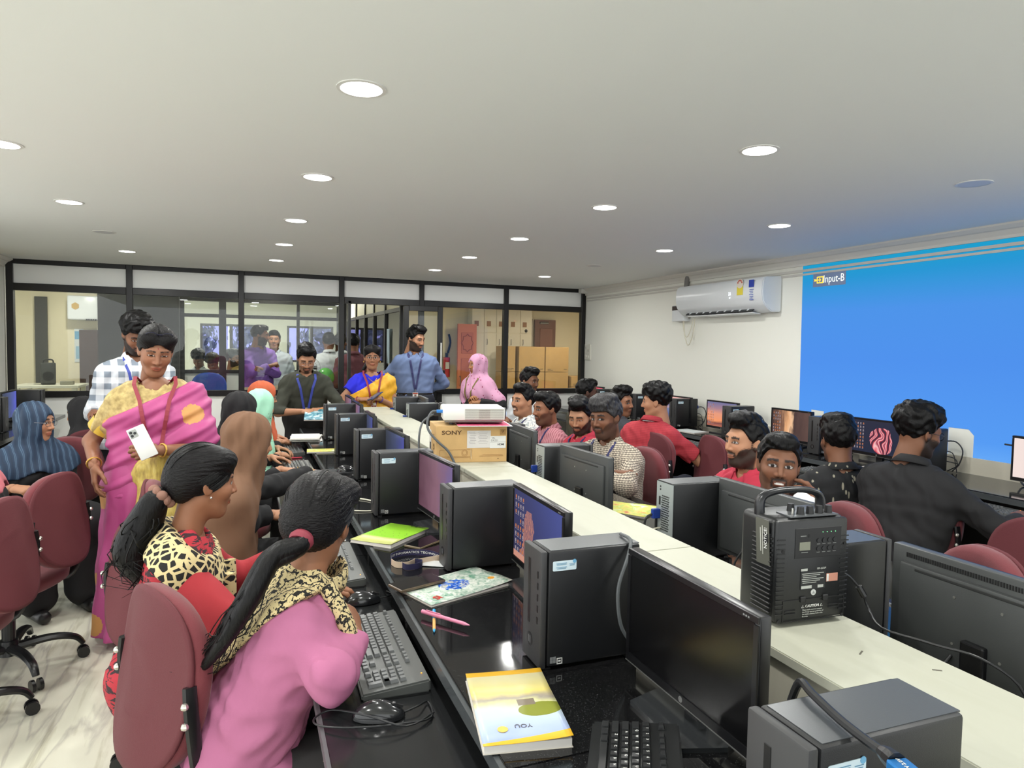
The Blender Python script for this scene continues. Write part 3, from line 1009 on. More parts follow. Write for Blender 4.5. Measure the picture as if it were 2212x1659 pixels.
def make_monitor(screen, vent=False, icons=False, grey=False):
    """local: screen looks to -y; panel bottom at z=0.045, stand on z=0"""
    t = bpy.data.objects.new('computer_monitor', None)
    link(t)
    z0 = 0.035
    zc = z0 + MH / 2
    MB().box((0, 0.012, zc), (MW, 0.024, MH), bev=0.003).obj('housing', M_bezel if not grey else M_mback, t, smooth=True)
    mb = MB()
    mb.box((0, 0.026, zc - 0.01), (MW - 0.05, 0.016, MH - 0.05), bev=0.006)
    mb.obj('back_shell', M_mback, t, smooth=True)
    for nm, c, s in (('bezel', (0, -0.001, z0 + MH - 0.006), (MW - 0.004, 0.004, 0.011)), ('bezel', (0, -0.001, z0 + 0.010), (MW - 0.004, 0.004, 0.019)),
                     ('bezel', (-MW / 2 + 0.0075, -0.001, zc), (0.011, 0.004, MH - 0.03)), ('bezel', (MW / 2 - 0.0075, -0.001, zc), (0.011, 0.004, MH - 0.03))):
        MB().box(c, s).obj(nm, M_bezel, t)
    MB().box((0, -0.0032, z0 + 0.0012), (MW - 0.004, 0.001, 0.0022)).obj('chin_strip', mat('chin_silver', (128, 128, 126), 0.35, 0.6), t)
    sc = MB().box((0, 0, 0), (MW - 0.026, 0.001, MH - 0.034)).obj('screen', screen, t, (0, -0.0008, zc + 0.004))
    MB().cyl((0, -0.0036, z0 + 0.0105), (0, -0.0028, z0 + 0.0105), 0.006, n=16).obj('round_logo', mat('logo_silver', (160, 160, 158), 0.3, 0.7), t)
    mb = MB()
    for k in range(3):
        mb.box((MW / 2 - 0.025 - 0.006 * k, -0.0034, z0 + MH - 0.007), (0.004, 0.0006, 0.003))
    mb.obj('model_print', M_grey, t)
    if icons:
        mb = MB()
        mb2 = MB()
        rr = random.Random(3)
        for i in range(4):
            for j in range(8):
                if rr.random() < 0.1:
                    continue
                X = -MW / 2 + 0.032 + 0.022 * i
                Z = (MH / 2 - 0.04) - 0.0235 * j
                (mb if rr.random() < 0.6 else mb2).box((X, -0.0009, Z), (0.009, 0.0005, 0.010))
                mb2.box((X, -0.0009, Z - 0.0085), (0.012, 0.0005, 0.002))
        mb.obj('desktop_icons', emat('icon_orange', (226, 140, 96), 0.6), sc)['kind'] = 'stuff'
        mb2.obj('desktop_labels', emat('icon_pale', (206, 190, 200), 0.5), sc)['kind'] = 'stuff'
    # back details
    mb = MB()
    mb.box((0, 0.034, z0 + MH - 0.045), (MW - 0.13, 0.003, 0.006), bev=0.001, seg=1)
    mb.obj('back_groove', mat('groove_dark', (34, 35, 35), 0.6), t)
    if vent:
        mb = MB()
        for k in range(62):
            mb.box((-MW / 2 + 0.035 + 0.0057 * k, 0.0245, z0 + MH - 0.019), (0.0032, 0.002, 0.010))
        mb.obj('vent_slots', M_dark, t)
    mb = MB()
    for X in (-0.05, 0.05):
        for Z in (-0.05, 0.05):
            mb.cyl((X, 0.033, zc + Z), (X, 0.0355, zc + Z), 0.003, n=8)
    mb.obj('mount_screws', mat('screw', (170, 170, 166), 0.3, 0.8), t)['kind'] = 'stuff'
    MB().box((0, 0.035, z0 + 0.03), (0.05, 0.025, 0.13), bev=0.004).obj('stand_neck', M_bezel, t)
    st = MB()
    st.prism([(-0.09, -0.06, 0), (0.09, -0.06, 0), (0.115, 0.02, 0), (0.08, 0.095, 0), (-0.08, 0.095, 0), (-0.115, 0.02, 0)], (0, 0, 1), 0.009)
    st.obj('stand_base', mat('stand_gloss', (48, 50, 52), 0.15), t)
    MB().tube([(0.05, 0.035, z0 + 0.05), (0.055, 0.07, 0.04), (0.02, 0.1, 0.012), (-0.05, 0.12, 0.008)], 0.0035).obj('power_cable', M_cable_b, t)
    return t


def place(t, loc, rz, label, cat, group):
    t.location = loc
    t.rotation_euler = (0, 0, rz)
    tag(t, label, cat, group)
    return t


ORD = ['nearest', 'second nearest', 'third nearest', 'fourth nearest', 'fifth nearest', 'sixth nearest', 'farthest']
# ---- left row towers
LT = [(0.603, 0.575), (0.628, 1.366), (0.628, 2.085), (0.545, 2.874), (0.597, 3.686), (0.610, 4.563), (0.628, 5.35)]
desc = ['black desktop tower with a white name strip on its front, nearest on the left desk', 'black desktop tower with a blue-white sticker beside the dark monitor',
        'plain black desktop tower beside the coiled lanyard', 'black desktop tower with sticker behind the green notebook',
        'black desktop tower between the brown-veiled woman and the cream counter', 'black desktop tower second from the far end of the left desk',
        'black desktop tower at the far end of the left desk']
for i, (x, y) in enumerate(LT):
    t = make_tower(stick=(i != 2), win=(i != 2), rear=False)
    place(t, (x, y, DZ), RZ, desc[i], 'computer', 'desktop towers on the left desk')
    if i == 0:
        p = MB().box((-0.003, TW_ * 0.38, TH - 0.072), (0.002, 0.062, 0.020), bev=0.0008, seg=1).obj('name_strip', M_bezel, t)
        text('strip_lettering', 'MIIT B-24', 0.0125, M_white, t, (-0.0043, TW_ * 0.38, TH - 0.072), (PI / 2, 0, -PI / 2), bold=0.0003)
# ---- left row monitors: screens face -x
LM = [(0.803, 1.086, 0.0), (0.825, 1.84, -2), (0.735, 2.63, 5), (0.76, 3.50, 3), (0.80, 4.46, -2), (0.86, 5.34, 0), (0.90, 6.0, 0)]
scr = [M_off, screen_mat('scr_dusk', 'dusk', 0.85), screen_mat('scr_mauve', 'mauve', 0.75), screen_mat('scr_blue', 'blue', 0.7), screen_mat('scr_blue', 'blue', 0.7), screen_mat('scr_mauve', 'mauve', 0.7), screen_mat('scr_mauve', 'mauve', 0.7)]
desc = ['switched-off wide monitor, nearest on the left desk', 'monitor showing a purple desktop with orange creature and icon columns', 'monitor edge-on with a mauve screen beside the projector carton',
        'monitor edge-on with a bluish screen, behind the fourth left tower', 'monitor with a violet screen near the far end of the counter', 'small-looking monitor beside the last left tower', 'monitor at the very end of the left desk']
for i, (x, y, a) in enumerate(LM):
    t = make_monitor(scr[i], icons=(i == 1))
    zo = DZ + (-0.015 if False else 0.0)
    place(t, (x, y, zo - 0.0), -PI / 2 + RZ + math.radians(a), desc[i], 'monitor', 'monitors on the left desk')
# ---- right row towers, rears towards the counter
RT = [(1.49, 1.30), (1.625, 2.035), (1.575, 2.975), (1.60, 3.86), (1.52, 5.42), (1.56, 6.1)]
desc = ['black tower lit blue on top beside the portable speaker', 'black tower with grey perforated rear and blue plug by the white-shirted man', 'black tower with grey rear and blue plug before the man with folded arms',
        'black tower hidden behind the projector carton', 'black tower with grey rear near the yellow sari', 'black tower with grey rear at the far end of the right desk']
for i, (x, y) in enumerate(RT):
    t = make_tower(stick=False, rear=True, win=False)
    place(t, (x, y, DZ), PI + RZ, desc[i], 'computer', 'desktop towers on the right desk')
# ---- right row monitors, screens to +x, backs towards us
RM = [(1.445, 0.93, 0, True), (1.575, 1.72, 0, False), (1.41, 2.62, 3, False), (1.50, 3.53, -3, False), (1.50, 5.05, -4, False), (1.53, 5.85, -4, False)]
desc = ['back of a black monitor with a row of vent slots, nearest on the right desk', 'grey-black monitor back behind the portable speaker', 'monitor back with a long groove before the man with folded arms',
        'blue-lit monitor back right of the projector carton', 'pale monitor back left of the projector', 'farthest monitor back before the blue-shirted man']
for i, (x, y, a, vv) in enumerate(RM):
    t = make_monitor(screen_mat('scr_blue', 'blue', 0.7), vent=vv, grey=True)
    place(t, (x, y, DZ), PI / 2 + RZ + math.radians(a), desc[i], 'monitor', 'monitors on the right desk')
# ---- wall row
WT = [(3.84, 2.93), (3.84, 3.70), (3.80, 4.60), (3.84, 5.42), (3.84, 6.12), (3.84, 6.92)]
desc = ['blue-lit tower in front of the curly-haired man', 'blue-lit tower left of the bright flower screen', 'black tower with sticker below the air conditioner, beside the sunset screen',
        'black tower with sticker right of the man in the red checked shirt', 'black tower partly hidden by the man in the red checked shirt', 'black tower with sticker by the partition corner']
for i, (x, y) in enumerate(WT):
    t = make_tower(stick=True, rear=False, win=True)
    place(t, (x, y, DZ), 0, desc[i], 'computer', 'desktop towers along the wall')
    MB().box((TD + 0.012, TW_ * 0.3, 0.19), (0.028, 0.016, 0.03), bev=0.003).obj('video_plug', M_blueplug, t)
    MB().tube([(TD + 0.025, TW_ * 0.3, 0.19), (TD + 0.045, -0.02, 0.19), (TD + 0.05, -0.06, 0.14), (TD + 0.04, -0.05, 0.06), (TD + 0.02, -0.02, 0.008)], 0.004).obj('video_cable', M_cable_b, t)
    for q in range(3):
        MB().tube([(TD, TW_ * 0.4, 0.13 - 0.03 * q), (TD + 0.03, -0.01 - 0.012 * q, 0.12 - 0.03 * q), (TD + 0.035, -0.03 - 0.01 * q, 0.05), (TD + 0.02, -0.05 + 0.03 * q, 0.006)], 0.003).obj('cable', M_cable_b, t)
WM = [(4.02, 2.30, 0, 'page'), (4.0, 3.36, 0, 'bloom'), (3.99, 4.13, 0, 'cliff'), (4.0, 4.96, 0, 'sunset'), (4.0, 5.62, 0, 'sea'), (3.80, 6.40, 0, 'off'), (4.0, 7.30, 0, 'redwoods')]
desc = ['monitor showing a white page at the right edge', 'monitor showing a pink flower on dark blue with icons', 'monitor showing a sunlit cliff with an icon column', 'monitor showing an orange sunset', 'monitor showing a sea view behind the man in the red checked shirt',
        'dark switched-off monitor between two towers on the wall desk', 'monitor showing a red forest near the partition corner']
for i, (x, y, a, kd) in enumerate(WM):
    t = make_monitor(M_off if kd == 'off' else screen_mat('scr_' + kd, kd, 1.0), icons=(kd in ('bloom', 'cliff', 'sunset')))
    place(t, (x, y, DZ + 0.0), -PI / 2, desc[i], 'monitor', 'monitors along the wall')
    if True:
        t.scale = (1, 1, 1)
# ---- left end
t = make_tower()
place(t, (-1.62, 7.45, DZ), PI, 'black tower on the left desk by the partition', 'computer', 'desktop towers at the left end')
t = make_tower()
place(t, (-1.66, 6.5, DZ), PI, 'black tower with sticker at the left edge', 'computer', 'desktop towers at the left end')
t = make_monitor(screen_mat('scr_pageb', 'blue', 1.2))
place(t, (-1.78, 7.0, DZ), PI / 2, 'monitor with a pale blue screen at the left edge', 'monitor', 'monitors at the left end')
t = make_monitor(screen_mat('scr_blue', 'blue', 0.7), grey=True)
place(t, (-1.62, 5.55, DZ), PI / 2 + 0.5, 'grey monitor low behind the blue-veiled woman', 'monitor', 'monitors at the left end')

# ================================================================ KEYBOARDS AND MICE
M_kb = mat('keyboard_body', (84, 86, 84), 0.35)
M_kbk = mat('keyboard_black', (26, 27, 28), 0.35)
M_key = mat('key_grey', (104, 106, 106), 0.3)
M_keyb = mat('key_black', (34, 35, 36), 0.4)


def key_layout():
    """(x, y, w, d) in units of 0.0185 key pitch; x along the board, y depth"""
    k = []
    for i in range(13):
        k.append((i * 1.0 + 0.5, 4.5, 1, 1))
    k.append((14.0, 4.5, 2, 1))
    k.append((0.75, 3.5, 1.5, 1))
    for i in range(12):
        k.append((2.0 + i, 3.5, 1, 1))
    k.append((14.25, 3.5, 1.5, 1))
    k.append((0.9, 2.5, 1.8, 1))
    for i in range(11):
        k.append((2.3 + i, 2.5, 1, 1))
    k.append((13.9, 2.5, 2.2, 1))
    k.append((1.15, 1.5, 2.3, 1))
    for i in range(10):
        k.append((2.8 + i, 1.5, 1, 1))
    k.append((13.65, 1.5, 2.7, 1))
    for x, w in ((0.65, 1.3), (1.95, 1.3), (3.25, 1.3), (7.0, 6.2), (10.75, 1.3), (12.05, 1.3), (13.2, 1.0), (14.35, 1.3)):
        k.append((x, 0.5, w, 1))
    for x in (0.5, 2.5, 3.5, 4.5, 5.5, 7.0, 8.0, 9.0, 10.0, 11.5, 12.5, 13.5, 14.5):
        k.append((x, 6.0, 1, 0.8))
    for i in range(3):
        k.append((16.0 + i, 6.0, 1, 0.8))
        k.append((16.0 + i, 4.5, 1, 1))
        k.append((16.0 + i, 3.5, 1, 1))
        k.append((16.0 + i, 0.5, 1, 1))
    k.append((17.0, 1.5, 1, 1))
    for r in range(5):
        for c in range(4):
            if (r, c) in ((0, 1), (1, 3), (0, 3), (3, 3)):
                continue
            k.append((19.75 + c + (-0.5 if (r, c) == (0, 0) else 0) * 0, r + 0.5, 1, 1))
    k.append((22.75, 1.0, 1, 2))
    k.append((22.75, 3.0, 1, 2))
    return k


def make_keyboard(detail, black=False):
    """local: x along length (left=-), y towards the screen, centred"""
    t = bpy.data.objects.new('keyboard', None)
    link(t)
    L, W = 0.455, 0.158
    mb = MB()
    mb.prism([(-L / 2, -W / 2, 0), (-L / 2, W / 2, 0), (-L / 2, W / 2, 0.030), (-L / 2, -W / 2, 0.016)], (1, 0, 0), L)
    bmesh.ops.bevel(mb.bm, geom=list(mb.bm.edges), offset=0.004, segments=2, affect='EDGES')
    mb.obj('body', M_kbk if black else M_kb, t, smooth=True)
    pitch = 0.0182
    slope = (0.030 - 0.016) / W
    km = M_keyb if black else M_key
    if detail:
        cache = {}
    else:
        mb = MB()
    for (kx, ky, kw, kd) in key_layout():
        X = -L / 2 + 0.012 + kx * pitch
        Y = -W / 2 + 0.016 + ky * pitch
        Z = 0.016 + (Y + W / 2) * slope + 0.0045
        w, d = kw * pitch - 0.0028, kd * pitch - 0.0028
        if detail:
            kk = (round(w, 4), round(d, 4))
            if kk not in cache:
                q = MB()
                q.box((0, 0, 0), (w, d, 0.008), taper=(1 - 0.004 / w, 1 - 0.004 / d))
                me = q.done('key')
                me.materials.append(km)
                cache[kk] = me
            mesh_obj('key', cache[kk], None, t, (X, Y, Z), (math.atan(slope), 0, 0))
        else:
            mb.box((X, Y, Z), (w, d, 0.008), taper=(1 - 0.004 / w, 1 - 0.004 / d))
    if not detail:
        o = mb.obj('keys', km, t)
        o['kind'] = 'stuff'
    MB().box((0.19, W / 2 - 0.014, 0.0305), (0.003, 0.003, 0.001)).obj('status_light', emat('amber_led', (255, 150, 40), 3.0), t)
    return t


def legends(t, size=0.0065):
    rows = [('1234567890', 1.5, 4.5), ('QWERTYUIOP', 2.0, 3.5), ('ASDFGHJKL', 2.3, 2.5), ('ZXCVBNM', 2.8, 1.5)]
    pitch = 0.0182
    L, W = 0.455, 0.158
    slope = (0.030 - 0.016) / W
    bm = bmesh.new()
    for s_, x0, ky in rows:
        for i, ch in enumerate(s_):
            me = text_mesh(ch, size, 0.0, bold=0.0002)
            Y = -W / 2 + 0.016 + ky * pitch
            me.transform(Matrix.Translation((-L / 2 + 0.012 + (x0 + i) * pitch - 0.002, Y + 0.002, 0.016 + (Y + W / 2) * slope + 0.0088)) @ Matrix.Rotation(math.atan(slope), 4, 'X'))
            bm.from_mesh(me)
            bpy.data.meshes.remove(me)
    me = bpy.data.meshes.new('key_lettering')
    bm.to_mesh(me)
    bm.free()
    mesh_obj('key_lettering', me, M_white, t)


# keyboards on the left trays: users face +x, so board's "towards screen" is +x
k = make_keyboard(True)
place(k, (0.352 - 0.005, 1.745, TZ), -PI / 2 - 0.03, 'grey keyboard in front of the pink-shirted woman', 'keyboard', 'keyboards on the left desk')
k = make_keyboard(True)
place(k, (0.33, 2.50, TZ), -PI / 2 - 0.03, 'grey keyboard under the hand of the woman in red', 'keyboard', 'keyboards on the left desk')
k = make_keyboard(True, True)
place(k, (0.635, 0.865, DZ), -PI / 2 + 0.04, 'black keyboard standing on the granite below the dark monitor', 'keyboard', 'keyboards on the left desk')
k.location = (0.57, 0.88, DZ + 0.006)
k.rotation_euler.z = -PI / 2 - 0.56
legends(k)
kl = make_keyboard(False)
place(kl, (0.36, 3.72, TZ), -PI / 2, 'keyboard beside the sleeve of the brown-veiled woman', 'keyboard', 'keyboards on the left desk')
for x, y, d in ((0.375, 4.55, 'keyboard beyond the hand with a ring on the left tray'), (0.385, 5.35, 'farthest keyboard on the left tray')):
    c = copy_tree(kl)
    place(c, (x, y, TZ), -PI / 2, d, 'keyboard', 'keyboards on the left desk')
for x, y, d in ((3.60, 2.42, 'keyboard under the hand of the curly-haired man'), (3.60, 3.36, 'keyboard on the wall tray before the man in the patterned black shirt'), (3.60, 4.9, 'keyboard on the wall tray below the orange sunset screen'), (3.60, 5.75, 'keyboard on the wall tray by the man in the red checked shirt')):
    c = copy_tree(kl)
    place(c, (x, y, TZ), -PI / 2, d, 'keyboard', 'keyboards along the wall')
for x, y, d in ((1.84, 2.70, 'keyboard before the man with folded arms'), (1.84, 1.72, 'keyboard before the white-shirted man'), (1.86, 3.55, 'keyboard before the man in the striped pink shirt')):
    c = copy_tree(kl)
    place(c, (x, y, TZ), PI / 2, d, 'keyboard', 'keyboards on the right desk')

M_mouse = mat('mouse_black', (30, 31, 33), 0.18, coat=0.4)


def make_mouse(cable=None):
    """local: front (cable end) to +y"""
    t = bpy.data.objects.new('computer_mouse', None)
    link(t)
    mb = MB()
    mb.sph((0, 0, 0), 1.0, n=20, sc=(0.031, 0.057, 0.036))
    for v_ in mb.bm.verts:
        if v_.co.z < 0:
            v_.co.z *= 0.08
        if v_.co.y > 0:
            v_.co.z *= 1 - 0.25 * v_.co.y / 0.057
    mb.obj('shell', M_mouse, t, (0, 0, 0.003), smooth=True)
    MB().cyl((-0.004, 0.032, 0.026), (0.004, 0.032, 0.026), 0.007, n=14).obj('wheel', M_kbk, t)
    MB().box((0, 0.03, 0.0285), (0.0012, 0.045, 0.006), rot=(-0.25, 0, 0)).obj('button_seam', M_dark, t)
    if cable:
        MB().tube(cable, 0.0021).obj('cable', M_cable_b, t)
    return t


t = make_mouse([(0, 0.055, 0.010), (-0.02, 0.085, 0.012), (-0.05, 0.105, 0.004), (0.02, 0.112, 0.006), (0.05, 0.05, 0.012), (0.055, -0.05, 0.012), (0.03, -0.12, 0.006), (0.0, -0.135, 0.006), (-0.02, -0.10, 0.012), (0.045, -0.02, 0.03), (0.06, 0.06, 0.012), (0.0, 0.118, 0.006)])
place(t, (0.285, 1.445, TZ), -PI / 2 - 0.25, 'glossy black mouse with coiled cable on the nearest tray', 'mouse', 'computer mice')
t = make_mouse([(0, 0.055, 0.010), (-0.01, 0.09, 0.01), (-0.04, 0.10, 0.006), (-0.07, 0.09, 0.005)])
place(t, (0.365, 2.125, TZ), -PI / 2, 'black mouse under the hand with a gold ring', 'mouse', 'computer mice')
t = make_mouse([(0, 0.055, 0.010), (0.02, 0.08, 0.006), (0.06, 0.04, 0.005), (0.08, -0.05, 0.005)])
place(t, (0.585, 3.98, DZ), -PI / 2, 'black mouse under the hand with a beaded bracelet', 'mouse', 'computer mice')
t = make_mouse([(0, 0.055, 0.010), (0.0, 0.08, 0.006), (0.04, 0.1, 0.005)])
place(t, (0.35, 4.36, TZ), -PI / 2, 'black mouse on the tray under the ringed hand', 'mouse', 'computer mice')
MB().box((0.57, 3.99, DZ + 0.0012), (0.20, 0.17, 0.0024), bev=0.001, seg=1).obj('mouse_pad', mat('mouse_pad', (30, 31, 33), 0.5))
tag(bpy.data.objects['mouse_pad'], 'thin black mouse pad on the granite by the brown-veiled woman', 'mouse pad')
# ================================================================ BODIES: smooth blended volumes polygonised into one skin
F32 = np.float32


def nrm(v):
    v = np.asarray(v, float)
    return v / max(1e-9, np.linalg.norm(v))


def cap(a, b, ra, rb=None, k=0.03, fl=None, sub=False, clip=None):
    return dict(t='c', a=np.asarray(a, float), b=np.asarray(b, float), ra=ra, rb=ra if rb is None else rb, k=k, fl=fl, sub=sub, clip=clip)


def ell(c, r, R=None, k=0.02, sub=False, clip=None):
    return dict(t='e', c=np.asarray(c, float), r=np.asarray(r, float), R=R, k=k, sub=sub, clip=clip)


def pdist(p, P):
    if p['t'] == 'c':
        pa = P - p['a'].astype(F32)
        ba = (p['b'] - p['a']).astype(F32)
        if p['fl'] is not None:
            n, s = p['fl']
            n = np.asarray(n, F32)
            pa = pa + (pa @ n)[..., None] * n * F32(s - 1)
            ba = ba + n * F32(ba @ n) * F32(s - 1)
        L = float(ba @ ba)
        t = np.clip((pa @ ba) / F32(max(L, 1e-9)), 0, 1)
        d = np.sqrt(np.sum((pa - t[..., None] * ba) ** 2, -1)) - (p['ra'] + (p['rb'] - p['ra']) * t)
    else:
        q = P - p['c'].astype(F32)
        if p['R'] is not None:
            q = q @ np.asarray(p['R'], F32)
        r = p['r'].astype(F32)
        k0 = np.sqrt(np.sum((q / r) ** 2, -1))
        k1 = np.sqrt(np.sum((q / (r * r)) ** 2, -1))
        d = k0 * (k0 - 1) / np.maximum(k1, 1e-6)
    if p['clip'] is not None:
        for cp, cn_ in p['clip']:
            d = np.maximum(d, (P - np.asarray(cp, F32)) @ np.asarray(cn_, F32))
    return d.astype(F32)


def pbox(p):
    if p['t'] == 'c':
        r = max(p['ra'], p['rb'])
        return np.minimum(p['a'], p['b']) - r, np.maximum(p['a'], p['b']) + r
    r = p['r'].max() if p['R'] is not None else p['r']
    return p['c'] - r, p['c'] + r


def smin(a, b, k):
    h = np.maximum(k - np.abs(a - b), 0) / k
    return np.minimum(a, b) - h * h * k * F32(0.25)


def peval(prims, P):
    D = np.full(P.shape[:-1], 10, F32)
    for p in prims:
        d = pdist(p, P)
        D = -smin(-D, d, p['k']) if p['sub'] else smin(D, d, p['k'])
    return D


def polygonise(prims, res, disp=None, cut=None, pad=0.0):
    los, his = zip(*[pbox(p) for p in prims if not p['sub']])
    lo = np.min(los, 0) - 3 * res - pad
    hi = np.max(his, 0) + 3 * res + pad
    n = np.maximum(np.ceil((hi - lo) / res).astype(int) + 1, 4)
    D = np.full(n, 10, F32)
    ax = [(lo[i] + res * np.arange(n[i])).astype(F32) for i in range(3)]
    for p in prims:
        a, b = pbox(p)
        m = p['k'] + 2 * res + pad + 0.012
        i0 = np.clip(np.floor((a - m - lo) / res).astype(int), 0, n - 1)
        i1 = np.clip(np.ceil((b + m - lo) / res).astype(int) + 1, 1, n)
        if np.any(i1 <= i0):
            continue
        sl = tuple(slice(i0[i], i1[i]) for i in range(3))
        P = np.stack(np.meshgrid(*[ax[i][sl[i]] for i in range(3)], indexing='ij'), -1)
        d = pdist(p, P)
        D[sl] = -smin(-D[sl], d, p['k']) if p['sub'] else smin(D[sl], d, p['k'])
    if disp is not None or cut is not None:
        near = np.abs(D) < (0.03 + pad)
        ii = np.argwhere(near)
        P = np.stack([ax[i][ii[:, i]] for i in range(3)], -1)
        v = D[near]
        if disp is not None:
            v = v + disp(P)
        D[near] = v
        if cut is not None:
            P = np.stack(np.meshgrid(*ax, indexing='ij'), -1)
            D = np.maximum(D, cut(P))
    return nets(D, lo, res)


_C = np.array([(i, j, k) for i in (0, 1) for j in (0, 1) for k in (0, 1)])
_E = [(0, 1), (2, 3), (4, 5), (6, 7), (0, 2), (1, 3), (4, 6), (5, 7), (0, 4), (1, 5), (2, 6), (3, 7)]


def nets(D, lo, res):
    s = D < 0
    c = np.zeros(np.array(D.shape) - 1, np.int8)
    for i, j, k in _C:
        c += s[i:i + c.shape[0], j:j + c.shape[1], k:k + c.shape[2]]
    act = (c > 0) & (c < 8)
    idx = np.argwhere(act)
    if len(idx) == 0:
        return np.zeros((0, 3)), np.zeros((0, 4), int)
    V = np.stack([D[idx[:, 0] + i, idx[:, 1] + j, idx[:, 2] + k] for i, j, k in _C], -1).astype(float)
    acc = np.zeros((len(idx), 3))
    cnt = np.zeros(len(idx))
    for a, b in _E:
        m = (V[:, a] < 0) != (V[:, b] < 0)
        t = V[m, a] / (V[m, a] - V[m, b])
        acc[m] += _C[a] + (_C[b] - _C[a]) * t[:, None]
        cnt[m] += 1
    verts = lo + res * (idx + acc / cnt[:, None])
    num = np.full(act.shape, -1, int)
    num[act] = np.arange(len(idx))
    faces = []
    for axis in range(3):
        sa = np.take(s, range(0, s.shape[axis] - 1), axis)
        sb = np.take(s, range(1, s.shape[axis]), axis)
        e = np.argwhere(sa != sb)
        o1, o2 = [(1, 2), (2, 0), (0, 1)][axis]
        ok = (e[:, o1] > 0) & (e[:, o2] > 0) & (e[:, o1] < D.shape[o1] - 1) & (e[:, o2] < D.shape[o2] - 1)
        e = e[ok]
        flip = sa[tuple(e.T)]
        q = []
        for d1, d2 in ((0, 0), (1, 0), (1, 1), (0, 1)):
            f = e.copy()
            f[:, o1] -= d1
            f[:, o2] -= d2
            q.append(num[tuple(f.T)])
        q = np.stack(q, -1)
        q[~flip] = q[~flip][:, ::-1]
        faces.append(q)
    F = np.concatenate(faces)
    return verts, F[(F >= 0).all(1)]


def np_mesh(name, V, Fq, col=None):
    me = bpy.data.meshes.new(name)
    nf = len(Fq)
    me.vertices.add(len(V))
    me.vertices.foreach_set('co', np.ascontiguousarray(V, dtype=F32).ravel())
    me.loops.add(nf * 4)
    me.loops.foreach_set('vertex_index', np.ascontiguousarray(Fq, dtype=np.int32).ravel())
    me.polygons.add(nf)
    me.polygons.foreach_set('loop_start', np.arange(0, nf * 4, 4, dtype=np.int32))
    me.polygons.foreach_set('use_smooth', np.ones(nf, bool))
    me.update(calc_edges=True)
    if col is not None:
        ca = me.color_attributes.new('Col', 'FLOAT_COLOR', 'POINT')
        c4 = np.ones((len(V), 4), F32)
        c4[:, :3] = col
        ca.data.foreach_set('color', c4.ravel())
    return me


def rotz(a):
    c, s = math.cos(a), math.sin(a)
    return np.array([[c, -s, 0], [s, c, 0], [0, 0, 1]])


def rotx(a):
    c, s = math.cos(a), math.sin(a)
    return np.array([[1, 0, 0], [0, c, -s], [0, s, c]])


def roty(a):
    c, s = math.cos(a), math.sin(a)
    return np.array([[c, 0, s], [0, 1, 0], [-s, 0, c]])


def wrinkle(amp=0.004, sc=1.0, seed=0.0):
    def f(P):
        x, y, z = P[:, 0] * sc, P[:, 1] * sc, P[:, 2] * sc
        w = np.sin(38 * z + 22 * x + 2.2 * np.sin(17 * y + seed) + seed) * np.sin(19 * y - 26 * x + 1.5 * np.sin(23 * z + seed))
        w += 0.6 * np.sin(64 * x + 41 * z - 33 * y + 2 * np.sin(31 * x + seed))
        return (w * amp * 0.6).astype(F32)
    return f


def curls(amp, sc, seed=0.0):
    def f(P):
        x, y, z = P[:, 0] * sc, P[:, 1] * sc, P[:, 2] * sc
        w = np.sin(95 * x + 3 * np.sin(70 * z + seed)) * np.sin(88 * y + 2.5 * np.sin(62 * x + seed)) + 0.7 * np.sin(120 * z + 3 * np.sin(75 * y) + seed)
        return (w * amp).astype(F32)
    return f


# ---------------------------------------------------------------- head (canonical: +y forward, +z up, origin between the ears)
def head_prims(kind):
    f = kind == 'f'
    j = 0.9 if f else 1.0
    P = [ell((0, -0.012, 0.035), (0.074, 0.094, 0.088), k=0.02),
         ell((0, 0.022, -0.018), (0.062 * (0.98 if f else 1), 0.070, 0.082), k=0.03),
         ell((0, 0.034, -0.078), (0.044 * j, 0.044, 0.038), k=0.03),
         ell((0, 0.060, -0.098), (0.020 * j, 0.019, 0.016), k=0.024),
         cap((-0.046 * j, -0.005, -0.055), (-0.022, 0.050, -0.096), 0.017, 0.015, 0.03),
         cap((0.046 * j, -0.005, -0.055), (0.022, 0.050, -0.096), 0.017, 0.015, 0.03),
         ell((-0.038, 0.058, -0.022), (0.023, 0.022, 0.022), k=0.03), ell((0.038, 0.058, -0.022), (0.023, 0.022, 0.022), k=0.03),
         cap((-0.036, 0.073, 0.029), (0.036, 0.073, 0.029), 0.010 if f else 0.013, None, 0.025),
         ell((-0.030, 0.097, 0.010), (0.018, 0.014, 0.011), k=0.014, sub=True), ell((0.030, 0.097, 0.010), (0.018, 0.014, 0.011), k=0.014, sub=True),
         ell((-0.030, 0.0735, 0.009), (0.0135, 0.0135, 0.0115), k=0.002), ell((0.030, 0.0735, 0.009), (0.0135, 0.0135, 0.0115), k=0.002),
         cap((0, 0.088, 0.020), (0, 0.108, -0.024), 0.0065, 0.0095, 0.014),
         ell((-0.0115, 0.094, -0.028), (0.0085, 0.011, 0.0075), k=0.008), ell((0.0115, 0.094, -0.028), (0.0085, 0.011, 0.0075), k=0.008),
         ell((0, 0.086, -0.0555), (0.023, 0.010, 0.0055), k=0.008), ell((0, 0.085, -0.066), (0.020, 0.010, 0.0065), k=0.008),
         ell((0, 0.099, -0.0605), (0.026, 0.006, 0.0014), k=0.004, sub=True)]
    for s in (-1, 1):
        R = rotz(s * 0.35) @ rotx(0.2)
        P += [ell((s * 0.0755, -0.008, -0.002), (0.0075, 0.019, 0.030), R, k=0.006), ell((s * 0.083, -0.002, 0.0), (0.004, 0.011, 0.016), R, k=0.006, sub=True)]
    P.append(cap((0, -0.022, -0.05), (0, -0.040, -0.165), 0.050 if f else 0.056, 0.052 if f else 0.060, 0.03))
    return P


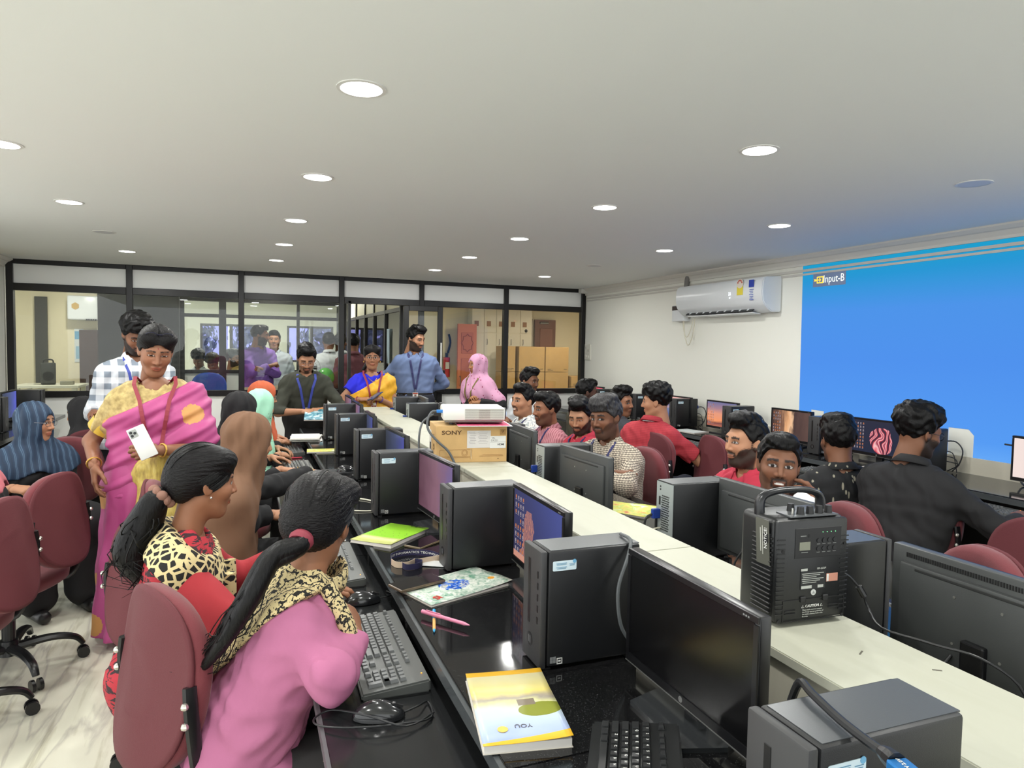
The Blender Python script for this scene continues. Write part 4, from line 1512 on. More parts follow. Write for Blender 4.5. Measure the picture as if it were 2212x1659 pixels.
_HC = {}


def head_geo(kind, res):
    key = (kind, res)
    if key not in _HC:
        _HC[key] = polygonise(head_prims(kind), res)
    return _HC[key]


def smooth01(x, a, b):
    t = np.clip((x - a) / (b - a), 0, 1)
    return t * t * (3 - 2 * t)


def head_color(V, skin, kind, beard, gaze=0.0, smile=False, bindi=False, open_eye=1.0):
    x, y, z = V.T
    skin = np.array(lin(skin))
    col = np.tile(skin, (len(V), 1))
    # blush and shade of the skin itself
    blush = np.exp(-(((np.abs(x) - 0.035) / 0.02) ** 2 + ((z + 0.02) / 0.022) ** 2)) * (y > 0.03)
    col *= (1 + blush[:, None] * np.array([0.10, 0.0, -0.02]))
    hair = np.array([0.012, 0.010, 0.010])

    def blend(w, c):
        nonlocal col
        w = np.clip(w, 0, 1)[:, None]
        col = col * (1 - w) + np.asarray(c) * w
    front = y > 0.045
    # brows
    ax = np.abs(x)
    zb = 0.0315 + 0.10 * (ax - 0.015) - 3.2 * np.maximum(ax - 0.034, 0) ** 1.5
    th = (0.0050 if kind == 'm' else 0.0032)
    blend((np.abs(z - zb) < th) * (ax > 0.010) * (ax < 0.052) * front * 0.92, hair)
    # eyes
    for s in (-1, 1):
        ex = s * 0.030
        dx, dz = x - ex, z - 0.009
        lid = (dx / 0.0145) ** 2 + ((dz + 6 * dx * dx) / (0.0056 * open_eye)) ** 2
        blend((lid < 1.9) * (lid >= 1.0) * front * 0.75, hair * 1.5)
        blend((lid < 1.0) * front, (0.46, 0.43, 0.41))
        iris = (dx - gaze * 0.006) ** 2 + (dz) ** 2
        blend((iris < 0.0068 ** 2) * (lid < 1.15) * front, (0.015, 0.010, 0.008))
    # lips
    lw = (x / 0.0255) ** 2 + ((z + 0.0605) / (0.0105)) ** 2
    lipc = skin * np.array([1.05, 0.62, 0.66]) if kind == 'f' else skin * np.array([0.88, 0.62, 0.66])
    blend((lw < 1.0) * (y > 0.06) * 0.85, lipc)
    if smile:
        tw = (x / 0.018) ** 2 + ((z + 0.0610) / 0.0042) ** 2
        blend((tw < 1.0) * (y > 0.06), (0.75, 0.73, 0.68))
    else:
        blend((np.abs(z + 0.0608) < 0.0014) * (ax < 0.024) * (y > 0.06) * 0.8, skin * 0.3)
    # nostrils
    blend((((ax - 0.0075) / 0.004) ** 2 + ((z + 0.0345) / 0.003) ** 2 < 1) * (y > 0.08) * 0.8, skin * 0.2)
    # facial hair
    if beard:
        jit = 0.0016 * np.sin(900 * x + 700 * z) + 0.0012 * np.sin(1300 * y - 800 * z)
        sw = lambda v, a: smooth01(v + jit, a - 0.0025, a + 0.0025)
        below = lambda v, a: 1 - sw(v, a)
        mous = below(np.abs(z + 0.0455), 0.0062) * below(ax, 0.029) * sw(y, 0.05)
        mous = np.maximum(mous, sw(ax, 0.022) * below(ax, 0.031) * below(z, -0.042) * sw(z, -0.078) * sw(y, 0.05))
        jaw_line = -0.052 + 1.1 * np.maximum(ax - 0.036, 0)
        full = below(z, np.minimum(jaw_line, -0.012)) * smooth01(y, -0.022, -0.006) * sw(lw, 1.2) * below(-z, 0.126)
        full = full * (1 - sw(z, -0.062) * below(ax, 0.031) * sw(y, 0.05))
        side = sw(ax, 0.050) * below(ax, 0.072) * smooth01(y, -0.010, -0.002) * below(y, 0.020) * below(z, 0.025) * sw(z, -0.07)
        chin = below(z, -0.074) * below(ax, 0.021) * sw(y, 0.045)
        if beard == 'full':
            blend(np.maximum(np.maximum(full, side), mous) * 0.93, hair * 1.2)
        elif beard == 'light':
            blend(np.maximum(full, side) * 0.55, hair * 2)
            blend(mous * 0.75, hair * 1.5)
        elif beard == 'goatee':
            blend(np.maximum(full, side) * 0.35, hair * 2)
            blend(np.maximum(chin, mous) * 0.88, hair * 1.3)
        elif beard == 'moustache':
            blend(mous * 0.85, hair * 1.3)
    if bindi:
        blend(((x / 0.0035) ** 2 + ((z - 0.048) / 0.0045) ** 2 < 1) * front, (0.20, 0.01, 0.02))
    return col


def hair_geo(style, res):
    key = ('h', style, res)
    if key in _HC:
        return _HC[key]
    disp = None
    if style in ('short', 'curly', 'quiff', 'fringe'):
        P = [ell((0, -0.016, 0.044), (0.083, 0.103, 0.092), k=0.02)]
        if style == 'short':
            P += [ell((0, 0.045, 0.105), (0.058, 0.045, 0.030), k=0.03)]
            disp = curls(0.0022, 1.0)
        elif style == 'quiff':
            P += [ell((-0.01, 0.050, 0.116), (0.058, 0.046, 0.036), k=0.03), ell((0.012, 0.0, 0.128), (0.062, 0.06, 0.028), k=0.03)]
            disp = curls(0.0030, 0.9)
        elif style == 'fringe':
            P += [ell((0.0, 0.060, 0.088), (0.066, 0.036, 0.034), k=0.03), ell((0, 0.0, 0.118), (0.072, 0.08, 0.03), k=0.03)]
            disp = curls(0.0026, 0.9)
        else:
            P += [ell((0, 0.030, 0.105), (0.082, 0.072, 0.056), k=0.05), ell((0, -0.04, 0.085), (0.095, 0.088, 0.074), k=0.05)]
            disp = curls(0.0042, 0.75)
        drop = {'fringe': 0.050, 'short': 0.071, 'quiff': 0.074, 'curly': 0.060}[style]

        def cut(Q):
            y, z, ax = Q[..., 1], Q[..., 2], np.abs(Q[..., 0])
            zl = np.where(y > 0.058, drop, np.where(y > 0.022, 0.018 + (drop - 0.018) * smooth01(y, 0.022, 0.062), np.where(y > -0.022, 0.018 - 0.040 * smooth01(-y, -0.022, 0.0) + 0.040 * smooth01(-y, 0.0, 0.012), -0.010 - 0.055 * smooth01(-y, 0.03, 0.085))))
            return ((zl - z) * 0.8).astype(F32)
        g = polygonise(P, res, disp, cut, pad=0.02)
    else:                     # 'back': long hair drawn back tight
        P = [ell((0, -0.018, 0.042), (0.085, 0.106, 0.096), k=0.02), ell((0, -0.06, 0.0), (0.072, 0.066, 0.064), k=0.03), ell((-0.045, 0.035, 0.085), (0.042, 0.05, 0.036), k=0.03), ell((0.045, 0.035, 0.085), (0.042, 0.05, 0.036), k=0.03), cap((0, 0.09, 0.10), (0, 0.0, 0.145), 0.006, 0.006, 0.012, sub=True)]

        def cut(Q):
            y, z = Q[..., 1], Q[..., 2]
            ax = np.abs(Q[..., 0])
            zl = np.where(y > 0.050, 0.064 - 0.75 * np.maximum(ax - 0.012, 0), np.where(y > 0.0, -0.004 + 0.040 * smooth01(y, 0.0, 0.055), np.where(y > -0.03, -0.004 - 0.02 * smooth01(-y, 0.0, 0.03), -0.024 - 0.045 * smooth01(-y, 0.03, 0.08))))
            return ((zl - z) * 0.8).astype(F32)

        def disp(Q):
            an = np.arctan2(Q[:, 0], Q[:, 2] - 0.01)
            return (0.0008 * np.sin(an * 46 + 30 * Q[:, 1]) + 0.0006 * np.sin(an * 91 - 20 * Q[:, 1])).astype(F32)
        g = polygonise(P, res, disp, cut, pad=0.01)
    _HC[key] = g
    return g


# ---------------------------------------------------------------- hand (right hand, fingers +y, back of hand +z, thumb at -x)
HAND = {'relaxed': ((12, 22, 16), (14, 26, 18), (18, 30, 20), (22, 34, 22), 0.5), 'mouse': ((10, 30, 22), (8, 30, 24), (14, 34, 26), (22, 40, 30), 0.7),
        'fist': ((78, 88, 50), (80, 90, 50), (80, 90, 50), (80, 88, 48), 0.2), 'hold': ((38, 46, 30), (42, 48, 32), (46, 50, 34), (50, 52, 34), 0.45),
        'flat': ((4, 8, 6), (4, 8, 6), (6, 10, 6), (8, 12, 8), 0.7), 'cheek': ((22, 34, 24), (16, 30, 20), (20, 34, 22), (26, 38, 24), 0.9)}


def hand_geo(pose, res):
    key = ('hand', pose, res)
    if key in _HC:
        return _HC[key]
    spec = HAND[pose]
    P = [cap((0, -0.02, 0), (0, 0.012, 0), 0.023, 0.024, 0.015, fl=((0, 0, 1), 1.45)),
         cap((-0.016, 0.02, 0), (-0.024, 0.082, 0.001), 0.016, 0.013, 0.018, fl=((0, 0, 1), 1.2)), cap((0.0, 0.02, 0.001), (-0.004, 0.086, 0.003), 0.017, 0.0125, 0.018, fl=((0, 0, 1), 1.2)),
         cap((0.012, 0.02, 0), (0.014, 0.082, 0.001), 0.016, 0.012, 0.018, fl=((0, 0, 1), 1.2)), cap((0.020, 0.02, -0.002), (0.030, 0.074, -0.003), 0.015, 0.011, 0.018, fl=((0, 0, 1), 1.2))]
    base = [(-0.025, 0.082, 0.001), (-0.005, 0.087, 0.003), (0.0145, 0.083, 0.001), (0.031, 0.074, -0.003)]
    lens = [(0.042, 0.026, 0.020), (0.046, 0.029, 0.021), (0.042, 0.027, 0.020), (0.033, 0.020, 0.018)]
    rad = [0.0088, 0.0090, 0.0086, 0.0076]
    sp = [-0.10, -0.02, 0.07, 0.17]
    for b, L, r, q, s in zip(base, lens, rad, spec[:4], sp):
        p = np.array(b)
        a = 0.0
        for i in range(3):
            a += math.radians(q[i])
            d = np.array([math.sin(s) * math.cos(a), math.cos(s) * math.cos(a), -math.sin(a)])
            e = p + d * L[i]
            P.append(cap(p, e, r * (1 - 0.07 * i), r * (0.93 - 0.08 * i), 0.006 if i else 0.010))
            p = e
    o = spec[4]
    p = np.array((-0.020, 0.016, -0.006))
    dirs = [(-0.75 * o - 0.25, 0.70, -0.45), (-0.55 * o - 0.05, 0.85, -0.40), (-0.15, 0.95, -0.35)]
    for i, (d, L, r) in enumerate(zip(dirs, (0.040, 0.032, 0.026), (0.0150, 0.0105, 0.0095))):
        e = p + nrm(d) * L
        P.append(cap(p, e, r, (0.0108, 0.0098, 0.0078)[i], 0.014 if i == 0 else 0.006))
        p = e
    _HC[key] = polygonise(P, res)
    return _HC[key]


# ---------------------------------------------------------------- skin and hair materials
m, nt, b = new_mat('skin')
at = nt.nodes.new('ShaderNodeVertexColor')
at.layer_name = 'Col'
nt.links.new(at.outputs[0], b.inputs['Base Color'])
b.inputs['Roughness'].default_value = 0.52
b.inputs['Specular IOR Level'].default_value = 0.35
b.inputs['Subsurface Weight'].default_value = 0.0
M_skin = m


def hair_mat(name, rgb, scale=(300, 300, 40), bump=0.5, rough=0.42):
    m, nt, b = new_mat(name)
    v = objco(nt, scale=scale)
    n1 = noise(nt, v, 1.0, 3)
    r1 = ramp(nt, [(0.25, tuple(int(c * 0.5) for c in rgb)), (0.75, tuple(min(255, int(c * 1.7)) for c in rgb))])
    nt.links.new(n1, r1.inputs[0])
    nt.links.new(r1.outputs[0], b.inputs['Base Color'])
    bp = nt.nodes.new('ShaderNodeBump')
    bp.inputs['Strength'].default_value = bump
    bp.inputs['Distance'].default_value = 0.004
    nt.links.new(n1, bp.inputs['Height'])
    nt.links.new(bp.outputs[0], b.inputs['Normal'])
    b.inputs['Roughness'].default_value = rough
    b.inputs['Specular IOR Level'].default_value = 0.2
    return m


M_hair = hair_mat('hair_black', (11, 10, 11), (170, 170, 60))
M_hairs = hair_mat('hair_sleek', (12, 11, 12), (330, 40, 330), 0.8, 0.40)
M_hairg = hair_mat('hair_greyish', (44, 43, 44), (170, 170, 60))


def ik(S_, W_, l1, l2, pole):
    S_, W_ = np.asarray(S_, float), np.asarray(W_, float)
    d = W_ - S_
    L = np.linalg.norm(d)
    if L > (l1 + l2) * 0.995:
        W_ = S_ + d / L * (l1 + l2) * 0.995
        d = W_ - S_
        L = np.linalg.norm(d)
    L = max(L, 0.08)
    u = d / L
    a = (l1 * l1 - l2 * l2 + L * L) / (2 * L)
    h = math.sqrt(max(l1 * l1 - a * a, 1e-6))
    p = np.asarray(pole, float)
    p = p - u * (p @ u)
    p = nrm(p)
    return S_ + u * a + p * h, W_


class Person:
    """root at the floor below the hips; local +y is the way the hips face"""

    def __init__(self, label, head, face, hz, sit=True, lean=0.05, side=0.0, s=1.0, fat=1.0, twist=0.0, look=None, pitch=0.0, roll=0.0,
                 skin=(142, 98, 72), kind='m', res=0.006, group='people in the room', neck=None, nback=1.0, headscale=0.97):
        self.label, self.s, self.fat, self.sit, self.res, self.skin, self.kind = label, s, fat, sit, res, skin, kind
        th = math.radians(face)
        f = np.array([math.cos(th), math.sin(th)])
        hp = np.array(head, float)
        r = np.array([f[1], -f[0]])
        org = hp[:2] - f * lean - r * side
        self.root = empty('person', (float(org[0]), float(org[1]), 0), th - PI / 2, label, 'person', group)
        self.th = th
        self.org = np.array([org[0], org[1], 0.0])
        self.Rw = rotz(th - PI / 2)
        H = self.toL(hp)
        self.H = H
        self.hip = np.array([0, 0, hz])
        lk = math.radians(face if look is None else look) - th
        neck = neck or (0.172 if kind == 'f' else 0.158)
        self.HR = rotz(lk) @ rotx(math.radians(pitch)) @ roty(math.radians(roll))
        self.hs = headscale * s
        # neck base follows the torso line
        self.N = H + np.array([0, -0.02, -neck * s]) + np.array([0, -0.21 * lean, 0]) * nback
        self.u = nrm(self.N - self.hip)
        tw = math.radians(twist)
        r0 = np.array([math.cos(tw), math.sin(tw), 0])
        r0 = nrm(r0 - self.u * (r0 @ self.u))
        self.r = r0
        self.f = np.cross(self.u, self.r)
        self.TL = np.linalg.norm(self.N - self.hip)
        w = 0.163 * s * (0.92 if kind == 'f' else 1.0)
        self.Sh = {sd: self.N + self.r * sd * w - self.u * 0.082 for sd in (-1, 1)}
        self.arm = {}
        self.hand = {}
        self.parts = []
        self.shoulder_w = w

    def toL(self, p):
        return self.Rw.T @ (np.asarray(p, float) - self.org)

    def arms(self, R=None, L=None, poleR=None, poleL=None, hR='relaxed', hL='relaxed', nR=None, nL=None, dR=None, dL=None, local=False, eR=None, eL=None):
        """wrist targets in world space; None hangs the arm"""
        l1, l2 = 0.285 * self.s, 0.245 * self.s
        for sd, W_, pole, hp, nn, dd, ee in ((1, R, poleR, hR, nR, dR, eR), (-1, L, poleL, hL, nL, dL, eL)):
            if W_ is None:
                W_ = self.Sh[sd] + np.array([sd * 0.07, 0.03, -0.50 * self.s])
            elif not local:
                W_ = self.toL(W_)
            if pole is None:
                pole = np.array([sd * 0.5, -0.5, -0.8])
            if ee is not None:
                E_ = self.toL(ee)
            else:
                E_, W_ = ik(self.Sh[sd], W_, l1, l2, pole)
            self.arm[sd] = (E_, W_)
            fd = nrm(W_ - E_)
            if self.sit and dd is None:
                fd = nrm([fd[0], max(fd[1], 0.2), min(fd[2], -0.12)])
            if dd is not None:
                fd = nrm(self.Rw.T @ np.asarray(dd, float))
            n_ = np.array([sd * 0.3, 0.2, 1.0]) if nn is None else self.Rw.T @ np.asarray(nn, float)
            self.hand[sd] = (hp, fd, n_)
        return self

    # ------------------------------------------------------------ torso / limb volumes
    def torso(self, g=0.0, k=0.06):
        s, ft = self.s, self.fat
        u, r, f = self.u, self.r, self.f
        at = lambda t, dx=0.0, dy=0.0: self.hip + u * (self.TL * t) + r * dx + f * dy
        fl = (f, 1.28)
        P = [cap(at(0.02, -0.085 * s), at(0.02, 0.085 * s), 0.102 * s * ft + g, None, k, fl=(np.array([0, 1.0, 0]), 1.05)),
             cap(at(0.30, -0.062 * s), at(0.30, 0.062 * s), 0.103 * s * ft + g, None, k, fl=(f, 1.12 / max(ft, 1))),
             cap(at(0.52, -0.075 * s), at(0.52, 0.075 * s), 0.110 * s * (0.5 + 0.5 * ft) + g, None, k, fl=fl),
             cap(at(0.74, -0.092 * s), at(0.74, 0.092 * s), 0.110 * s * (0.6 + 0.4 * ft) + g, None, k, fl=fl),
             cap(at(0.87, -0.45 * self.shoulder_w), at(0.87, 0.45 * self.shoulder_w), 0.064 * s + g, None, k),
             cap(self.Sh[-1], self.Sh[1], 0.047 * s + g * 0.8, None, k),
             cap(at(0.86), at(1.0), 0.070 * s + g * 0.5, 0.052 * s + g * 0.4, 0.05)]
        if self.kind == 'f':
            for sd in (-1, 1):
                P.append(ell(at(0.66, sd * 0.062 * s, 0.085 * s), np.array([0.060, 0.052, 0.058]) * s * (0.5 + 0.5 * ft) + g * 0.6, k=0.045))
        return P

    def legs_j(self):
        s = self.s
        J = {}
        for sd in (-1, 1):
            h = self.hip + np.array([sd * 0.085 * s, 0, 0])
            if self.sit:
                kn = self.hip + np.array([sd * 0.12, 0.40 * s, 0.015])
                an = np.array([sd * 0.12, 0.36 * s, 0.085])
            else:
                kn = np.array([sd * 0.095, 0.012, self.hip[2] * 0.52])
                an = np.array([sd * 0.10, -0.01, 0.085])
            J[sd] = (h, kn, an)
        return J

    def build_body(self, beard=None, gaze=0.0, smile=False, bindi=False, hres=None, open_eye=1.0, bare=()):
        s = self.s
        P = self.torso(-0.008)
        for sd in (-1, 1):
            E_, W_ = self.arm[sd]
            P += [cap(self.Sh[sd], E_, 0.046 * s, 0.038 * s, 0.03), cap(E_, W_, 0.038 * s, 0.0255 * s, 0.02)]
        for sd, (h, kn, an) in self.legs_j().items():
            P += [cap(h, kn, 0.082 * s, 0.056 * s, 0.04), cap(kn, an, 0.052 * s, 0.036 * s, 0.03), cap(an + np.array([0, 0, -0.04]), an + np.array([0, 0.13, -0.055]), 0.036, 0.028, 0.03)]
        V, Fq = polygonise(P, max(0.011, self.res * 1.6))
        skin = np.array(lin(self.skin))
        cols = [np.tile(skin, (len(V), 1))]
        Vs, Fs = [V], [Fq]
        n = len(V)
        hres = hres or self.res * 0.75
        hv, hf = head_geo(self.kind, hres)
        cols.append(head_color(hv, self.skin, self.kind, beard, gaze, smile, bindi, open_eye))
        Vs.append(hv * self.hs @ self.HR.T + self.H)
        Fs.append(hf + n)
        n += len(hv)
        for sd in (-1, 1):
            hp, fd, nn = self.hand[sd]
            gv, gf = hand_geo(hp, max(0.0035, hres))
            gv = gv * np.array([sd, 1, 1]) * s * 0.93
            if sd < 0:
                gf = gf[:, ::-1]
            z = nrm(nn - fd * (nn @ fd))
            x = np.cross(fd, z)
            M = np.stack([x, fd, z], 1)
            Vs.append(gv @ M.T + self.arm[sd][1])
            Fs.append(gf + n)
            n += len(gv)
            cols.append(np.tile(skin * 1.03, (len(gv), 1)))
        me = np_mesh('body', np.concatenate(Vs), np.concatenate(Fs), np.concatenate(cols))
        mesh_obj('body', me, M_skin, self.root)
        return self

    def add(self, name, VF, m):
        me = np_mesh(name, *VF)
        return mesh_obj(name, me, m, self.root)

    def shirt(self, m, sleeve=1.0, hem=0.05, g=0.014, loose=0.010, collar=True, wr=0.007, name='shirt', neckline=0.062, seed=1.0, res=None, wsc=1.3):
        """sleeve: 1 = to the wrist, 0 = to the elbow, -0.5 = half the upper arm"""
        s = self.s
        P = self.torso(g)
        self.cloth = P
        P2 = []
        for sd in (-1, 1):
            E_, W_ = self.arm[sd]
            Sd = self.Sh[sd]
            if sleeve >= 0:
                P2.append(cap(Sd, E_, 0.050 * s + loose, 0.044 * s + loose, 0.03))
                if sleeve > 0:
                    e = E_ + (W_ - E_) * sleeve * 0.98
                    P2.append(cap(E_, e + nrm(W_ - E_) * 0.05, 0.046 * s + loose * 0.9, 0.034 * s + loose * 0.6, 0.02, clip=[(e, nrm(W_ - E_))]))
            else:
                e = Sd + (E_ - Sd) * (1 + sleeve)
                P2.append(cap(Sd, e + nrm(E_ - Sd) * 0.06, 0.056 * s + loose, 0.052 * s + loose * 1.2, 0.035, clip=[(e, nrm(E_ - Sd))]))
        P = P + P2
        nb = self.N
        hu = nrm(self.H - self.N)
        P.append(cap(nb + hu * 0.010, nb + hu * 0.16, neckline * s, 0.085, 0.006, sub=True))
        if hem < 0:
            ext = [cap(self.hip + np.array([-0.085 * s, 0, 0]), self.hip + np.array([-0.09 * s, 0, hem]), 0.108 * s * self.fat + g, 0.115 * s * self.fat + g, 0.06),
                   cap(self.hip + np.array([0.085 * s, 0, 0]), self.hip + np.array([0.09 * s, 0, hem]), 0.108 * s * self.fat + g, 0.115 * s * self.fat + g, 0.06)] if not self.sit else []
            P = ext + P
        hipz = self.hip[2]

        def cut(Q):
            return (hipz + hem - 0.0 - Q[..., 2]).astype(F32)
        self.top_prims = P
        V, Fq = polygonise(P, res or self.res * 1.25, wrinkle(wr, wsc, seed), cut, pad=0.01)
        o = self.add(name, (V, Fq), m)
        if collar:
            self.collar(m)
        return o

    def collar(self, m):
        hu = nrm(self.H - self.N)
        c = self.N + hu * 0.026
        r = self.r
        f = np.cross(hu, r)
        f = nrm(f)
        mb = MB()
        n = 26
        R0 = 0.066 * self.s
        rows = []
        for i in range(n + 1):
            a2 = math.radians(28 + 304 * i / n)
            ca, sa = math.cos(a2), math.sin(a2)
            d = f * ca + r * sa
            edge = min(i, n - i)
            dip = -0.020 if edge < 2 else (-0.008 if edge < 5 else 0.0)
            ext = 0.022 if edge < 3 else 0.006
            p0 = c + d * R0 * (1.0) + hu * (-0.012 + dip)
            p1 = c + d * (R0 * 0.93) + hu * (0.026 + dip)
            p2 = c + d * (R0 * 1.10) + hu * (0.024 + dip)
            p3 = c + d * (R0 * 1.38 + ext * 0.5) + hu * (-0.010 + dip - ext * 0.9)
            rows.append([mb.bm.verts.new(Vector(p)) for p in (p0, p1, p2, p3)])
        for i in range(n):
            for j in range(3):
                mb.bm.faces.new((rows[i][j], rows[i][j + 1], rows[i + 1][j + 1], rows[i + 1][j]))
        o = mb.obj('collar', m, self.root)
        md = o.modifiers.new('thick', 'SOLIDIFY')
        md.thickness = 0.003
        sm(o, 60)

    def trousers(self, m, g=0.016, name='trousers', belt=None, wr=0.004, loose=0.0):
        s = self.s
        P = [cap(self.hip + self.u * 0.03 + np.array([-0.075 * s, 0, 0]), self.hip + self.u * 0.03 + np.array([0.075 * s, 0, 0]), 0.106 * s * self.fat + g, None, 0.05, fl=(np.array([0, 1.0, 0]), 1.05)),
             cap(self.hip + np.array([-0.07 * s, 0, -0.04]), self.hip + np.array([0.07 * s, 0, -0.04]), 0.100 * s * self.fat + g, None, 0.05)]
        for sd, (h, kn, an) in self.legs_j().items():
            P += [cap(h, kn, 0.086 * s * (0.5 + 0.5 * self.fat) + g, 0.060 * s + g + loose, 0.05), cap(kn, an, 0.056 * s + g + loose, 0.046 * s + g + loose, 0.03)]
        top = self.hip + self.u * 0.105
        u = nrm([0, -0.3, 1.0]) if self.sit else self.u

        def cut(Q):
            return ((Q - top.astype(F32)) @ u.astype(F32)).astype(F32)
        V, Fq = polygonise(P, max(self.res * 1.5, 0.010), wrinkle(wr, 0.9, 2.0), cut)
        self.add(name, (V, Fq), m)
        for sd, (h, kn, an) in self.legs_j().items():
            V, Fq = polygonise([cap(an + np.array([0, -0.03, -0.045]), an + np.array([0, 0.15, -0.05]), 0.042, 0.036, 0.02, clip=[((0, 0, 0.004), (0, 0, -1))]), cap(an + np.array([0, 0, -0.04]), an + np.array([0, 0, 0.0]), 0.044, 0.040, 0.02)], 0.010)
            self.add('shoe', (V, Fq), mat('shoe_black', (28, 26, 26), 0.4))
        if belt:
            mb = MB()
            n = 28
            c = self.hip + self.u * 0.09
            rows = []
            prim = P
            for i in range(n + 1):
                a = 2 * PI * i / n
                d = self.r * math.sin(a) + self.f * math.cos(a)
                q = self.surf(P, c, d) + d * 0.004
                rows.append([mb.bm.verts.new(Vector(q + self.u * dz)) for dz in (-0.016, 0.016)])
            for i in range(n):
                mb.bm.faces.new((rows[i][0], rows[i + 1][0], rows[i + 1][1], rows[i][1]))
            o = mb.obj('belt', belt, self.root)
            md = o.modifiers.new('thick', 'SOLIDIFY')
            md.thickness = 0.004
            q = self.surf(P, c, self.f) + self.f * 0.010
            MB().box(q, (0.045, 0.008, 0.036), bev=0.003).obj('belt_buckle', mat('buckle', (190, 188, 182), 0.3, 0.8), self.root)
        return self

    def surf(self, prims, c, d, start=0.5):
        """point on the blended surface going from outside towards c along -d"""
        c = np.asarray(c, float)
        t = np.linspace(start, 0.0, 240)
        Pq = (c + t[:, None] * d).astype(F32)
        D = peval(prims, Pq)
        i = np.argmax(D < 0.0)
        return c + d * t[i]

    def hair(self, style, m=None, hres=None, scale=1.0):
        V, Fq = hair_geo(style, hres or self.res * 0.75)
        V = V * self.hs * scale @ self.HR.T + self.H
        me = np_mesh('hair', V, Fq)
        o = mesh_obj('hair', me, m or M_hair, self.root)
        return o

    def strands(self, n, band, sc=1.05, seed=1, m=None):
        """fine locks lying on the skull from the hairline back to the band"""
        rr_ = random.Random(seed)
        mb = MB()
        cen, rad = np.array([0, -0.018, 0.042]), np.array([0.085, 0.106, 0.096])
        e = nrm((np.asarray(band) - cen) / rad)
        for k in range(n):
            ph = math.radians(rr_.uniform(-178, 178))
            af = abs(math.degrees(ph))
            z0 = 0.068 - 0.0008 * af + (0 if af < 95 else -0.0006 * (af - 95)) + rr_.uniform(-0.004, 0.05 if rr_.random() < 0.5 else 0.004)
            zz = (z0 - cen[2]) / rad[2]
            hr = math.sqrt(max(0.05, 1 - zz * zz))
            s0 = nrm([math.sin(ph) * hr, math.cos(ph) * hr, zz])
            w = math.acos(max(-1, min(1, float(s0 @ e))))
            if w < 0.25:
                continue
            pts = []
            lift = rr_.uniform(1.0, 1.018)
            for i in range(9):
                t = i / 8
                d = (s0 * math.sin((1 - t) * w) + e * math.sin(t * w)) / math.sin(w)
                pts.append(self.hp((cen + rad * d * (lift - 0.012 * (i == 0))) * sc))
            mb.tube(pts, [0.0007, 0.0015, 0.0015, 0.0011], n=4, smooth=2, caps=False)
        o = mb.obj('hair_strands', m or M_hair, self.root, smooth=True)
        o['kind'] = 'stuff'
        return o

    def hp(self, p):
        """head-frame point to local"""
        return self.HR @ (np.asarray(p, float) * self.hs) + self.H

    def glasses(self, m, r=0.021):
        mb = MB()
        for sd in (-1, 1):
            pts = []
            for i in range(17):
                a = 2 * PI * i / 16
                pts.append(self.hp((sd * 0.031 + r * 1.1 * math.cos(a), 0.101 - 0.004 * abs(math.cos(a)), 0.006 + r * 0.86 * math.sin(a))))
            mb.tube(pts, 0.0014, n=5, smooth=0)
            mb.tube([self.hp((sd * 0.054, 0.098, 0.012)), self.hp((sd * 0.074, 0.06, 0.012)), self.hp((sd * 0.081, 0.0, 0.012))], 0.0014, n=5)
        mb.tube([self.hp((-0.010, 0.103, 0.010)), self.hp((0, 0.106, 0.012)), self.hp((0.010, 0.103, 0.010))], 0.0014, n=5)
        return mb.obj('glasses', m, self.root)

    def lanyard(self, m, card=True, drop=0.30, w=0.016, cardm=None, end=0.0):
        prims = self.top_prims
        u, r, f = self.u, self.r, self.f
        pts = {}
        tip = self.N - u * drop
        for sd in (-1, 1):
            row = []
            for i in range(15):
                t = i / 14
                c = self.N - u * (0.02 + (drop - 0.02) * t) + r * sd * (0.058 * (1 - t) + 0.004 + end)
                d = f if t > 0.12 else nrm(f + u * (0.9 - 6 * t) + r * sd * 0.2)
                row.append(self.surf(prims, c - f * 0.02, d) + d * 0.0075)
            back = [self.N + r * sd * 0.066 + u * 0.012 - f * 0.005, self.N + r * sd * 0.05 + u * 0.022 - f * 0.055]
            row = [back[1], back[0]] + row
            mb = MB()
            rows = []
            for i, p in enumerate(row):
                dr = nrm(row[min(i + 1, len(row) - 1)] - row[max(i - 1, 0)])
                nn = f if i > 2 else nrm(u + f * 0.3)
                sd_ = nrm(np.cross(dr, nn))
                rows.append([mb.bm.verts.new(Vector(p + sd_ * w / 2)), mb.bm.verts.new(Vector(p - sd_ * w / 2))])
            for i in range(len(rows) - 1):
                mb.bm.faces.new((rows[i][0], rows[i + 1][0], rows[i + 1][1], rows[i][1]))
            o = mb.obj('lanyard', m, self.root)
            md = o.modifiers.new('thick', 'SOLIDIFY')
            md.thickness = 0.0016
        q = self.surf(prims, tip - f * 0.02, f) + f * 0.008
        if card:
            q2 = self.surf(prims, tip - u * 0.075, f) + f * 0.012
            rotm = Matrix(np.stack([r, f, u], 1).tolist())
            MB().box(q2, (0.056, 0.003, 0.086), rot=rotm, bev=0.001, seg=1).obj('id_card', cardm or mat('card_white', (222, 222, 220), 0.35), self.root)
            MB().box(q2 + f * 0.0022 + u * 0.008, (0.022, 0.001, 0.028), rot=rotm).obj('card_photo', mat('card_photo', (120, 92, 80), 0.5), self.root)
            MB().box(q2 + f * 0.0022 + u * 0.034, (0.05, 0.001, 0.012), rot=rotm).obj('card_band', mat('card_band', (170, 70, 50), 0.5), self.root)
            MB().box((q + q2 + u * 0.043) / 2, (0.010, 0.004, max(0.01, float(np.linalg.norm(q - q2 - u * 0.043)))), rot=rotm).obj('clip', mat('clip_grey', (120, 120, 122), 0.3, 0.6), self.root)
        return self
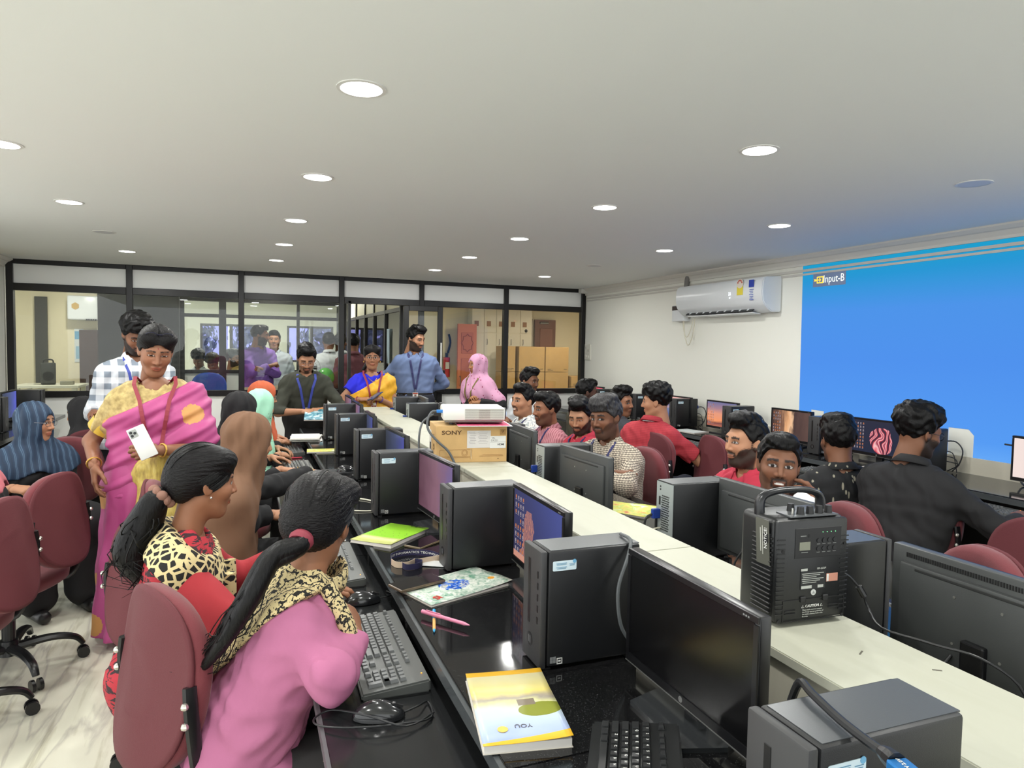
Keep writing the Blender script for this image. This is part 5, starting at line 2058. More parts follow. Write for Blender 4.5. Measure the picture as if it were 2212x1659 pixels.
# ================================================================ CHAIRS
M_maroon = mat('maroon_fabric', (108, 44, 50), 0.85, bump=0.35, bscale=420, vary=0.06, vscale=14, sheen=0.15)
M_maroon2 = mat('maroon_back', (92, 37, 43), 0.8, bump=0.35, bscale=420)
M_plastic = mat('black_plastic', (24, 24, 25), 0.28)
M_bolt = mat('bolt_steel', (196, 194, 186), 0.25, 0.9)


def superell(w, h, n=40, e=2.7):
    pts = []
    for i in range(n):
        a = 2 * PI * i / n
        c, s_ = math.cos(a), math.sin(a)
        pts.append((w / 2 * math.copysign(abs(c) ** (2 / e), c), h / 2 * math.copysign(abs(s_) ** (2 / e), s_)))
    return pts


def pad_mesh(w, h, t, curve=0.0, name='pad', e=2.7, lower=1.0):
    """cushion in local xz, thickness along y (front is +y), bowed by curve"""
    mb = MB()
    outer = superell(w, h, 40, e)
    rows = []
    prof = [(-1.0, 0.80), (-0.95, 0.93), (-0.6, 1.0), (0.0, 1.0), (0.6, 0.985), (0.92, 0.92), (1.0, 0.80)]
    for yy, sc in prof:
        rows.append([mb.bm.verts.new((x * sc * (lower + (1 - lower) * (z / h + 0.5)), yy * t / 2 + curve * (x / (w / 2)) ** 2, z * sc)) for x, z in outer])
    n = len(outer)
    for k in range(len(rows) - 1):
        for i in range(n):
            mb.bm.faces.new((rows[k][i], rows[k][(i + 1) % n], rows[k + 1][(i + 1) % n], rows[k + 1][i]))
    for k, yy in ((0, -1.0), (-1, 1.0)):
        ring = rows[k]
        c1 = [mb.bm.verts.new((v.co.x * 0.5, v.co.y + yy * 0.006 - curve * 0.75 * (v.co.x / (w / 2)) ** 2, v.co.z * 0.5)) for v in ring]
        for i in range(n):
            mb.bm.faces.new((ring[i], ring[(i + 1) % n], c1[(i + 1) % n], c1[i]))
        mb.bm.faces.new(c1)
    return mb.done(name)


_seat = pad_mesh(0.45, 0.43, 0.075, 0.0, 'seat')
_seat.transform(Matrix.Rotation(-PI / 2, 4, 'X'))
_back = pad_mesh(0.42, 0.42, 0.055, 0.035, 'backrest', 2.5, 0.92)
_shell = pad_mesh(0.418, 0.418, 0.016, 0.035, 'back_shell', 2.5, 0.92)
for me_, mt in ((_seat, M_maroon), (_back, M_maroon), (_shell, M_maroon2)):
    me_.materials.append(mt)
    me_.polygons.foreach_set('use_smooth', [True] * len(me_.polygons))


def make_chair():
    """faces local +y"""
    t = bpy.data.objects.new('office_chair', None)
    link(t)
    mesh_obj('seat', _seat, None, t, (0, 0.0, 0.43))
    MB().box((0, 0, 0.385), (0.34, 0.32, 0.02), bev=0.006).obj('seat_pan', M_plastic, t)
    br = mesh_obj('backrest', _back, None, t, (0, -0.245, 0.70), (-0.16, 0, 0))
    mesh_obj('back_shell', _shell, None, br, (0, -0.027, 0))
    for sd in (-1, 1):
        b_ = MB()
        b_.tube([(sd * 0.195, -0.235, 0.735), (sd * 0.205, -0.235, 0.66), (sd * 0.20, -0.215, 0.52), (sd * 0.185, -0.17, 0.40), (sd * 0.15, -0.10, 0.380)], 0.017, n=8, flat=0.55)
        bo = b_.obj('back_bar', M_plastic, t, smooth=True)
        for z in (0.70, 0.655):
            MB().sph((sd * 0.208, -0.252, z), 0.009, n=8).obj('bolt', M_bolt, bo)
    MB().cyl((0, 0, 0.13), (0, 0, 0.38), 0.027).obj('gas_lift', M_plastic, t)
    MB().cyl((0, 0, 0.085), (0, 0, 0.15), 0.045, 0.036).obj('hub', M_plastic, t, smooth=True)
    for k in range(5):
        a = 2 * PI * k / 5 + 0.3
        c, s_ = math.cos(a), math.sin(a)
        lg = MB().tube([(0.03 * c, 0.03 * s_, 0.115), (0.16 * c, 0.16 * s_, 0.125), (0.25 * c, 0.25 * s_, 0.105), (0.285 * c, 0.285 * s_, 0.065)], [0.026, 0.022, 0.019, 0.014], n=8, flat=0.8).obj('base_arm', M_plastic, t, smooth=True)
        w = MB()
        for q in (-1, 1):
            w.cyl((0.285 * c - s_ * q * 0.008, 0.285 * s_ + c * q * 0.008, 0.026), (0.285 * c - s_ * q * 0.022, 0.285 * s_ + c * q * 0.022, 0.026), 0.026, n=14)
        w.obj('caster', M_plastic, lg)
    return t


CH = [
    # x, y, facing deg, label
    (0.03, 1.93, 26, 'maroon chair with the pink-shirted woman, nearest to the camera'),
    (-0.10, 2.70, 40, 'maroon chair under the woman in red'),
    (-0.12, 3.28, 0, 'maroon chair under the brown-veiled woman'),
    (-0.02, 4.30, 0, 'maroon chair under the black-veiled woman on the left desk row'),
    (0.03, 5.05, 0, 'maroon chair under the mint-veiled woman'),
    (-0.28, 5.9, 30, 'maroon chair behind the pink sari, by the partition'),
    (-0.95, 3.66, 160, 'maroon chair at the left edge, second from the bottom, under the pink-veiled woman'),
    (-1.03, 3.12, 165, 'maroon chair cut by the left edge of the frame'),
    (-1.02, 4.72, 250, 'maroon chair under the blue-veiled woman'),
    (-0.92, 5.55, 100, 'maroon chair under the black-veiled woman facing away'),
    (2.12, 3.56, 190, 'maroon chair under the man with folded arms'),
    (2.05, 2.05, 170, 'maroon chair under the white-shirted man, red back beside the blue-lit tower'),
    (2.33, 2.78, 180, 'maroon chair under the man in plain red beside the white-shirted man'),
    (2.12, 4.33, 180, 'maroon chair under the man in the striped pink shirt'),
    (1.95, 1.47, 160, 'empty maroon chair seen over the nearest right monitor'),
    (3.05, 4.26, 5, 'maroon chair under the man in the red checked shirt'),
    (3.36, 3.95, -8, 'empty maroon chair between the red checked shirt and the plain red shirt'),
    (2.92, 2.62, 135, 'maroon chair under the man in the patterned black shirt'),
    (3.24, 2.30, 2, 'maroon chair under the curly-haired man in black'),
    (3.0, 1.66, 20, 'maroon chair cut by the right edge under the checked sleeve'),
    (3.2, 5.68, 0, 'maroon chair under the man in olive by the wall desk'),
]
ch0 = make_chair()
for i, (x, y, a, lab) in enumerate(CH):
    c = ch0 if i == 0 else copy_tree(ch0)
    place(c, (x, y, 0), math.radians(a) - PI / 2, lab, 'chair', 'maroon office chairs')
# black chair by the partition
c = copy_tree(ch0)
place(c, (0.42, 6.9, 0), math.radians(-30) - PI / 2, 'glossy black chair back by the partition behind the green shirt', 'chair', 'black chairs')
for o in c.children:
    if o.name.startswith(('seat', 'backrest')):
        o.data = o.data.copy()
        o.data.materials.clear()
        o.data.materials.append(M_plastic)

# ================================================================ AIR CONDITIONER
ac = empty('air_conditioner', (XW, 5.10, 1.84), 0, 'white split air conditioner with yellow energy label on the right wall', 'air conditioner', 'air conditioners')
M_ac = mat('ac_white', (226, 230, 232), 0.28)
prof = [(0, 0.0), (-0.10, 0.0), (-0.155, 0.035), (-0.195, 0.09), (-0.205, 0.16), (-0.20, 0.25), (-0.17, 0.285), (-0.02, 0.295), (0, 0.295)]
mb = MB()
mb.prism([(px, -0.60, pz) for px, pz in prof], (0, 1, 0), 1.20)
bmesh.ops.bevel(mb.bm, geom=[e for e in mb.bm.edges], offset=0.008, segments=2, affect='EDGES')
mb.obj('casing', M_ac, ac, smooth=True)
MB().box((-0.137, 0.02, 0.028), (0.07, 0.92, 0.006), rot=(0, -0.60, 0)).obj('outlet_recess', mat('ac_dark', (40, 42, 44), 0.5), ac)
MB().box((-0.105, 0.02, -0.006), (0.085, 0.90, 0.008), rot=(0, 0.10, 0)).obj('flap', M_ac, ac)
for k in range(9):
    MB().box((-0.137, -0.38 + 0.10 * k, 0.030), (0.060, 0.012, 0.014), rot=(0, -0.60, 0)).obj('vane', M_ac, ac)
MB().box((-0.2055, -0.33, 0.185), (0.003, 0.075, 0.075), bev=0.001, seg=1).obj('energy_label', mat('label_yellow', (232, 214, 66), 0.5), ac)
MB().cyl((-0.2045, -0.33, 0.245), (-0.2075, -0.33, 0.245), 0.040, n=20).obj('star_dial', mat('dial_white', (226, 214, 200), 0.5), ac)
for k in range(5):
    a = PI * (k + 0.5) / 5
    MB().box((-0.2085, -0.33 + 0.026 * math.cos(a), 0.245 + 0.026 * math.sin(a)), (0.001, 0.012, 0.012), rot=(a, 0, 0)).obj('star_mark', mat('dial_red', (190, 60, 44), 0.5), ac)
MB().box((-0.2065, -0.47, 0.235), (0.003, 0.060, 0.06), bev=0.001, seg=1).obj('blue_label', mat('label_blue', (34, 62, 168), 0.5), ac)
mb = MB()
for k in range(7):
    mb.box((-0.2065, -0.475 + 0.004 * (k % 2), 0.185 - 0.014 * k), (0.001, 0.05 - 0.008 * (k % 3), 0.006))
mb.obj('printed_lines', mat('print_blue', (90, 110, 190), 0.5), ac)
text('temperature', '21', 0.036, emat('led_white', (240, 246, 255), 2.0), ac, (-0.2065, -0.20, 0.165), (PI / 2, 0, -PI / 2))
MB().cyl((-0.2050, -0.20, 0.130), (-0.2065, -0.20, 0.130), 0.006, n=10).obj('indicator', MATS['led_white'], ac)
mb = MB()
mb.tube([(-0.02, 0.60, 0.20), (-0.03, 0.66, 0.24), (-0.03, 0.66, 0.36), (-0.03, 0.63, 0.42)], 0.026, n=10)
mb.obj('pipe_wrap', mat('pipe_grey', (128, 126, 122), 0.7), ac)
MB().tube([(-0.03, 0.64, 0.25), (-0.035, 0.68, 0.16), (-0.03, 0.66, 0.05), (-0.02, 0.62, -0.01)], 0.010).obj('drain_pipe', mat('pipe_pale', (170, 166, 158), 0.6), ac)
sb = empty('voltage_stabiliser', (XW - 0.04, 5.83, 1.80), 0, 'small white voltage stabiliser with red display left of the air conditioner', 'stabiliser')
MB().box((0, 0, 0.08), (0.08, 0.20, 0.16), bev=0.006).obj('casing', M_ac, sb, smooth=True)
MB().box((-0.041, 0, 0.132), (0.003, 0.19, 0.042)).obj('display_window', mat('brown_window', (56, 42, 38), 0.3), sb)
MB().box((-0.043, -0.062, 0.135), (0.002, 0.048, 0.026)).obj('red_digits', emat('led_red', (255, 60, 30), 4.0), sb)
MB().tube([(-0.02, -0.08, 0.0), (-0.025, -0.10, -0.12), (-0.03, -0.17, -0.24), (-0.03, -0.24, -0.14), (-0.03, -0.27, 0.02)], 0.005).obj('power_cable', M_cable_w, sb)
MB().tube([(-0.02, -0.06, 0.0), (-0.025, -0.09, -0.10), (-0.03, -0.15, -0.16), (-0.03, -0.21, -0.08), (-0.03, -0.24, 0.02)], 0.004).obj('power_cable', M_cable_w, sb)
# wall switch plate
sw = empty('switch_plate', (XW, 7.85, 1.47), 0, 'white electrical switch plate on the right wall by the partition', 'switch')
MB().box((-0.008, 0, 0), (0.016, 0.15, 0.20), bev=0.004).obj('plate', mat('switch_white', (222, 220, 208), 0.35), sw)
for dy, dz in ((0.03, 0.05), (-0.03, 0.02), (0.03, -0.05), (-0.03, -0.06)):
    MB().box((-0.018, dy, dz), (0.008, 0.022, 0.03), bev=0.002).obj('switch', mat('switch_grey', (180, 176, 166), 0.4) if dz > 0 else MATS['switch_white'], sw)
# yellow notice at the left edge
nb = MB().box((XL + 0.012, 7.35, 1.93), (0.02, 0.42, 0.34), bev=0.004).obj('notice_board', mat('notice_yellow', (226, 196, 110), 0.6))
tag(nb, 'yellow notice on the left wall at the frame edge', 'notice')

# caption of glowing flat shapes, put in place of projected light
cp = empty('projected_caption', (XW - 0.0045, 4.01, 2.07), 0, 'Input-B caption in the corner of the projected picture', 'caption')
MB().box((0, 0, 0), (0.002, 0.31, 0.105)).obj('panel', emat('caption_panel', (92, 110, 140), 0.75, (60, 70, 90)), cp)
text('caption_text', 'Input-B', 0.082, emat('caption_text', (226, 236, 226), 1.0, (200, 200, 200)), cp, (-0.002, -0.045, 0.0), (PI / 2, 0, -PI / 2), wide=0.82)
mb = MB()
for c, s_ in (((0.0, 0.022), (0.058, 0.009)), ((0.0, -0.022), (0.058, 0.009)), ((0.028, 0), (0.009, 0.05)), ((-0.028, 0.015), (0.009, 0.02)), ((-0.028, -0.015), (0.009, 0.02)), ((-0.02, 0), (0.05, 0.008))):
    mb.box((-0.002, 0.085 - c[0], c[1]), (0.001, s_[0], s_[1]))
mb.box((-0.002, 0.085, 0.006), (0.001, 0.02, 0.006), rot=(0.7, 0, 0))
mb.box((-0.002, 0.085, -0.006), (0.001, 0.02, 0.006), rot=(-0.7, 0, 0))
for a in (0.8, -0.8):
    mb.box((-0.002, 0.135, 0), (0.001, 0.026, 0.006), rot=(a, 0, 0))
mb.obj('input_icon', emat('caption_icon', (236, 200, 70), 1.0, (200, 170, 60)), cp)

# ================================================================ PROJECTOR ON ITS CARTON
M_card = mat('cardboard', (206, 168, 112), 0.75, vary=0.05, vscale=20)
M_cardd = mat('cardboard_print', (92, 66, 40), 0.8)
bx = empty('projector_carton', (1.088, 3.30, SZ), RZ - 0.12, 'brown projector carton with black lettering on the cream counter', 'carton')
BWx, BDy, BHz = 0.352, 0.245, 0.178
MB().box((0, 0, BHz / 2), (BWx, BDy, BHz), bev=0.002, seg=1).obj('box_body', M_card, bx)
MB().box((-BWx / 4, 0, BHz + 0.0008), (BWx / 2 - 0.001, BDy - 0.002, 0.0016)).obj('top_flap', mat('cardboard_top', (214, 178, 124), 0.75), bx)
MB().box((BWx / 4, 0, BHz + 0.0008), (BWx / 2 - 0.001, BDy - 0.002, 0.0016)).obj('top_flap', MATS['cardboard_top'], bx)
yf = -BDy / 2 - 0.0012
fr = (PI / 2, 0, 0)
text('brand_lettering', 'SONY', 0.027, M_cardd, bx, (-0.100, yf, 0.146), fr, bold=0.0006, wide=1.35)
MB().box((0.035, yf, 0.113), (0.118, 0.0008, 0.085)).obj('paper_label', mat('label_paper', (214, 210, 206), 0.7), bx)
mb = MB()
for k in range(8):
    mb.box((0.0 + 0.003 * (k % 3), yf - 0.0008, 0.148 - 0.008 * k), (0.030, 0.0004, 0.0014))
    mb.box((0.055, yf - 0.0008, 0.148 - 0.008 * k), (0.05 - 0.008 * (k % 3), 0.0004, 0.0012))
lp = mb.obj('label_print', mat('print_faint', (150, 146, 148), 0.7), bx)
lp['kind'] = 'stuff'
MB().box((0.130, yf - 0.0002, 0.098), (0.080, 0.0008, 0.060)).obj('paper_label', mat('label_white', (224, 224, 220), 0.7), bx)
text('model_lettering', 'VPL', 0.0105, M_bezel, bx, (0.107, yf - 0.0006, 0.118), fr)
text('model_lettering', 'DX221', 0.0125, M_bezel, bx, (0.113, yf - 0.0006, 0.106), fr)
text('standard_lettering', 'HDMI', 0.0135, M_bezel, bx, (0.145, yf - 0.0006, 0.086), fr, bold=0.0003)
MB().box((0.130, yf - 0.0006, 0.098), (0.078, 0.0004, 0.0008)).obj('label_rule', M_bezel, bx)
MB().box((0.155, yf, 0.148), (0.030, 0.0006, 0.028)).obj('mark_square', mat('mark_brown', (176, 136, 84), 0.8), bx)
MB().tube([(0.147, yf - 0.001, 0.15), (0.15, yf - 0.001, 0.156), (0.156, yf - 0.001, 0.155), (0.157, yf - 0.001, 0.148), (0.151, yf - 0.001, 0.146), (0.162, yf - 0.001, 0.158)], 0.0009, n=5).obj('leaf_mark', M_cardd, bx)
mb = MB()
for c, s_ in (((-0.078, 0.063), (0.158, 0.001)), ((-0.078, 0.030), (0.158, 0.001)), ((-0.157, 0.046), (0.001, 0.034)), ((0.001, 0.046), (0.001, 0.034)), ((-0.078, 0.025), (0.14, 0.001))):
    mb.box((c[0], yf, c[1]), (s_[0], 0.0006, s_[1]))
mb.obj('printed_projector_outline', mat('outline_brown', (168, 126, 78), 0.8), bx)
for r_ in (0.015, 0.010):
    MB().tube([(-0.035 + r_ * math.cos(2 * PI * i / 16), yf, 0.047 + r_ * math.sin(2 * PI * i / 16)) for i in range(17)], 0.0007, n=4, smooth=0).obj('printed_lens', MATS['outline_brown'], bx)
for X in (-0.128, 0.132):
    MB().prism([(X - 0.004, yf, 0.019), (X + 0.004, yf, 0.019), (X, yf, 0.013)], (0, -1, 0), 0.0006).obj('arrow_mark', M_cardd, bx)
mb = MB()
mb.box((0.105, yf, 0.036), (0.10, 0.0005, 0.0016))
mb.box((0.098, yf, 0.030), (0.12, 0.0005, 0.0016))
mb.obj('small_print', MATS['outline_brown'], bx)
MB().tube([(-0.005, yf - 0.002, 0.065), (-0.004, yf - 0.002, 0.04), (-0.003, yf - 0.002, 0.016)], [0.0015, 0.0035, 0.003], n=6, flat=0.4).obj('torn_strip', mat('torn_white', (232, 220, 190), 0.8), bx)
xl = -BWx / 2 - 0.0012
MB().box((xl, 0.075, 0.085), (0.0008, 0.06, 0.11)).obj('barcode_label', MATS['label_white'], bx)
mb = MB()
for k in range(14):
    mb.box((xl - 0.0006, 0.056 + 0.0028 * k, 0.06), (0.0005, 0.0008 + 0.0009 * (k % 3 == 0), 0.035))
bo = mb.obj('barcode', M_bezel, bx)
bo['kind'] = 'stuff'
MB().tube([(xl, -0.06 + 0.009 * math.cos(2 * PI * i / 16), 0.072 + 0.014 * math.sin(2 * PI * i / 16)) for i in range(15)], 0.0016, n=5, smooth=0).obj('recycle_mark', M_cardd, bx)
for k in range(3):
    MB().box((xl, -0.05, 0.13 - 0.012 * k), (0.0006, 0.03 - 0.006 * k, 0.003)).obj('handling_mark', M_cardd, bx)

pj = empty('projector', (1.105, 3.285, SZ + BHz + 0.012), RZ - 0.20, 'white video projector with side vents standing on its carton', 'projector')
M_pj = mat('projector_white', (226, 226, 218), 0.4)
MB().box((0, 0, 0.046), (0.305, 0.225, 0.064), bev=0.010).obj('casing', M_pj, pj, smooth=True)
MB().box((0, 0, 0.011), (0.285, 0.205, 0.014), bev=0.005).obj('base_tray', mat('projector_grey', (120, 114, 108), 0.5), pj)
for k in range(12):
    MB().box((0.050, -0.1135, 0.022 + 0.0046 * k), (0.195, 0.003, 0.0018)).obj('vent_slat', M_pj, pj)
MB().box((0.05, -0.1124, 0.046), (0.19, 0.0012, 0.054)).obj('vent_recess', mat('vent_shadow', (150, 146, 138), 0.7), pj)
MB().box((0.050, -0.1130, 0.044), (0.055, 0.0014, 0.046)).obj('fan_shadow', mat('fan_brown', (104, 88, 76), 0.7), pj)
MB().cyl((0.145, -0.05, 0.045), (0.162, -0.05, 0.045), 0.030, n=24).obj('lens_ring', mat('lens_ring', (70, 70, 72), 0.3), pj)
MB().cyl((0.158, -0.05, 0.045), (0.1635, -0.05, 0.045), 0.022, n=24).obj('lens', emat('lens_blue', (120, 180, 255), 6.0), pj)
for x_, y_ in ((-0.11, -0.08), (-0.11, 0.08), (0.12, 0.0)):
    MB().cyl((x_, y_, -0.010 if x_ > 0 else -0.004), (x_, y_, 0.006), 0.012).obj('foot', M_bezel, pj)
MB().box((-0.165, -0.085, 0.058), (0.035, 0.028, 0.014), bev=0.003).obj('video_plug', mat('plug_bright_blue', (38, 122, 200), 0.4), pj)
MB().tube([(-0.183, -0.085, 0.058), (-0.205, -0.09, 0.055), (-0.225, -0.105, 0.02), (-0.222, -0.12, -0.03), (-0.18, -0.145, -0.08), (-0.13, -0.165, -0.125), (-0.10, -0.18, -0.18), (-0.085, -0.20, -0.235), (-0.08, -0.20, -0.30)], 0.0058).obj('video_cable', M_cable_g, pj)
MB().tube([(-0.155, 0.02, 0.035), (-0.20, 0.01, 0.03), (-0.245, -0.03, 0.0), (-0.262, -0.06, -0.05), (-0.265, -0.07, -0.12), (-0.262, -0.08, -0.185)], 0.0052).obj('power_cable', M_cable_g, pj)
MB().box((-0.172, 0.02, 0.035), (0.035, 0.03, 0.02), bev=0.003).obj('power_plug', M_bezel, pj)
pp = empty('paper_leaflet', (1.145, 3.235, SZ + BHz + 0.0022), RZ - 0.18, 'pink and white leaflet pinned under the projector', 'leaflet')
for k in range(3):
    MB().box((-0.004 * k, 0.003 * k - 0.004, 0.0012 + 0.0019 * k), (0.265 - 0.006 * k, 0.22, 0.0015)).obj('sheet', mat('leaflet_white', (226, 222, 226), 0.7) if k < 2 else mat('leaflet_pink', (206, 70, 110), 0.6), pp)

# glowing panel standing in for projector light; tower shadows cut into its outline
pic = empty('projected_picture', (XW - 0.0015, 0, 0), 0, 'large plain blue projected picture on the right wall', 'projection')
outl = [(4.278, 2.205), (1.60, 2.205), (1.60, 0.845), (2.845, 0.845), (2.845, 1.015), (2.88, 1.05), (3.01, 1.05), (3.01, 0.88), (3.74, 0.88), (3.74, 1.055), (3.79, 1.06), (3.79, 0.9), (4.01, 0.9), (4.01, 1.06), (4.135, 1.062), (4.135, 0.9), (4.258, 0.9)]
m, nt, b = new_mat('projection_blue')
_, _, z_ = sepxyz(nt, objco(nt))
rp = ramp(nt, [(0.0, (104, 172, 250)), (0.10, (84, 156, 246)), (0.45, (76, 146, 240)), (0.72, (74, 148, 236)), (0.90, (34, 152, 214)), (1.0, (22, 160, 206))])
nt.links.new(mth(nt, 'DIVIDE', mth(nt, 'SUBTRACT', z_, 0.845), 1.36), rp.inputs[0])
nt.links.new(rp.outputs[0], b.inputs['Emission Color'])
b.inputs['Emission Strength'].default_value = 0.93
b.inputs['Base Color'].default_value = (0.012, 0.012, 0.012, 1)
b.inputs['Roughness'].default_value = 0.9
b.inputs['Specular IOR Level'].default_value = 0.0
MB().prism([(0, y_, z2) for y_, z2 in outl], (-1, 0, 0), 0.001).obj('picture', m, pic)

# ================================================================ PORTABLE SPEAKER
sp_ = empty('portable_speaker', (1.108, 1.128, SZ), math.radians(-4.5), 'black portable speaker with carry handle and knobs on the cream counter', 'speaker')
M_sp = mat('speaker_black', (27, 28, 29), 0.38, bump=0.1, bscale=900)
M_sp2 = mat('speaker_black2', (20, 20, 21), 0.45)
SW, SD, SH = 0.182, 0.118, 0.222
MB().box((0, 0.004, SH / 2 + 0.004), (SW, SD - 0.008, SH - 0.006), bev=0.014, seg=3).obj('cabinet', M_sp, sp_, smooth=True)
MB().box((0.0, -SD / 2 + 0.006, SH / 2 + 0.004), (SW - 0.006, 0.016, SH - 0.012), bev=0.007, seg=2).obj('rear_panel', M_sp, sp_, smooth=True)
for k in range(17):
    z = 0.028 + 0.0096 * k
    for sd in (-1, 1):
        MB().box((sd * (SW / 2 + 0.0002), -0.018, z), (0.006, 0.062, 0.0042), bev=0.0012, seg=1).obj('cooling_rib', M_sp2, sp_)
        if k > 12 or k % 1 == 0:
            MB().box((sd * (SW / 2 - 0.012), -SD / 2 - 0.0022, z), (0.020, 0.0022, 0.0022)).obj('edge_groove', M_sp2, sp_)
yb = -SD / 2 - 0.0025
cpn = MB().box((0.012, yb, 0.172), (0.115, 0.0016, 0.062), bev=0.0006, seg=1).obj('control_panel', M_sp2, sp_)
MB().box((-0.022, yb - 0.0012, 0.166), (0.026, 0.001, 0.017)).obj('display', mat('lcd', (126, 128, 112), 0.25), cpn)
for i in range(4):
    for j in range(2):
        MB().cyl((0.012 + 0.0135 * i, yb - 0.0006, 0.176 - 0.017 * j), (0.012 + 0.0135 * i, yb - 0.0024, 0.176 - 0.017 * j), 0.0048, n=14).obj('push_button', M_sp, cpn)
    MB().cyl((0.022 + 0.0105 * i, yb - 0.0006, 0.193), (0.022 + 0.0105 * i, yb - 0.0014, 0.193), 0.0011, n=8).obj('indicator', emat('led_green', (120, 220, 150), 1.5), cpn)
mb = MB()
for i in range(4):
    for j in range(2):
        mb.box((0.012 + 0.0135 * i, yb - 0.0010, 0.1685 - 0.017 * j), (0.008, 0.0004, 0.0012))
mb.box((-0.022, yb - 0.0010, 0.153), (0.016, 0.0004, 0.0016))
mb.box((-0.026, yb - 0.0010, 0.187), (0.014, 0.0004, 0.0016))
q = mb.obj('panel_print', mat('print_grey', (128, 130, 128), 0.6), cpn)
q['kind'] = 'stuff'
MB().box((-0.012, yb - 0.0008, 0.187), (0.0035, 0.001, 0.007)).obj('card_slot', M_dark, cpn)
lb = MB().box((0.002, yb - 0.0003, 0.094), (0.062, 0.0008, 0.038)).obj('spec_label', mat('spec_black', (30, 31, 32), 0.5), sp_)
mb = MB()
for k in range(6):
    mb.box((0.001 - 0.004 * (k % 3), yb - 0.0010, 0.108 - 0.0038 * k), (0.054 - 0.010 * (k % 3), 0.0004, 0.0012))
mb.box((-0.014, yb - 0.0010, 0.080), (0.026, 0.0004, 0.006))
mb.box((0.021, yb - 0.0010, 0.080), (0.014, 0.0004, 0.006))
mb.box((-0.021, yb - 0.0010, 0.1165), (0.016, 0.0004, 0.005))
q = mb.obj('label_print', mat('print_pale', (186, 188, 182), 0.6), lb)
q['kind'] = 'stuff'
text('label_lettering', 'MP-225M', 0.0058, MATS['print_pale'], lb, (0.022, yb - 0.001, 0.117), fr)
MB().box((0.050, yb - 0.0004, 0.096), (0.029, 0.0008, 0.017), bev=0.0003, seg=1).obj('pink_sticker', mat('sticker_salmon', (196, 136, 116), 0.6), sp_)
MB().box((0.0385, yb - 0.0010, 0.096), (0.005, 0.0004, 0.015)).obj('sticker_edge', M_white, sp_)
MB().cyl((0.004, yb, 0.068), (0.004, yb - 0.0012, 0.068), 0.0062, n=16).obj('round_mark', mat('mark_pale', (206, 208, 204), 0.5), sp_)
MB().prism([(0.0005, yb - 0.0013, 0.0655), (0.0075, yb - 0.0013, 0.0655), (0.004, yb - 0.0013, 0.0712)], (0, -1, 0), 0.0004).obj('triangle_mark', mat('mark_grey', (150, 152, 150), 0.5), sp_)
mb = MB()
mb.box((0.006, yb, 0.055), (0.152, 0.0016, 0.0016))
mb.box((-0.070, yb, 0.033), (0.0016, 0.0016, 0.044))
mb.box((0.082, yb, 0.033), (0.0016, 0.0016, 0.044))
mb.box((0.006, yb, 0.0115), (0.152, 0.0016, 0.0014))
mb.obj('battery_cover_seam', M_dark, sp_)
for X in (-0.022, 0.034):
    MB().box((X, yb - 0.001, 0.055), (0.014, 0.005, 0.012), bev=0.002).obj('latch', M_sp2, sp_)
for X, Z in ((-0.052, 0.030), (0.056, 0.036)):
    for dz in (-0.003, 0.003):
        MB().box((X, yb - 0.0004, Z + dz), (0.026, 0.001, 0.002)).obj('slot', M_dark, sp_)
text('caution_lettering', 'CAUTION', 0.0075, M_white, sp_, (0.002, yb - 0.001, 0.040), fr, bold=0.0001)
for X in (-0.021, 0.025):
    MB().tube([(X - 0.0032, yb - 0.001, 0.0375), (X + 0.0032, yb - 0.001, 0.0375), (X, yb - 0.001, 0.0430), (X - 0.0032, yb - 0.001, 0.0375)], 0.0004, n=4, smooth=0).obj('warning_triangle', M_white, sp_)
for k, s_ in enumerate(('Please make sure to connect', 'the (+) (-) correct polarities of', 'the built-in battery before the', 'first use.')):
    text('caution_lettering', s_, 0.0042, MATS['print_pale'], sp_, (-0.022, yb - 0.001, 0.0325 - 0.0045 * k), fr, align='LEFT')
for X, Z in ((-0.079, 0.014), (0.079, 0.014), (-0.074, 0.158), (0.080, 0.165)):
    MB().cyl((X, yb + 0.001, Z), (X, yb - 0.0012, Z), 0.0036, n=12).obj('screw_hole', M_dark, sp_)
hd = MB()
hd.tube([(-SW / 2 + 0.014, 0.012, SH - 0.01), (-SW / 2 + 0.013, 0.012, SH + 0.020), (-SW / 2 + 0.024, 0.012, SH + 0.036), (-0.03, 0.012, SH + 0.044), (0.03, 0.012, SH + 0.044), (SW / 2 - 0.024, 0.012, SH + 0.035), (SW / 2 - 0.013, 0.012, SH + 0.019), (SW / 2 - 0.014, 0.012, SH - 0.01)], [0.013, 0.012, 0.010, 0.0085, 0.0085, 0.010, 0.012, 0.013], n=10, flat=0.8)
hd.obj('carry_handle', mat('handle_black', (30, 31, 34), 0.3), sp_, smooth=True)
MB().box((0.012, -0.026, SH + 0.002), (0.12, 0.045, 0.003)).obj('top_plate', mat('top_plate', (84, 86, 88), 0.35), sp_)
for k in range(4):
    MB().cyl((-0.012 + 0.0235 * k, -0.034, SH + 0.003), (-0.012 + 0.0235 * k, -0.034, SH + 0.019), 0.0082, 0.0066, n=14).obj('knob', M_sp2, sp_)
MB().cyl((-0.012, -0.004, SH + 0.003), (-0.012, -0.004, SH + 0.019), 0.0082, 0.0066, n=14).obj('knob', M_sp2, sp_)
MB().cyl((-0.030, -0.032, SH + 0.002), (-0.030, -0.032, SH + 0.016), 0.0022, n=8).obj('toggle_switch', M_bolt, sp_)
tg = MB().box((-SW / 2 - 0.007, -0.028, SH - 0.050), (0.0012, 0.036, 0.095), rot=(0, -0.07, 0.12)).obj('hang_tag', mat('tag_film', (92, 92, 84), 0.3), sp_)
text('tag_lettering', 'NOTICE!', 0.011, M_white, sp_, (-SW / 2 - 0.0090, -0.039, SH - 0.040), (PI / 2, -PI / 2 - 0.05, -PI / 2 + 0.12))
mb = MB()
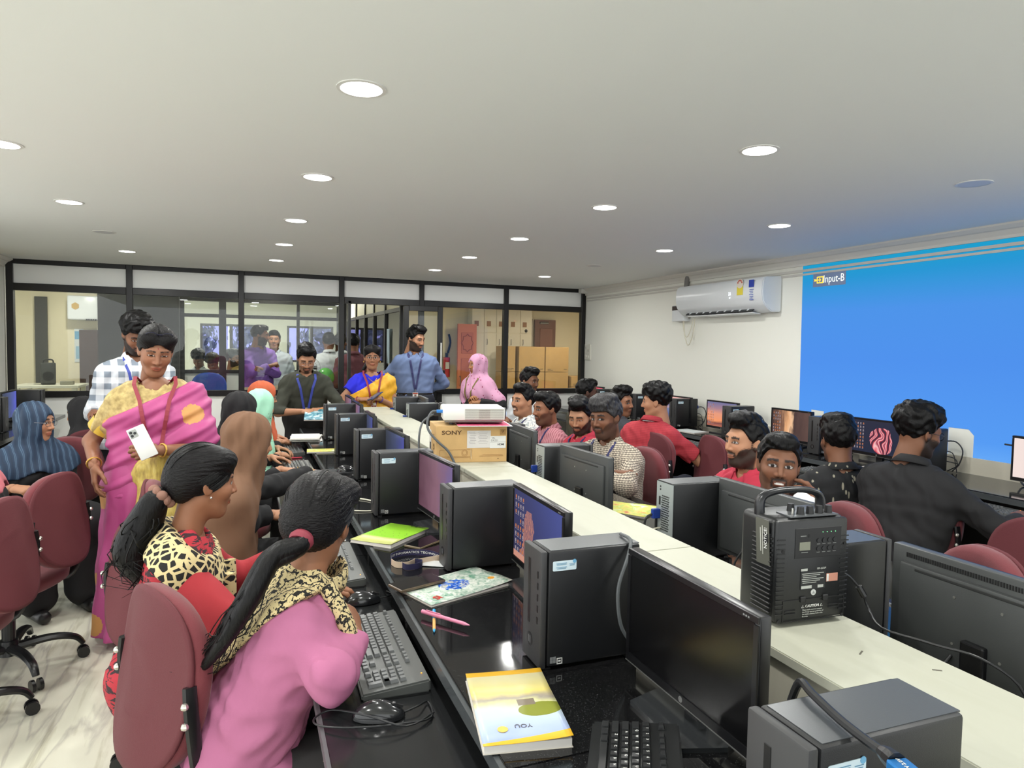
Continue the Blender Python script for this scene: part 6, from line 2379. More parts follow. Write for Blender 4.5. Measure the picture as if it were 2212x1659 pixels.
for k in range(4):
    mb.box((-SW / 2 - 0.0090, -0.030 + 0.0065 * k, SH - 0.046), (0.0004, 0.0022, 0.060 - 0.01 * (k % 2)), rot=(0, -0.07, 0.12))
q = mb.obj('tag_print', mat('tag_print', (176, 176, 166), 0.6), sp_)
q['kind'] = 'stuff'
MB().box((-SW / 2 - 0.004, -0.036, SH - 0.040), (0.010, 0.016, 0.020), bev=0.002).obj('side_socket', M_sp2, sp_)
MB().cyl((SW / 2, -0.02, 0.095), (SW / 2 + 0.010, -0.02, 0.094), 0.0045, n=10).obj('power_plug', mat('plug_cream', (186, 182, 140), 0.4), sp_)
MB().tube([(SW / 2 + 0.010, -0.02, 0.094), (SW / 2 + 0.035, -0.03, 0.080), (SW / 2 + 0.055, -0.04, 0.055)], 0.0024).obj('power_cable', M_cable_b, sp_)
MB().tube([(SW / 2 + 0.052, -0.039, 0.060), (SW / 2 + 0.062, -0.045, 0.040)], 0.0075, smooth=1, n=10).obj('ferrite_block', M_bezel, sp_)
MB().tube([(SW / 2 + 0.062, -0.045, 0.040), (SW / 2 + 0.066, -0.055, 0.015), (SW / 2 + 0.035, -0.12, 0.003), (SW / 2 + 0.060, -0.19, 0.003), (SW / 2 + 0.075, -0.225, 0.003), (SW / 2 + 0.10, -0.28, 0.003), (SW / 2 + 0.135, -0.33, -0.03), (SW / 2 + 0.15, -0.35, -0.10)], 0.0026).obj('power_cable', M_cable_b, sp_)

# ================================================================ BOOKS, PENS, PHONES, CABLES
def book(name, label, cat, c, z, size, rz, coverm, th, pages=True, curl=0.0, group=None):
    t = empty(name, (c[0], c[1], z), rz, label, cat, group)
    w, d = size
    MB().box((0, 0, th * 0.5), (w - 0.004, d - 0.004, th - 0.002)).obj('pages', mat('page_white', (226, 222, 216), 0.8), t)
    mb = MB()
    n = 12
    rows = []
    for i in range(n + 1):
        x = -w / 2 + w * i / n
        rows.append([mb.bm.verts.new((x, y, th + curl * (i / n) ** 3 * (0.4 + 0.6 * (y < 0)))) for y in (-d / 2, -d / 6, d / 6, d / 2)])
    for i in range(n):
        for j in range(3):
            mb.bm.faces.new((rows[i][j], rows[i + 1][j], rows[i + 1][j + 1], rows[i][j + 1]))
    o = mb.obj('front_cover', coverm, t)
    md = o.modifiers.new('thick', 'SOLIDIFY')
    md.thickness = 0.0009
    sm(o, 60)
    MB().box((0, 0, 0.0004), (w, d, 0.0008)).obj('back_cover', mat('back_card', (196, 190, 180), 0.7), t)
    return t


def cover_mat(name, build):
    m, nt, b = new_mat(name)
    v = objco(nt)
    x, y, z = sepxyz(nt, v)
    nt.links.new(build(nt, v, x, y), b.inputs['Base Color'])
    b.inputs['Roughness'].default_value = 0.35
    return m


def c_land(nt, v, x, y):      # x runs along the short side, y along the long side (landscape print)
    n = noise(nt, v, 16, 4)
    t = mth(nt, 'ADD', mth(nt, 'MULTIPLY', y, 3.4), mth(nt, 'ADD', 0.5, mth(nt, 'MULTIPLY', mth(nt, 'SUBTRACT', n, 0.5), 0.25)))
    r = ramp(nt, [(0.0, (150, 168, 220)), (0.25, (176, 190, 220)), (0.40, (190, 206, 214)), (0.50, (206, 204, 150)), (0.56, (160, 150, 140)), (0.66, (222, 206, 120)), (0.85, (216, 208, 160)), (1.0, (220, 210, 176))])
    nt.links.new(t, r.inputs[0])
    tree = mth(nt, 'LESS_THAN', mth(nt, 'ADD', mth(nt, 'POWER', mth(nt, 'DIVIDE', mth(nt, 'SUBTRACT', x, 0.045), 0.045), 2.0), mth(nt, 'POWER', mth(nt, 'DIVIDE', mth(nt, 'ADD', y, 0.03), 0.028), 2.0)), mth(nt, 'ADD', 0.35, n))
    c = mixc(nt, tree, r.outputs[0], (132, 138, 50))
    hut = mth(nt, 'MULTIPLY', band2(nt, x, 0.005, 0.04), band2(nt, y, -0.012, 0.012))
    c = mixc(nt, hut, c, (128, 116, 100))
    edge = mth(nt, 'GREATER_THAN', y, 0.118)
    c = mixc(nt, edge, c, (238, 184, 44))
    low = mth(nt, 'LESS_THAN', mth(nt, 'ADD', y, mth(nt, 'MULTIPLY', x, -0.10)), -0.122)
    c = mixc(nt, low, c, (240, 186, 46))
    return c


def band2(nt, s_, a, b_):
    return mth(nt, 'MULTIPLY', mth(nt, 'GREATER_THAN', s_, a), mth(nt, 'LESS_THAN', s_, b_))


def c_green(nt, v, x, y):
    vo = nt.nodes.new('ShaderNodeTexVoronoi')
    vo.inputs['Scale'].default_value = 62
    nt.links.new(v, vo.inputs['Vector'])
    dots = mth(nt, 'MULTIPLY', mth(nt, 'LESS_THAN', vo.outputs['Distance'], 0.16), mth(nt, 'LESS_THAN', y, 0.09))
    c = mixc(nt, dots, (146, 208, 50), (70, 104, 44))
    return mixc(nt, mth(nt, 'LESS_THAN', y, -0.055), c, (178, 182, 104))


def c_flower(nt, v, x, y):
    n = noise(nt, v, 55, 5, 1.0)
    r = ramp(nt, [(0.3, (96, 150, 124)), (0.5, (190, 204, 190)), (0.62, (226, 228, 218)), (0.75, (120, 160, 140))])
    nt.links.new(n, r.inputs[0])
    d = mth(nt, 'ADD', mth(nt, 'POWER', mth(nt, 'DIVIDE', x, 0.058), 2.0), mth(nt, 'POWER', mth(nt, 'DIVIDE', y, 0.045), 2.0))
    fl = mth(nt, 'LESS_THAN', mth(nt, 'ADD', d, mth(nt, 'MULTIPLY', n, 1.0)), 1.25)
    r2 = ramp(nt, [(0.35, (20, 60, 150)), (0.5, (40, 110, 214)), (0.6, (214, 210, 170)), (0.65, (30, 80, 180))])
    nt.links.new(n, r2.inputs[0])
    c = mixc(nt, fl, r.outputs[0], r2.outputs[0])
    sp = mth(nt, 'LESS_THAN', mth(nt, 'ADD', mth(nt, 'POWER', mth(nt, 'SUBTRACT', x, 0.115), 2.0), mth(nt, 'POWER', mth(nt, 'ADD', y, 0.03), 2.0)), 0.00012)
    return mixc(nt, sp, c, (226, 160, 60))


def c_mag(nt, v, x, y):
    n = noise(nt, v, 22, 4, 0.6)
    r = ramp(nt, [(0.3, (206, 90, 60)), (0.42, (226, 214, 110)), (0.55, (190, 204, 80)), (0.68, (226, 226, 200)), (0.8, (90, 150, 120))])
    nt.links.new(n, r.inputs[0])
    return r.outputs[0]


def c_sea(nt, v, x, y):
    n = noise(nt, v, 20, 4, 0.6)
    r = ramp(nt, [(0.3, (40, 90, 110)), (0.5, (110, 170, 186)), (0.62, (226, 232, 230)), (0.8, (60, 120, 130))])
    nt.links.new(n, r.inputs[0])
    return mixc(nt, mth(nt, 'GREATER_THAN', y, 0.10), r.outputs[0], (236, 170, 60))


t = book('diary', 'large diary with yellow edges and landscape cover on the nearest granite', 'book', (0.513, 1.232), DZ, (0.165, 0.275), -0.20, cover_mat('cover_landscape', c_land), 0.017, curl=0.006)
text('cover_lettering', 'YOU', 0.016, mat('ink_grey', (92, 90, 92), 0.6), t, (0.0, -0.085, 0.0186), (0, 0, PI - 0.05))
MB().cyl((-0.040, -0.092, 0.0182), (-0.040, -0.092, 0.0190), 0.010, n=16).obj('cover_badge', mat('badge_orange', (232, 186, 90), 0.5), t)
t = book('notebook', 'lime green spotted notebook with olive band on the granite', 'notebook', (0.545, 2.56), DZ, (0.178, 0.265), -0.80, cover_mat('cover_green', c_green), 0.012, curl=0.004)
text('cover_lettering', 'EXPERTFOLIO', 0.011, M_bezel, t, (0.05, 0.118, 0.0150), (0, 0, 0), bold=0.0003)
t = book('workbook', 'workbook with a blue flower on a green and white cover', 'book', (0.612, 1.955), DZ, (0.30, 0.185), 0.34, cover_mat('cover_flower', c_flower), 0.007, curl=0.008)
text('cover_lettering', 'SI', 0.034, mat('ink_red', (196, 60, 50), 0.5), t, (-0.105, -0.060, 0.0086), (0, 0, 0.2), bold=0.0006)
book('magazine', 'yellow and green magazine on the right desk before the man with folded arms', 'magazine', (1.63, 2.66), DZ, (0.19, 0.26), 0.6, cover_mat('cover_magazine', c_mag), 0.008, curl=0.01)
book('magazine', 'thin bright magazine lying beside the sixth tower on the left desk', 'magazine', (0.545, 4.78), DZ, (0.20, 0.14), -0.1, MATS['cover_magazine'], 0.010, group='magazines on the left desk')
book('textbook', 'textbook with a sea picture held by the man in dark green', 'book', (0.575, 5.70), DZ + 0.012, (0.16, 0.22), -0.25, cover_mat('cover_sea', c_sea), 0.012)
book('notebook', 'pale notebook on the wall desk beside the red checked shirt', 'notebook', (3.80, 5.13), DZ, (0.19, 0.26), 0.2, mat('cover_pale', (206, 214, 214), 0.6), 0.008)
book('notebook', 'orange-edged white notebook on the wall desk beyond the patterned black shirt', 'notebook', (3.80, 3.08), DZ, (0.20, 0.27), 0.1, mat('cover_white', (226, 214, 204), 0.6), 0.012)
ps = empty('paper_stack', (0.50, 5.44, DZ), -0.15, 'loose stack of white papers at the far end of the left desk', 'papers')
rr = random.Random(5)
for k in range(7):
    MB().box((rr.uniform(-0.012, 0.012), rr.uniform(-0.012, 0.012), 0.0015 + 0.0034 * k), (0.21, 0.29, 0.0026), rot=(0, 0, rr.uniform(-0.08, 0.08))).obj('sheet', mat('page_white', (226, 222, 216), 0.8), ps)


def phone(label, c, z, rz, body, tilt=0.0):
    t = empty('mobile_phone', (c[0], c[1], z), rz, label, 'phone', 'mobile phones')
    MB().box((0, 0, 0.0045), (0.074, 0.158, 0.0085), bev=0.0035, seg=2).obj('case', body, t, smooth=True)
    MB().box((0, 0, 0.0089), (0.068, 0.150, 0.0008)).obj('glass', mat('phone_glass', (14, 14, 16), 0.06), t)
    MB().box((0.0378, 0.02, 0.0045), (0.001, 0.03, 0.003)).obj('side_button', mat('phone_rim', (120, 104, 80), 0.4), t)
    return t


phone('dark phone in a bronze case lying on the blue flower workbook', (0.503, 1.985), DZ + 0.0098, 0.34 - PI / 2, mat('phone_bronze', (96, 82, 66), 0.35))
phone('black phone with tan edge between the green notebook and a tower', (0.645, 2.43), DZ, -0.9, mat('phone_tan', (110, 96, 72), 0.4))
phone('thin black phone tucked beside the plain tower', (0.69, 2.33), DZ, -1.2, M_bezel)


def pen(label, a, b_, z, m1, m2, r=0.0048):
    a, b_ = Vector((*a, z + r)), Vector((*b_, z + r))
    d = (b_ - a)
    L = d.length
    t = empty('pen', a, 0, label, 'pen', 'pens on the granite')
    t.rotation_euler = d.to_track_quat('Y', 'Z').to_euler()
    MB().cyl((0, 0.0, 0), (0, L * 0.42, 0), r * 1.12, n=12).obj('cap', m1, t, smooth=True)
    MB().cyl((0, L * 0.42, 0), (0, L * 0.90, 0), r, n=12).obj('barrel', m2, t, smooth=True)
    MB().cyl((0, L * 0.90, 0), (0, L, 0), r * 0.9, r * 0.2, n=12).obj('tip', m1, t, smooth=True)
    MB().box((0, L * 0.24, r * 1.4), (0.003, L * 0.30, 0.0016)).obj('clip', m1, t)
    return t


pen('pink felt pen lying over the blue pen', (0.462, 1.765), (0.552, 1.635), DZ + 0.009, mat('pen_pink', (222, 138, 166), 0.35), MATS['pen_pink'])
pen('blue and orange pen under the pink pen', (0.500, 1.785), (0.462, 1.645), DZ, mat('pen_blue', (50, 160, 214), 0.35), mat('pen_orange', (222, 170, 96), 0.35), 0.0042)
pen('blue pen by the paper stack', (0.40, 5.62), (0.52, 5.70), DZ, mat('pen_navy', (40, 60, 160), 0.4), MATS['pen_navy'])
pen('red pen on the tray by the black sleeve', (0.36, 5.02), (0.44, 5.04), TZ, mat('pen_red', (190, 50, 70), 0.4), MATS['pen_red'])

# coiled lanyard with id card
ln = empty('lanyard', (0.56, 2.235, DZ), 0, 'coiled navy lanyard with white lettering and id card on the granite', 'lanyard')
M_navy = mat('ribbon_navy', (38, 36, 72), 0.7)


def ribbon(pts, w, m, parent, name='ribbon'):
    P = spline(pts, 8)
    mb = MB()
    rows = []
    for p in P:
        rows.append([mb.bm.verts.new((p.x, p.y, p.z)), mb.bm.verts.new((p.x, p.y, p.z + w))])
    for i in range(len(rows) - 1):
        mb.bm.faces.new((rows[i][0], rows[i + 1][0], rows[i + 1][1], rows[i][1]))
    o = mb.obj(name, m, parent)
    md = o.modifiers.new('thick', 'SOLIDIFY')
    md.thickness = 0.0012
    return o


ribbon([(-0.085, -0.015, 0.001), (-0.07, 0.045, 0.001), (-0.01, 0.07, 0.001), (0.055, 0.04, 0.001), (0.085, -0.02, 0.001)], 0.021, M_navy, ln)
ribbon([(-0.085, -0.015, 0.001), (-0.075, -0.05, 0.001), (-0.04, -0.06, 0.001), (-0.01, -0.035, 0.001)], 0.020, mat('ribbon_cream', (206, 184, 160), 0.7), ln)
ribbon([(-0.06, -0.045, 0.001), (-0.05, -0.085, 0.001), (-0.01, -0.08, 0.001), (0.01, -0.05, 0.001), (-0.02, -0.03, 0.001)], 0.019, M_navy, ln)
ribbon([(0.0, -0.04, 0.001), (0.04, -0.03, 0.001), (0.085, -0.02, 0.001)], 0.019, MATS['ribbon_cream'], ln)
lt = text_mesh('INSTITUTE OF INFORMATICS TECHNOLOGY', 0.0105, 0.0, bold=0.0002)
xs_ = [v.co.x for v in lt.vertices]
w_ = max(xs_) - min(xs_)
P_ = spline([(-0.085, -0.015, 0.001), (-0.07, 0.045, 0.001), (-0.01, 0.07, 0.001), (0.055, 0.04, 0.001), (0.085, -0.02, 0.001)], 24)
for v in lt.vertices:
    t_ = min(max((v.co.x - min(xs_)) / w_, 0), 0.999) * (len(P_) - 2)
    i_ = int(t_)
    p = P_[i_].lerp(P_[i_ + 1], t_ - i_)
    tg_ = (P_[i_ + 1] - P_[i_]).normalized()
    nr = Vector((tg_.y, -tg_.x, 0))
    v.co = Vector((p.x, p.y, 0.012 + v.co.y)) + nr * 0.0016
mesh_obj('ribbon_lettering', lt, M_white, ln)
MB().box((0.055, -0.055, 0.003), (0.086, 0.056, 0.003), rot=(0, 0, -0.5), bev=0.001, seg=1).obj('id_card', mat('card_holder', (204, 206, 206), 0.25), ln)
MB().tube([(0.085, -0.02, 0.01), (0.10, -0.035, 0.008), (0.095, -0.06, 0.006)], 0.002).obj('clip', M_bolt, ln)

# loose cables
def cable(name, label, pts, r, m, extra=None):
    t = MB().tube(pts, r, smooth=6).obj(name, m, smooth=True)
    tag(t, label, 'cable', 'loose cables')
    return t


hd_ = empty('video_cable', (0.70, 0.67, DZ + TH), 0, 'thick black video cable with blue plug lying over the nearest tower', 'cable')
MB().tube([(0.01, 0.045, -0.03), (0.002, 0.022, 0.010), (-0.01, -0.01, 0.012), (-0.025, -0.07, 0.010), (-0.036, -0.12, 0.012), (-0.04, -0.140, 0.014)], 0.0055).obj('cord', M_cable_b, hd_, smooth=True)
MB().tube([(-0.040, -0.138, 0.014), (-0.043, -0.150, 0.015), (-0.046, -0.162, 0.015)], [0.0062, 0.0100, 0.0115], n=10).obj('strain_relief', M_bezel, hd_)
MB().box((-0.050, -0.178, 0.014), (0.024, 0.034, 0.013), rot=(0, 0, -0.22), bev=0.002).obj('plug_shell', mat('plug_metal_blue', (30, 110, 176), 0.35, 0.4), hd_)
text('plug_lettering', 'HDTV 2.0V', 0.0062, M_white, hd_, (-0.050, -0.178, 0.0210), (0, 0, PI / 2 - 0.22))
MB().box((-0.055, -0.202, 0.014), (0.015, 0.014, 0.006), rot=(0, 0, -0.22)).obj('plug_tip', mat('gold', (190, 160, 100), 0.3, 0.8), hd_)
cable('network_cable', 'white network cable looping across the granite behind the ponytail', [(0.20, 3.12, 0.74), (0.30, 3.30, 0.80), (0.40, 3.34, DZ + 0.004), (0.55, 3.22, DZ + 0.004), (0.62, 3.10, DZ + 0.004)], 0.0035, M_cable_w)
cable('network_cable', 'grey-white cable on the granite below the tower with sticker', [(0.30, 3.20, 0.76), (0.45, 3.02, DZ + 0.003), (0.56, 2.98, DZ + 0.003), (0.70, 3.02, DZ + 0.003)], 0.0026, M_cable_w)
cable('power_cable', 'black cable curving over the edge of the tower beside the dark monitor', [(0.865, 1.43, DZ + TH + 0.006), (0.855, 1.37, DZ + TH + 0.008), (0.835, 1.345, DZ + TH - 0.02), (0.805, 1.335, DZ + 0.18), (0.81, 1.33, DZ + 0.10), (0.84, 1.33, DZ + 0.05)], 0.0042, M_cable_g)
cable('video_cable', 'tangle of black cable hanging behind the blue-lit tower', [(4.10, 2.6, DZ + 0.22), (4.12, 2.52, DZ + 0.20), (4.12, 2.50, DZ + 0.08), (4.05, 2.42, DZ + 0.01), (4.1, 2.5, DZ + 0.02), (4.12, 2.56, DZ + 0.15)], 0.005, M_cable_b)

# ================================================================ THINGS BEHIND THE GLASS
rr = random.Random(2)
M_kraft = mat('kraft_carton', (178, 146, 96), 0.75, vary=0.05, vscale=10)


def carton(label, c, size, rz=0.0, tape=True, marks=True):
    t = empty('carton', c, rz, label, 'carton', 'stacked cartons')
    w, d, h = size
    MB().box((0, 0, h / 2), (w, d, h - 0.004), bev=0.004, seg=1).obj('box_body', M_kraft, t)
    MB().box((0, 0, h - 0.001), (w * 0.16, d, 0.0016)).obj('tape', mat('tape_brown', (150, 118, 74), 0.4), t)
    if marks:
        mb = MB()
        mb.box((-w / 2 + 0.07, -d / 2 - 0.001, 0.05), (0.06, 0.001, 0.008))
        mb.box((-w / 2 + 0.09, -d / 2 - 0.001, 0.03), (0.10, 0.001, 0.010))
        mb.box((w / 2 - 0.06, -d / 2 - 0.001, 0.05), (0.06, 0.001, 0.010))
        mb.obj('printed_marks', mat('carton_ink', (96, 78, 56), 0.8), t)
    return t


for k, (x, z, w, lab) in enumerate(((4.72, 1.10, 0.50, 'large carton, upper left of the stack behind the glass'), (5.20, 1.10, 0.46, 'large carton, upper right of the stack behind the glass'), (4.72, 0.66, 0.50, 'large carton, lower left of the stack behind the glass'), (5.20, 0.66, 0.46, 'large carton, lower right of the stack behind the glass'))):
    carton(lab, (x, 11.05, z + 0.002), (w - 0.02, 0.40, 0.436))
carton('long carton standing end-on at the left of the stack, upper', (4.33, 11.1, 1.102), (0.20, 0.42, 0.436))
carton('long carton standing end-on at the left of the stack, lower', (4.33, 11.1, 0.662), (0.20, 0.42, 0.436))
carton('small carton with white labels, right of the stack on top', (5.66, 11.0, 0.842), (0.38, 0.34, 0.19))
carton('small carton with barcode labels, right of the stack below', (5.66, 11.0, 0.662), (0.38, 0.34, 0.176))
tb = empty('store_table', (5.0, 11.05, 0), 0, 'low table carrying the carton stack behind the glass', 'table')
MB().box((0, 0, 0.645), (1.85, 0.5, 0.03)).obj('table_top', mat('table_brown', (120, 92, 66), 0.6), tb)
for x in (-0.87, 0.87):
    for y in (-0.2, 0.2):
        MB().box((x, y, 0.315), (0.05, 0.05, 0.63)).obj('leg', MATS['table_brown'], tb)
hk = MB().tube([(6.335, 10.2, 1.66), (6.30, 10.2, 1.66), (6.30, 10.2, 1.46), (6.30, 10.33, 1.46), (6.30, 10.33, 1.50)], 0.016, smooth=0).obj('wall_hook', mat('hook_brown', (150, 84, 60), 0.5))
tag(hk, 'brown hook shape on the peach store room wall', 'hook')
wl = empty('wall_lamp', (4.90, 11.66, 1.90), 0, 'small black wall lamp beside the cupboards', 'lamp')
MB().box((0, -0.02, 0.06), (0.08, 0.05, 0.12)).obj('bracket', mat('lamp_bracket', (170, 160, 145), 0.5), wl)
MB().sph((0, -0.06, -0.08), 0.055).obj('lamp_head', M_bezel, wl, smooth=True)
fe = empty('fire_extinguisher', (3.46, 11.73, 0.98), 0, 'red fire extinguisher left of the orange door', 'extinguisher')
MB().cyl((0, 0, 0), (0, 0, 0.34), 0.06).obj('cylinder', mat('extinguisher_red', (196, 60, 70), 0.35), fe, smooth=True)
MB().cyl((0, 0, 0.34), (0, 0, 0.42), 0.025).obj('valve', M_bezel, fe)
MB().tube([(0.02, 0, 0.42), (0.06, -0.02, 0.6), (0.03, -0.02, 0.75)], 0.02).obj('horn', M_bezel, fe)
MB().box((0, -0.061, 0.2), (0.07, 0.004, 0.12)).obj('label', M_white, fe)

# left bay: table, speaker, remote, air conditioner, calendar
tb = empty('white_table', (-2.02, 9.6, 0), 0, 'white table behind the left glass bay', 'table')
MB().box((0, 0, 0.965), (0.66, 0.6, 0.03), bev=0.004).obj('table_top', mat('table_white', (232, 230, 212), 0.5), tb)
for x in (-0.28, 0.28):
    for y in (-0.25, 0.25):
        MB().box((x, y, 0.475), (0.05, 0.05, 0.95)).obj('leg', MATS['table_white'], tb)
s2 = empty('portable_speaker', (-2.04, 9.55, 0.98), 0.2, 'grey-black portable speaker on the white table behind the glass', 'speaker')
MB().box((0, 0, 0.13), (0.15, 0.13, 0.25), bev=0.012).obj('cabinet', mat('speaker_grey', (62, 64, 62), 0.5), s2, smooth=True)
MB().tube([(-0.05, 0, 0.25), (-0.04, 0, 0.29), (0.04, 0, 0.29), (0.05, 0, 0.25)], 0.008).obj('carry_handle', MATS['speaker_grey'], s2)
MB().cyl((0, -0.066, 0.10), (0, -0.070, 0.10), 0.055, n=20).obj('grille', M_sp2, s2)
rb = MB().box((-1.84, 9.5, 1.002), (0.13, 0.10, 0.04), bev=0.004).obj('router_box', mat('router_grey', (150, 148, 132), 0.5))
tag(rb, 'small grey box on the white table behind the glass', 'box')
a2 = empty('air_conditioner', (-1.76, 10.10, 1.76), 0, 'white air conditioner end with brown hexagon on the cream wall', 'air conditioner', 'air conditioners')
MB().box((0, 0, 0.15), (0.34, 0.20, 0.30), bev=0.02, seg=3).obj('casing', M_ac, a2, smooth=True)
MB().cyl((-0.08, -0.101, 0.17), (-0.08, -0.106, 0.17), 0.045, n=6).obj('hexagon_badge', mat('badge_tan', (196, 160, 84), 0.5), a2)
for k in range(5):
    MB().box((0.04 + 0.025 * k, -0.09, 0.004), (0.016, 0.05, 0.02)).obj('vane', M_bezel, a2)
cl = empty('calendar', (-1.84, 10.19, 1.23), 0, 'hanging calendar strip in blue and white on the cream wall', 'calendar')
MB().box((0, 0, 0.21), (0.10, 0.006, 0.42)).obj('sheet', mat('calendar_white', (216, 222, 222), 0.6), cl)
MB().box((0, -0.004, 0.34), (0.09, 0.002, 0.10)).obj('picture', mat('calendar_blue', (110, 170, 206), 0.6), cl)
MB().box((0, -0.004, 0.12), (0.07, 0.002, 0.16)).obj('date_grid', mat('calendar_grid', (150, 190, 214), 0.6), cl)
# items seen low through the second bay
cb2 = empty('blue_chair', (-0.30, 9.2, 0), 0.0, 'blue chair back low behind the glass, second bay', 'chair')
mesh_obj('backrest', _back.copy(), None, cb2, (0, 0, 0.93))
cb2.children[0].data.materials.clear()
cb2.children[0].data.materials.append(mat('chair_blue', (46, 84, 176), 0.6))
MB().cyl((0, 0, 0.0), (0, 0, 0.8), 0.03).obj('post', M_plastic, cb2)
bal = empty('balloon', (1.06, 9.0, 0.96), 0, 'round green balloon behind the green-shirted man', 'balloon')
MB().sph((0, 0, 0.13), 0.115, n=20, sc=(1, 1, 1.08)).obj('skin', mat('balloon_green', (110, 190, 90), 0.25), bal, smooth=True)
MB().cyl((0, 0, 0.0), (0, 0, 0.015), 0.004, 0.012).obj('knot', MATS['balloon_green'], bal)
bt = empty('reception_desk', (0.95, 9.05, 0), 0, 'pale reception desk with black top carrying the balloon', 'desk')
MB().box((0, 0, 0.46), (0.8, 0.5, 0.92)).obj('body', mat('desk_pale', (206, 200, 180), 0.5), bt)
MB().box((0, 0, 0.94), (0.84, 0.54, 0.03)).obj('top', M_dark, bt)
fan = empty('table_fan', (0.86, 8.95, 0.956), 0, 'wire-caged table fan behind the green-shirted man', 'fan')
MB().cyl((0, 0, 0), (0, 0, 0.02), 0.09).obj('base', M_plastic, fan)
MB().cyl((0, 0, 0.02), (0, 0, 0.15), 0.012).obj('stem', M_plastic, fan)
for r_ in (0.05, 0.09, 0.13):
    MB().tube([(r_ * math.cos(2 * PI * i / 20), -0.03, 0.26 + r_ * math.sin(2 * PI * i / 20)) for i in range(21)], 0.003, n=5, smooth=0).obj('cage_ring', mat('cage_grey', (150, 150, 140), 0.4), fan)
for i in range(10):
    a = 2 * PI * i / 10
    MB().cyl((0, -0.035, 0.26), (0.13 * math.cos(a), -0.03, 0.26 + 0.13 * math.sin(a)), 0.002, n=5).obj('cage_spoke', MATS['cage_grey'], fan)
for i in range(3):
    a = 2 * PI * i / 3
    MB().box((0.05 * math.cos(a), -0.01, 0.26 + 0.05 * math.sin(a)), (0.09, 0.004, 0.05), rot=(0.3, -a, 0)).obj('blade', M_plastic, fan)
MB().cyl((0, -0.04, 0.26), (0, 0.06, 0.26), 0.03).obj('motor', M_plastic, fan)
# ================================================================ GARMENT HELPERS
def wrap(self, name, m, g, cut, extra=(), res=None, wr=0.004, seed=3.0, base=None):
    P = (self.torso(g) if base is None else base) + list(extra)
    V, Fq = polygonise(P, res or self.res * 1.25, wrinkle(wr, 1.0, seed) if wr else None, cut, pad=0.01)
    return self.add(name, (V, Fq), m)


def hijab(self, m, drop=0.20, g=0.030, seed=1.0, res=None, point=0.0, side=0.0, tent=0.0, name='headscarf'):
    s = self.hs
    T = lambda p: self.hp(p)
    R = self.HR
    P = [ell(T((0, -0.014, 0.030)), np.array([0.090, 0.114, 0.106]) * s, R, k=0.03), ell(T((0, 0.006, -0.045)), np.array([0.080, 0.092, 0.085]) * s, R, k=0.04),
         cap(T((0, -0.03, -0.07)), self.N, 0.080 * s, 0.092 * s, 0.05)]
    if tent:
        lo = self.N - self.u * drop
        P += [cap(self.N + self.u * 0.01, lo - self.f * 0.02, 0.105, tent, 0.08, fl=(self.f, 1.1)), cap(self.Sh[-1], self.Sh[1], 0.07, None, 0.09)]
        for sd in (-1, 1):
            P.append(cap(self.Sh[sd] - self.r * sd * 0.03, self.Sh[sd] - self.u * (drop * 0.7) - self.r * sd * 0.03 + self.f * 0.04, 0.085, 0.150, 0.09))
    else:
        P += self.torso(g)
        P.append(cap(self.N, self.N - self.u * 0.10 + self.f * 0.02, 0.085, 0.11, 0.06))
        for sd in (-1, 1):
            E_, W_ = self.arm[sd]
            P.append(cap(self.Sh[sd], self.Sh[sd] + (E_ - self.Sh[sd]) * 0.75, 0.062 * self.s + g * 0.5, 0.066 * self.s + g * 0.5, 0.04))
    P.append(ell(T((0, 0.115, -0.020)), np.array([0.058, 0.085, 0.083]) * s, R, k=0.012, sub=True))
    N, u, f, r = self.N.astype(F32), self.u.astype(F32), self.f.astype(F32), self.r.astype(F32)

    def cut(Q):
        q = Q - N
        h = q @ u
        fr = q @ f
        sdv = q @ r
        lim = -drop + 0.02 * np.sin(9 * sdv * 3 + seed) - point * np.maximum(0, 1 - np.abs(sdv) / 0.2) + side * sdv
        return (lim - h).astype(F32)

    def disp(Q):
        q = Q - N
        h = q @ u
        an = np.arctan2(q @ r, q @ f + 0.02)
        return (0.0035 * np.sin(7 * an + 26 * h + seed) + 0.0022 * np.sin(15 * an - 40 * h + 2 * seed)).astype(F32)
    V, Fq = polygonise(P, res or self.res * 1.15, disp, cut, pad=0.01)
    return self.add(name, (V, Fq), m)


def skirt(self, m, r1=0.24, zh=0.02, pleat=0.010, npl=16, g=0.02, name='skirt', res=0.013, top=0.09, shift=(0, 0)):
    s = self.s
    a = self.hip + self.u * top
    hw = 0.075 * s
    P = []
    for sd in (-1, 1):
        P.append(cap(a + np.array([sd * hw, 0, 0]), self.hip + np.array([sd * (hw + 0.01), 0, -0.08]), 0.095 * s * self.fat + g, 0.118 * s * self.fat + g, 0.05))
        P.append(cap(self.hip + np.array([sd * (hw + 0.01), 0, -0.08]), np.array([sd * 0.06 + shift[0], shift[1], zh]), 0.118 * s * self.fat + g, r1 - 0.06, 0.06))

    def disp(Q):
        an = np.arctan2(Q[:, 0] - shift[0] * 0.5, Q[:, 1] - shift[1] * 0.5)
        k_ = np.clip((self.hip[2] + 0.02 - Q[:, 2]) / 0.5, 0, 1)
        return (pleat * k_ * np.sin(npl * an + 5 * Q[:, 2]) + 0.003 * np.sin(30 * Q[:, 2] + 4 * an)).astype(F32)

    def cut(Q):
        t_ = (Q - (a + self.u * 0.0).astype(F32)) @ self.u.astype(F32)
        return np.maximum(zh - Q[..., 2], t_).astype(F32)
    V, Fq = polygonise(P, res, disp, cut, pad=0.02)
    return self.add(name, (V, Fq), m)


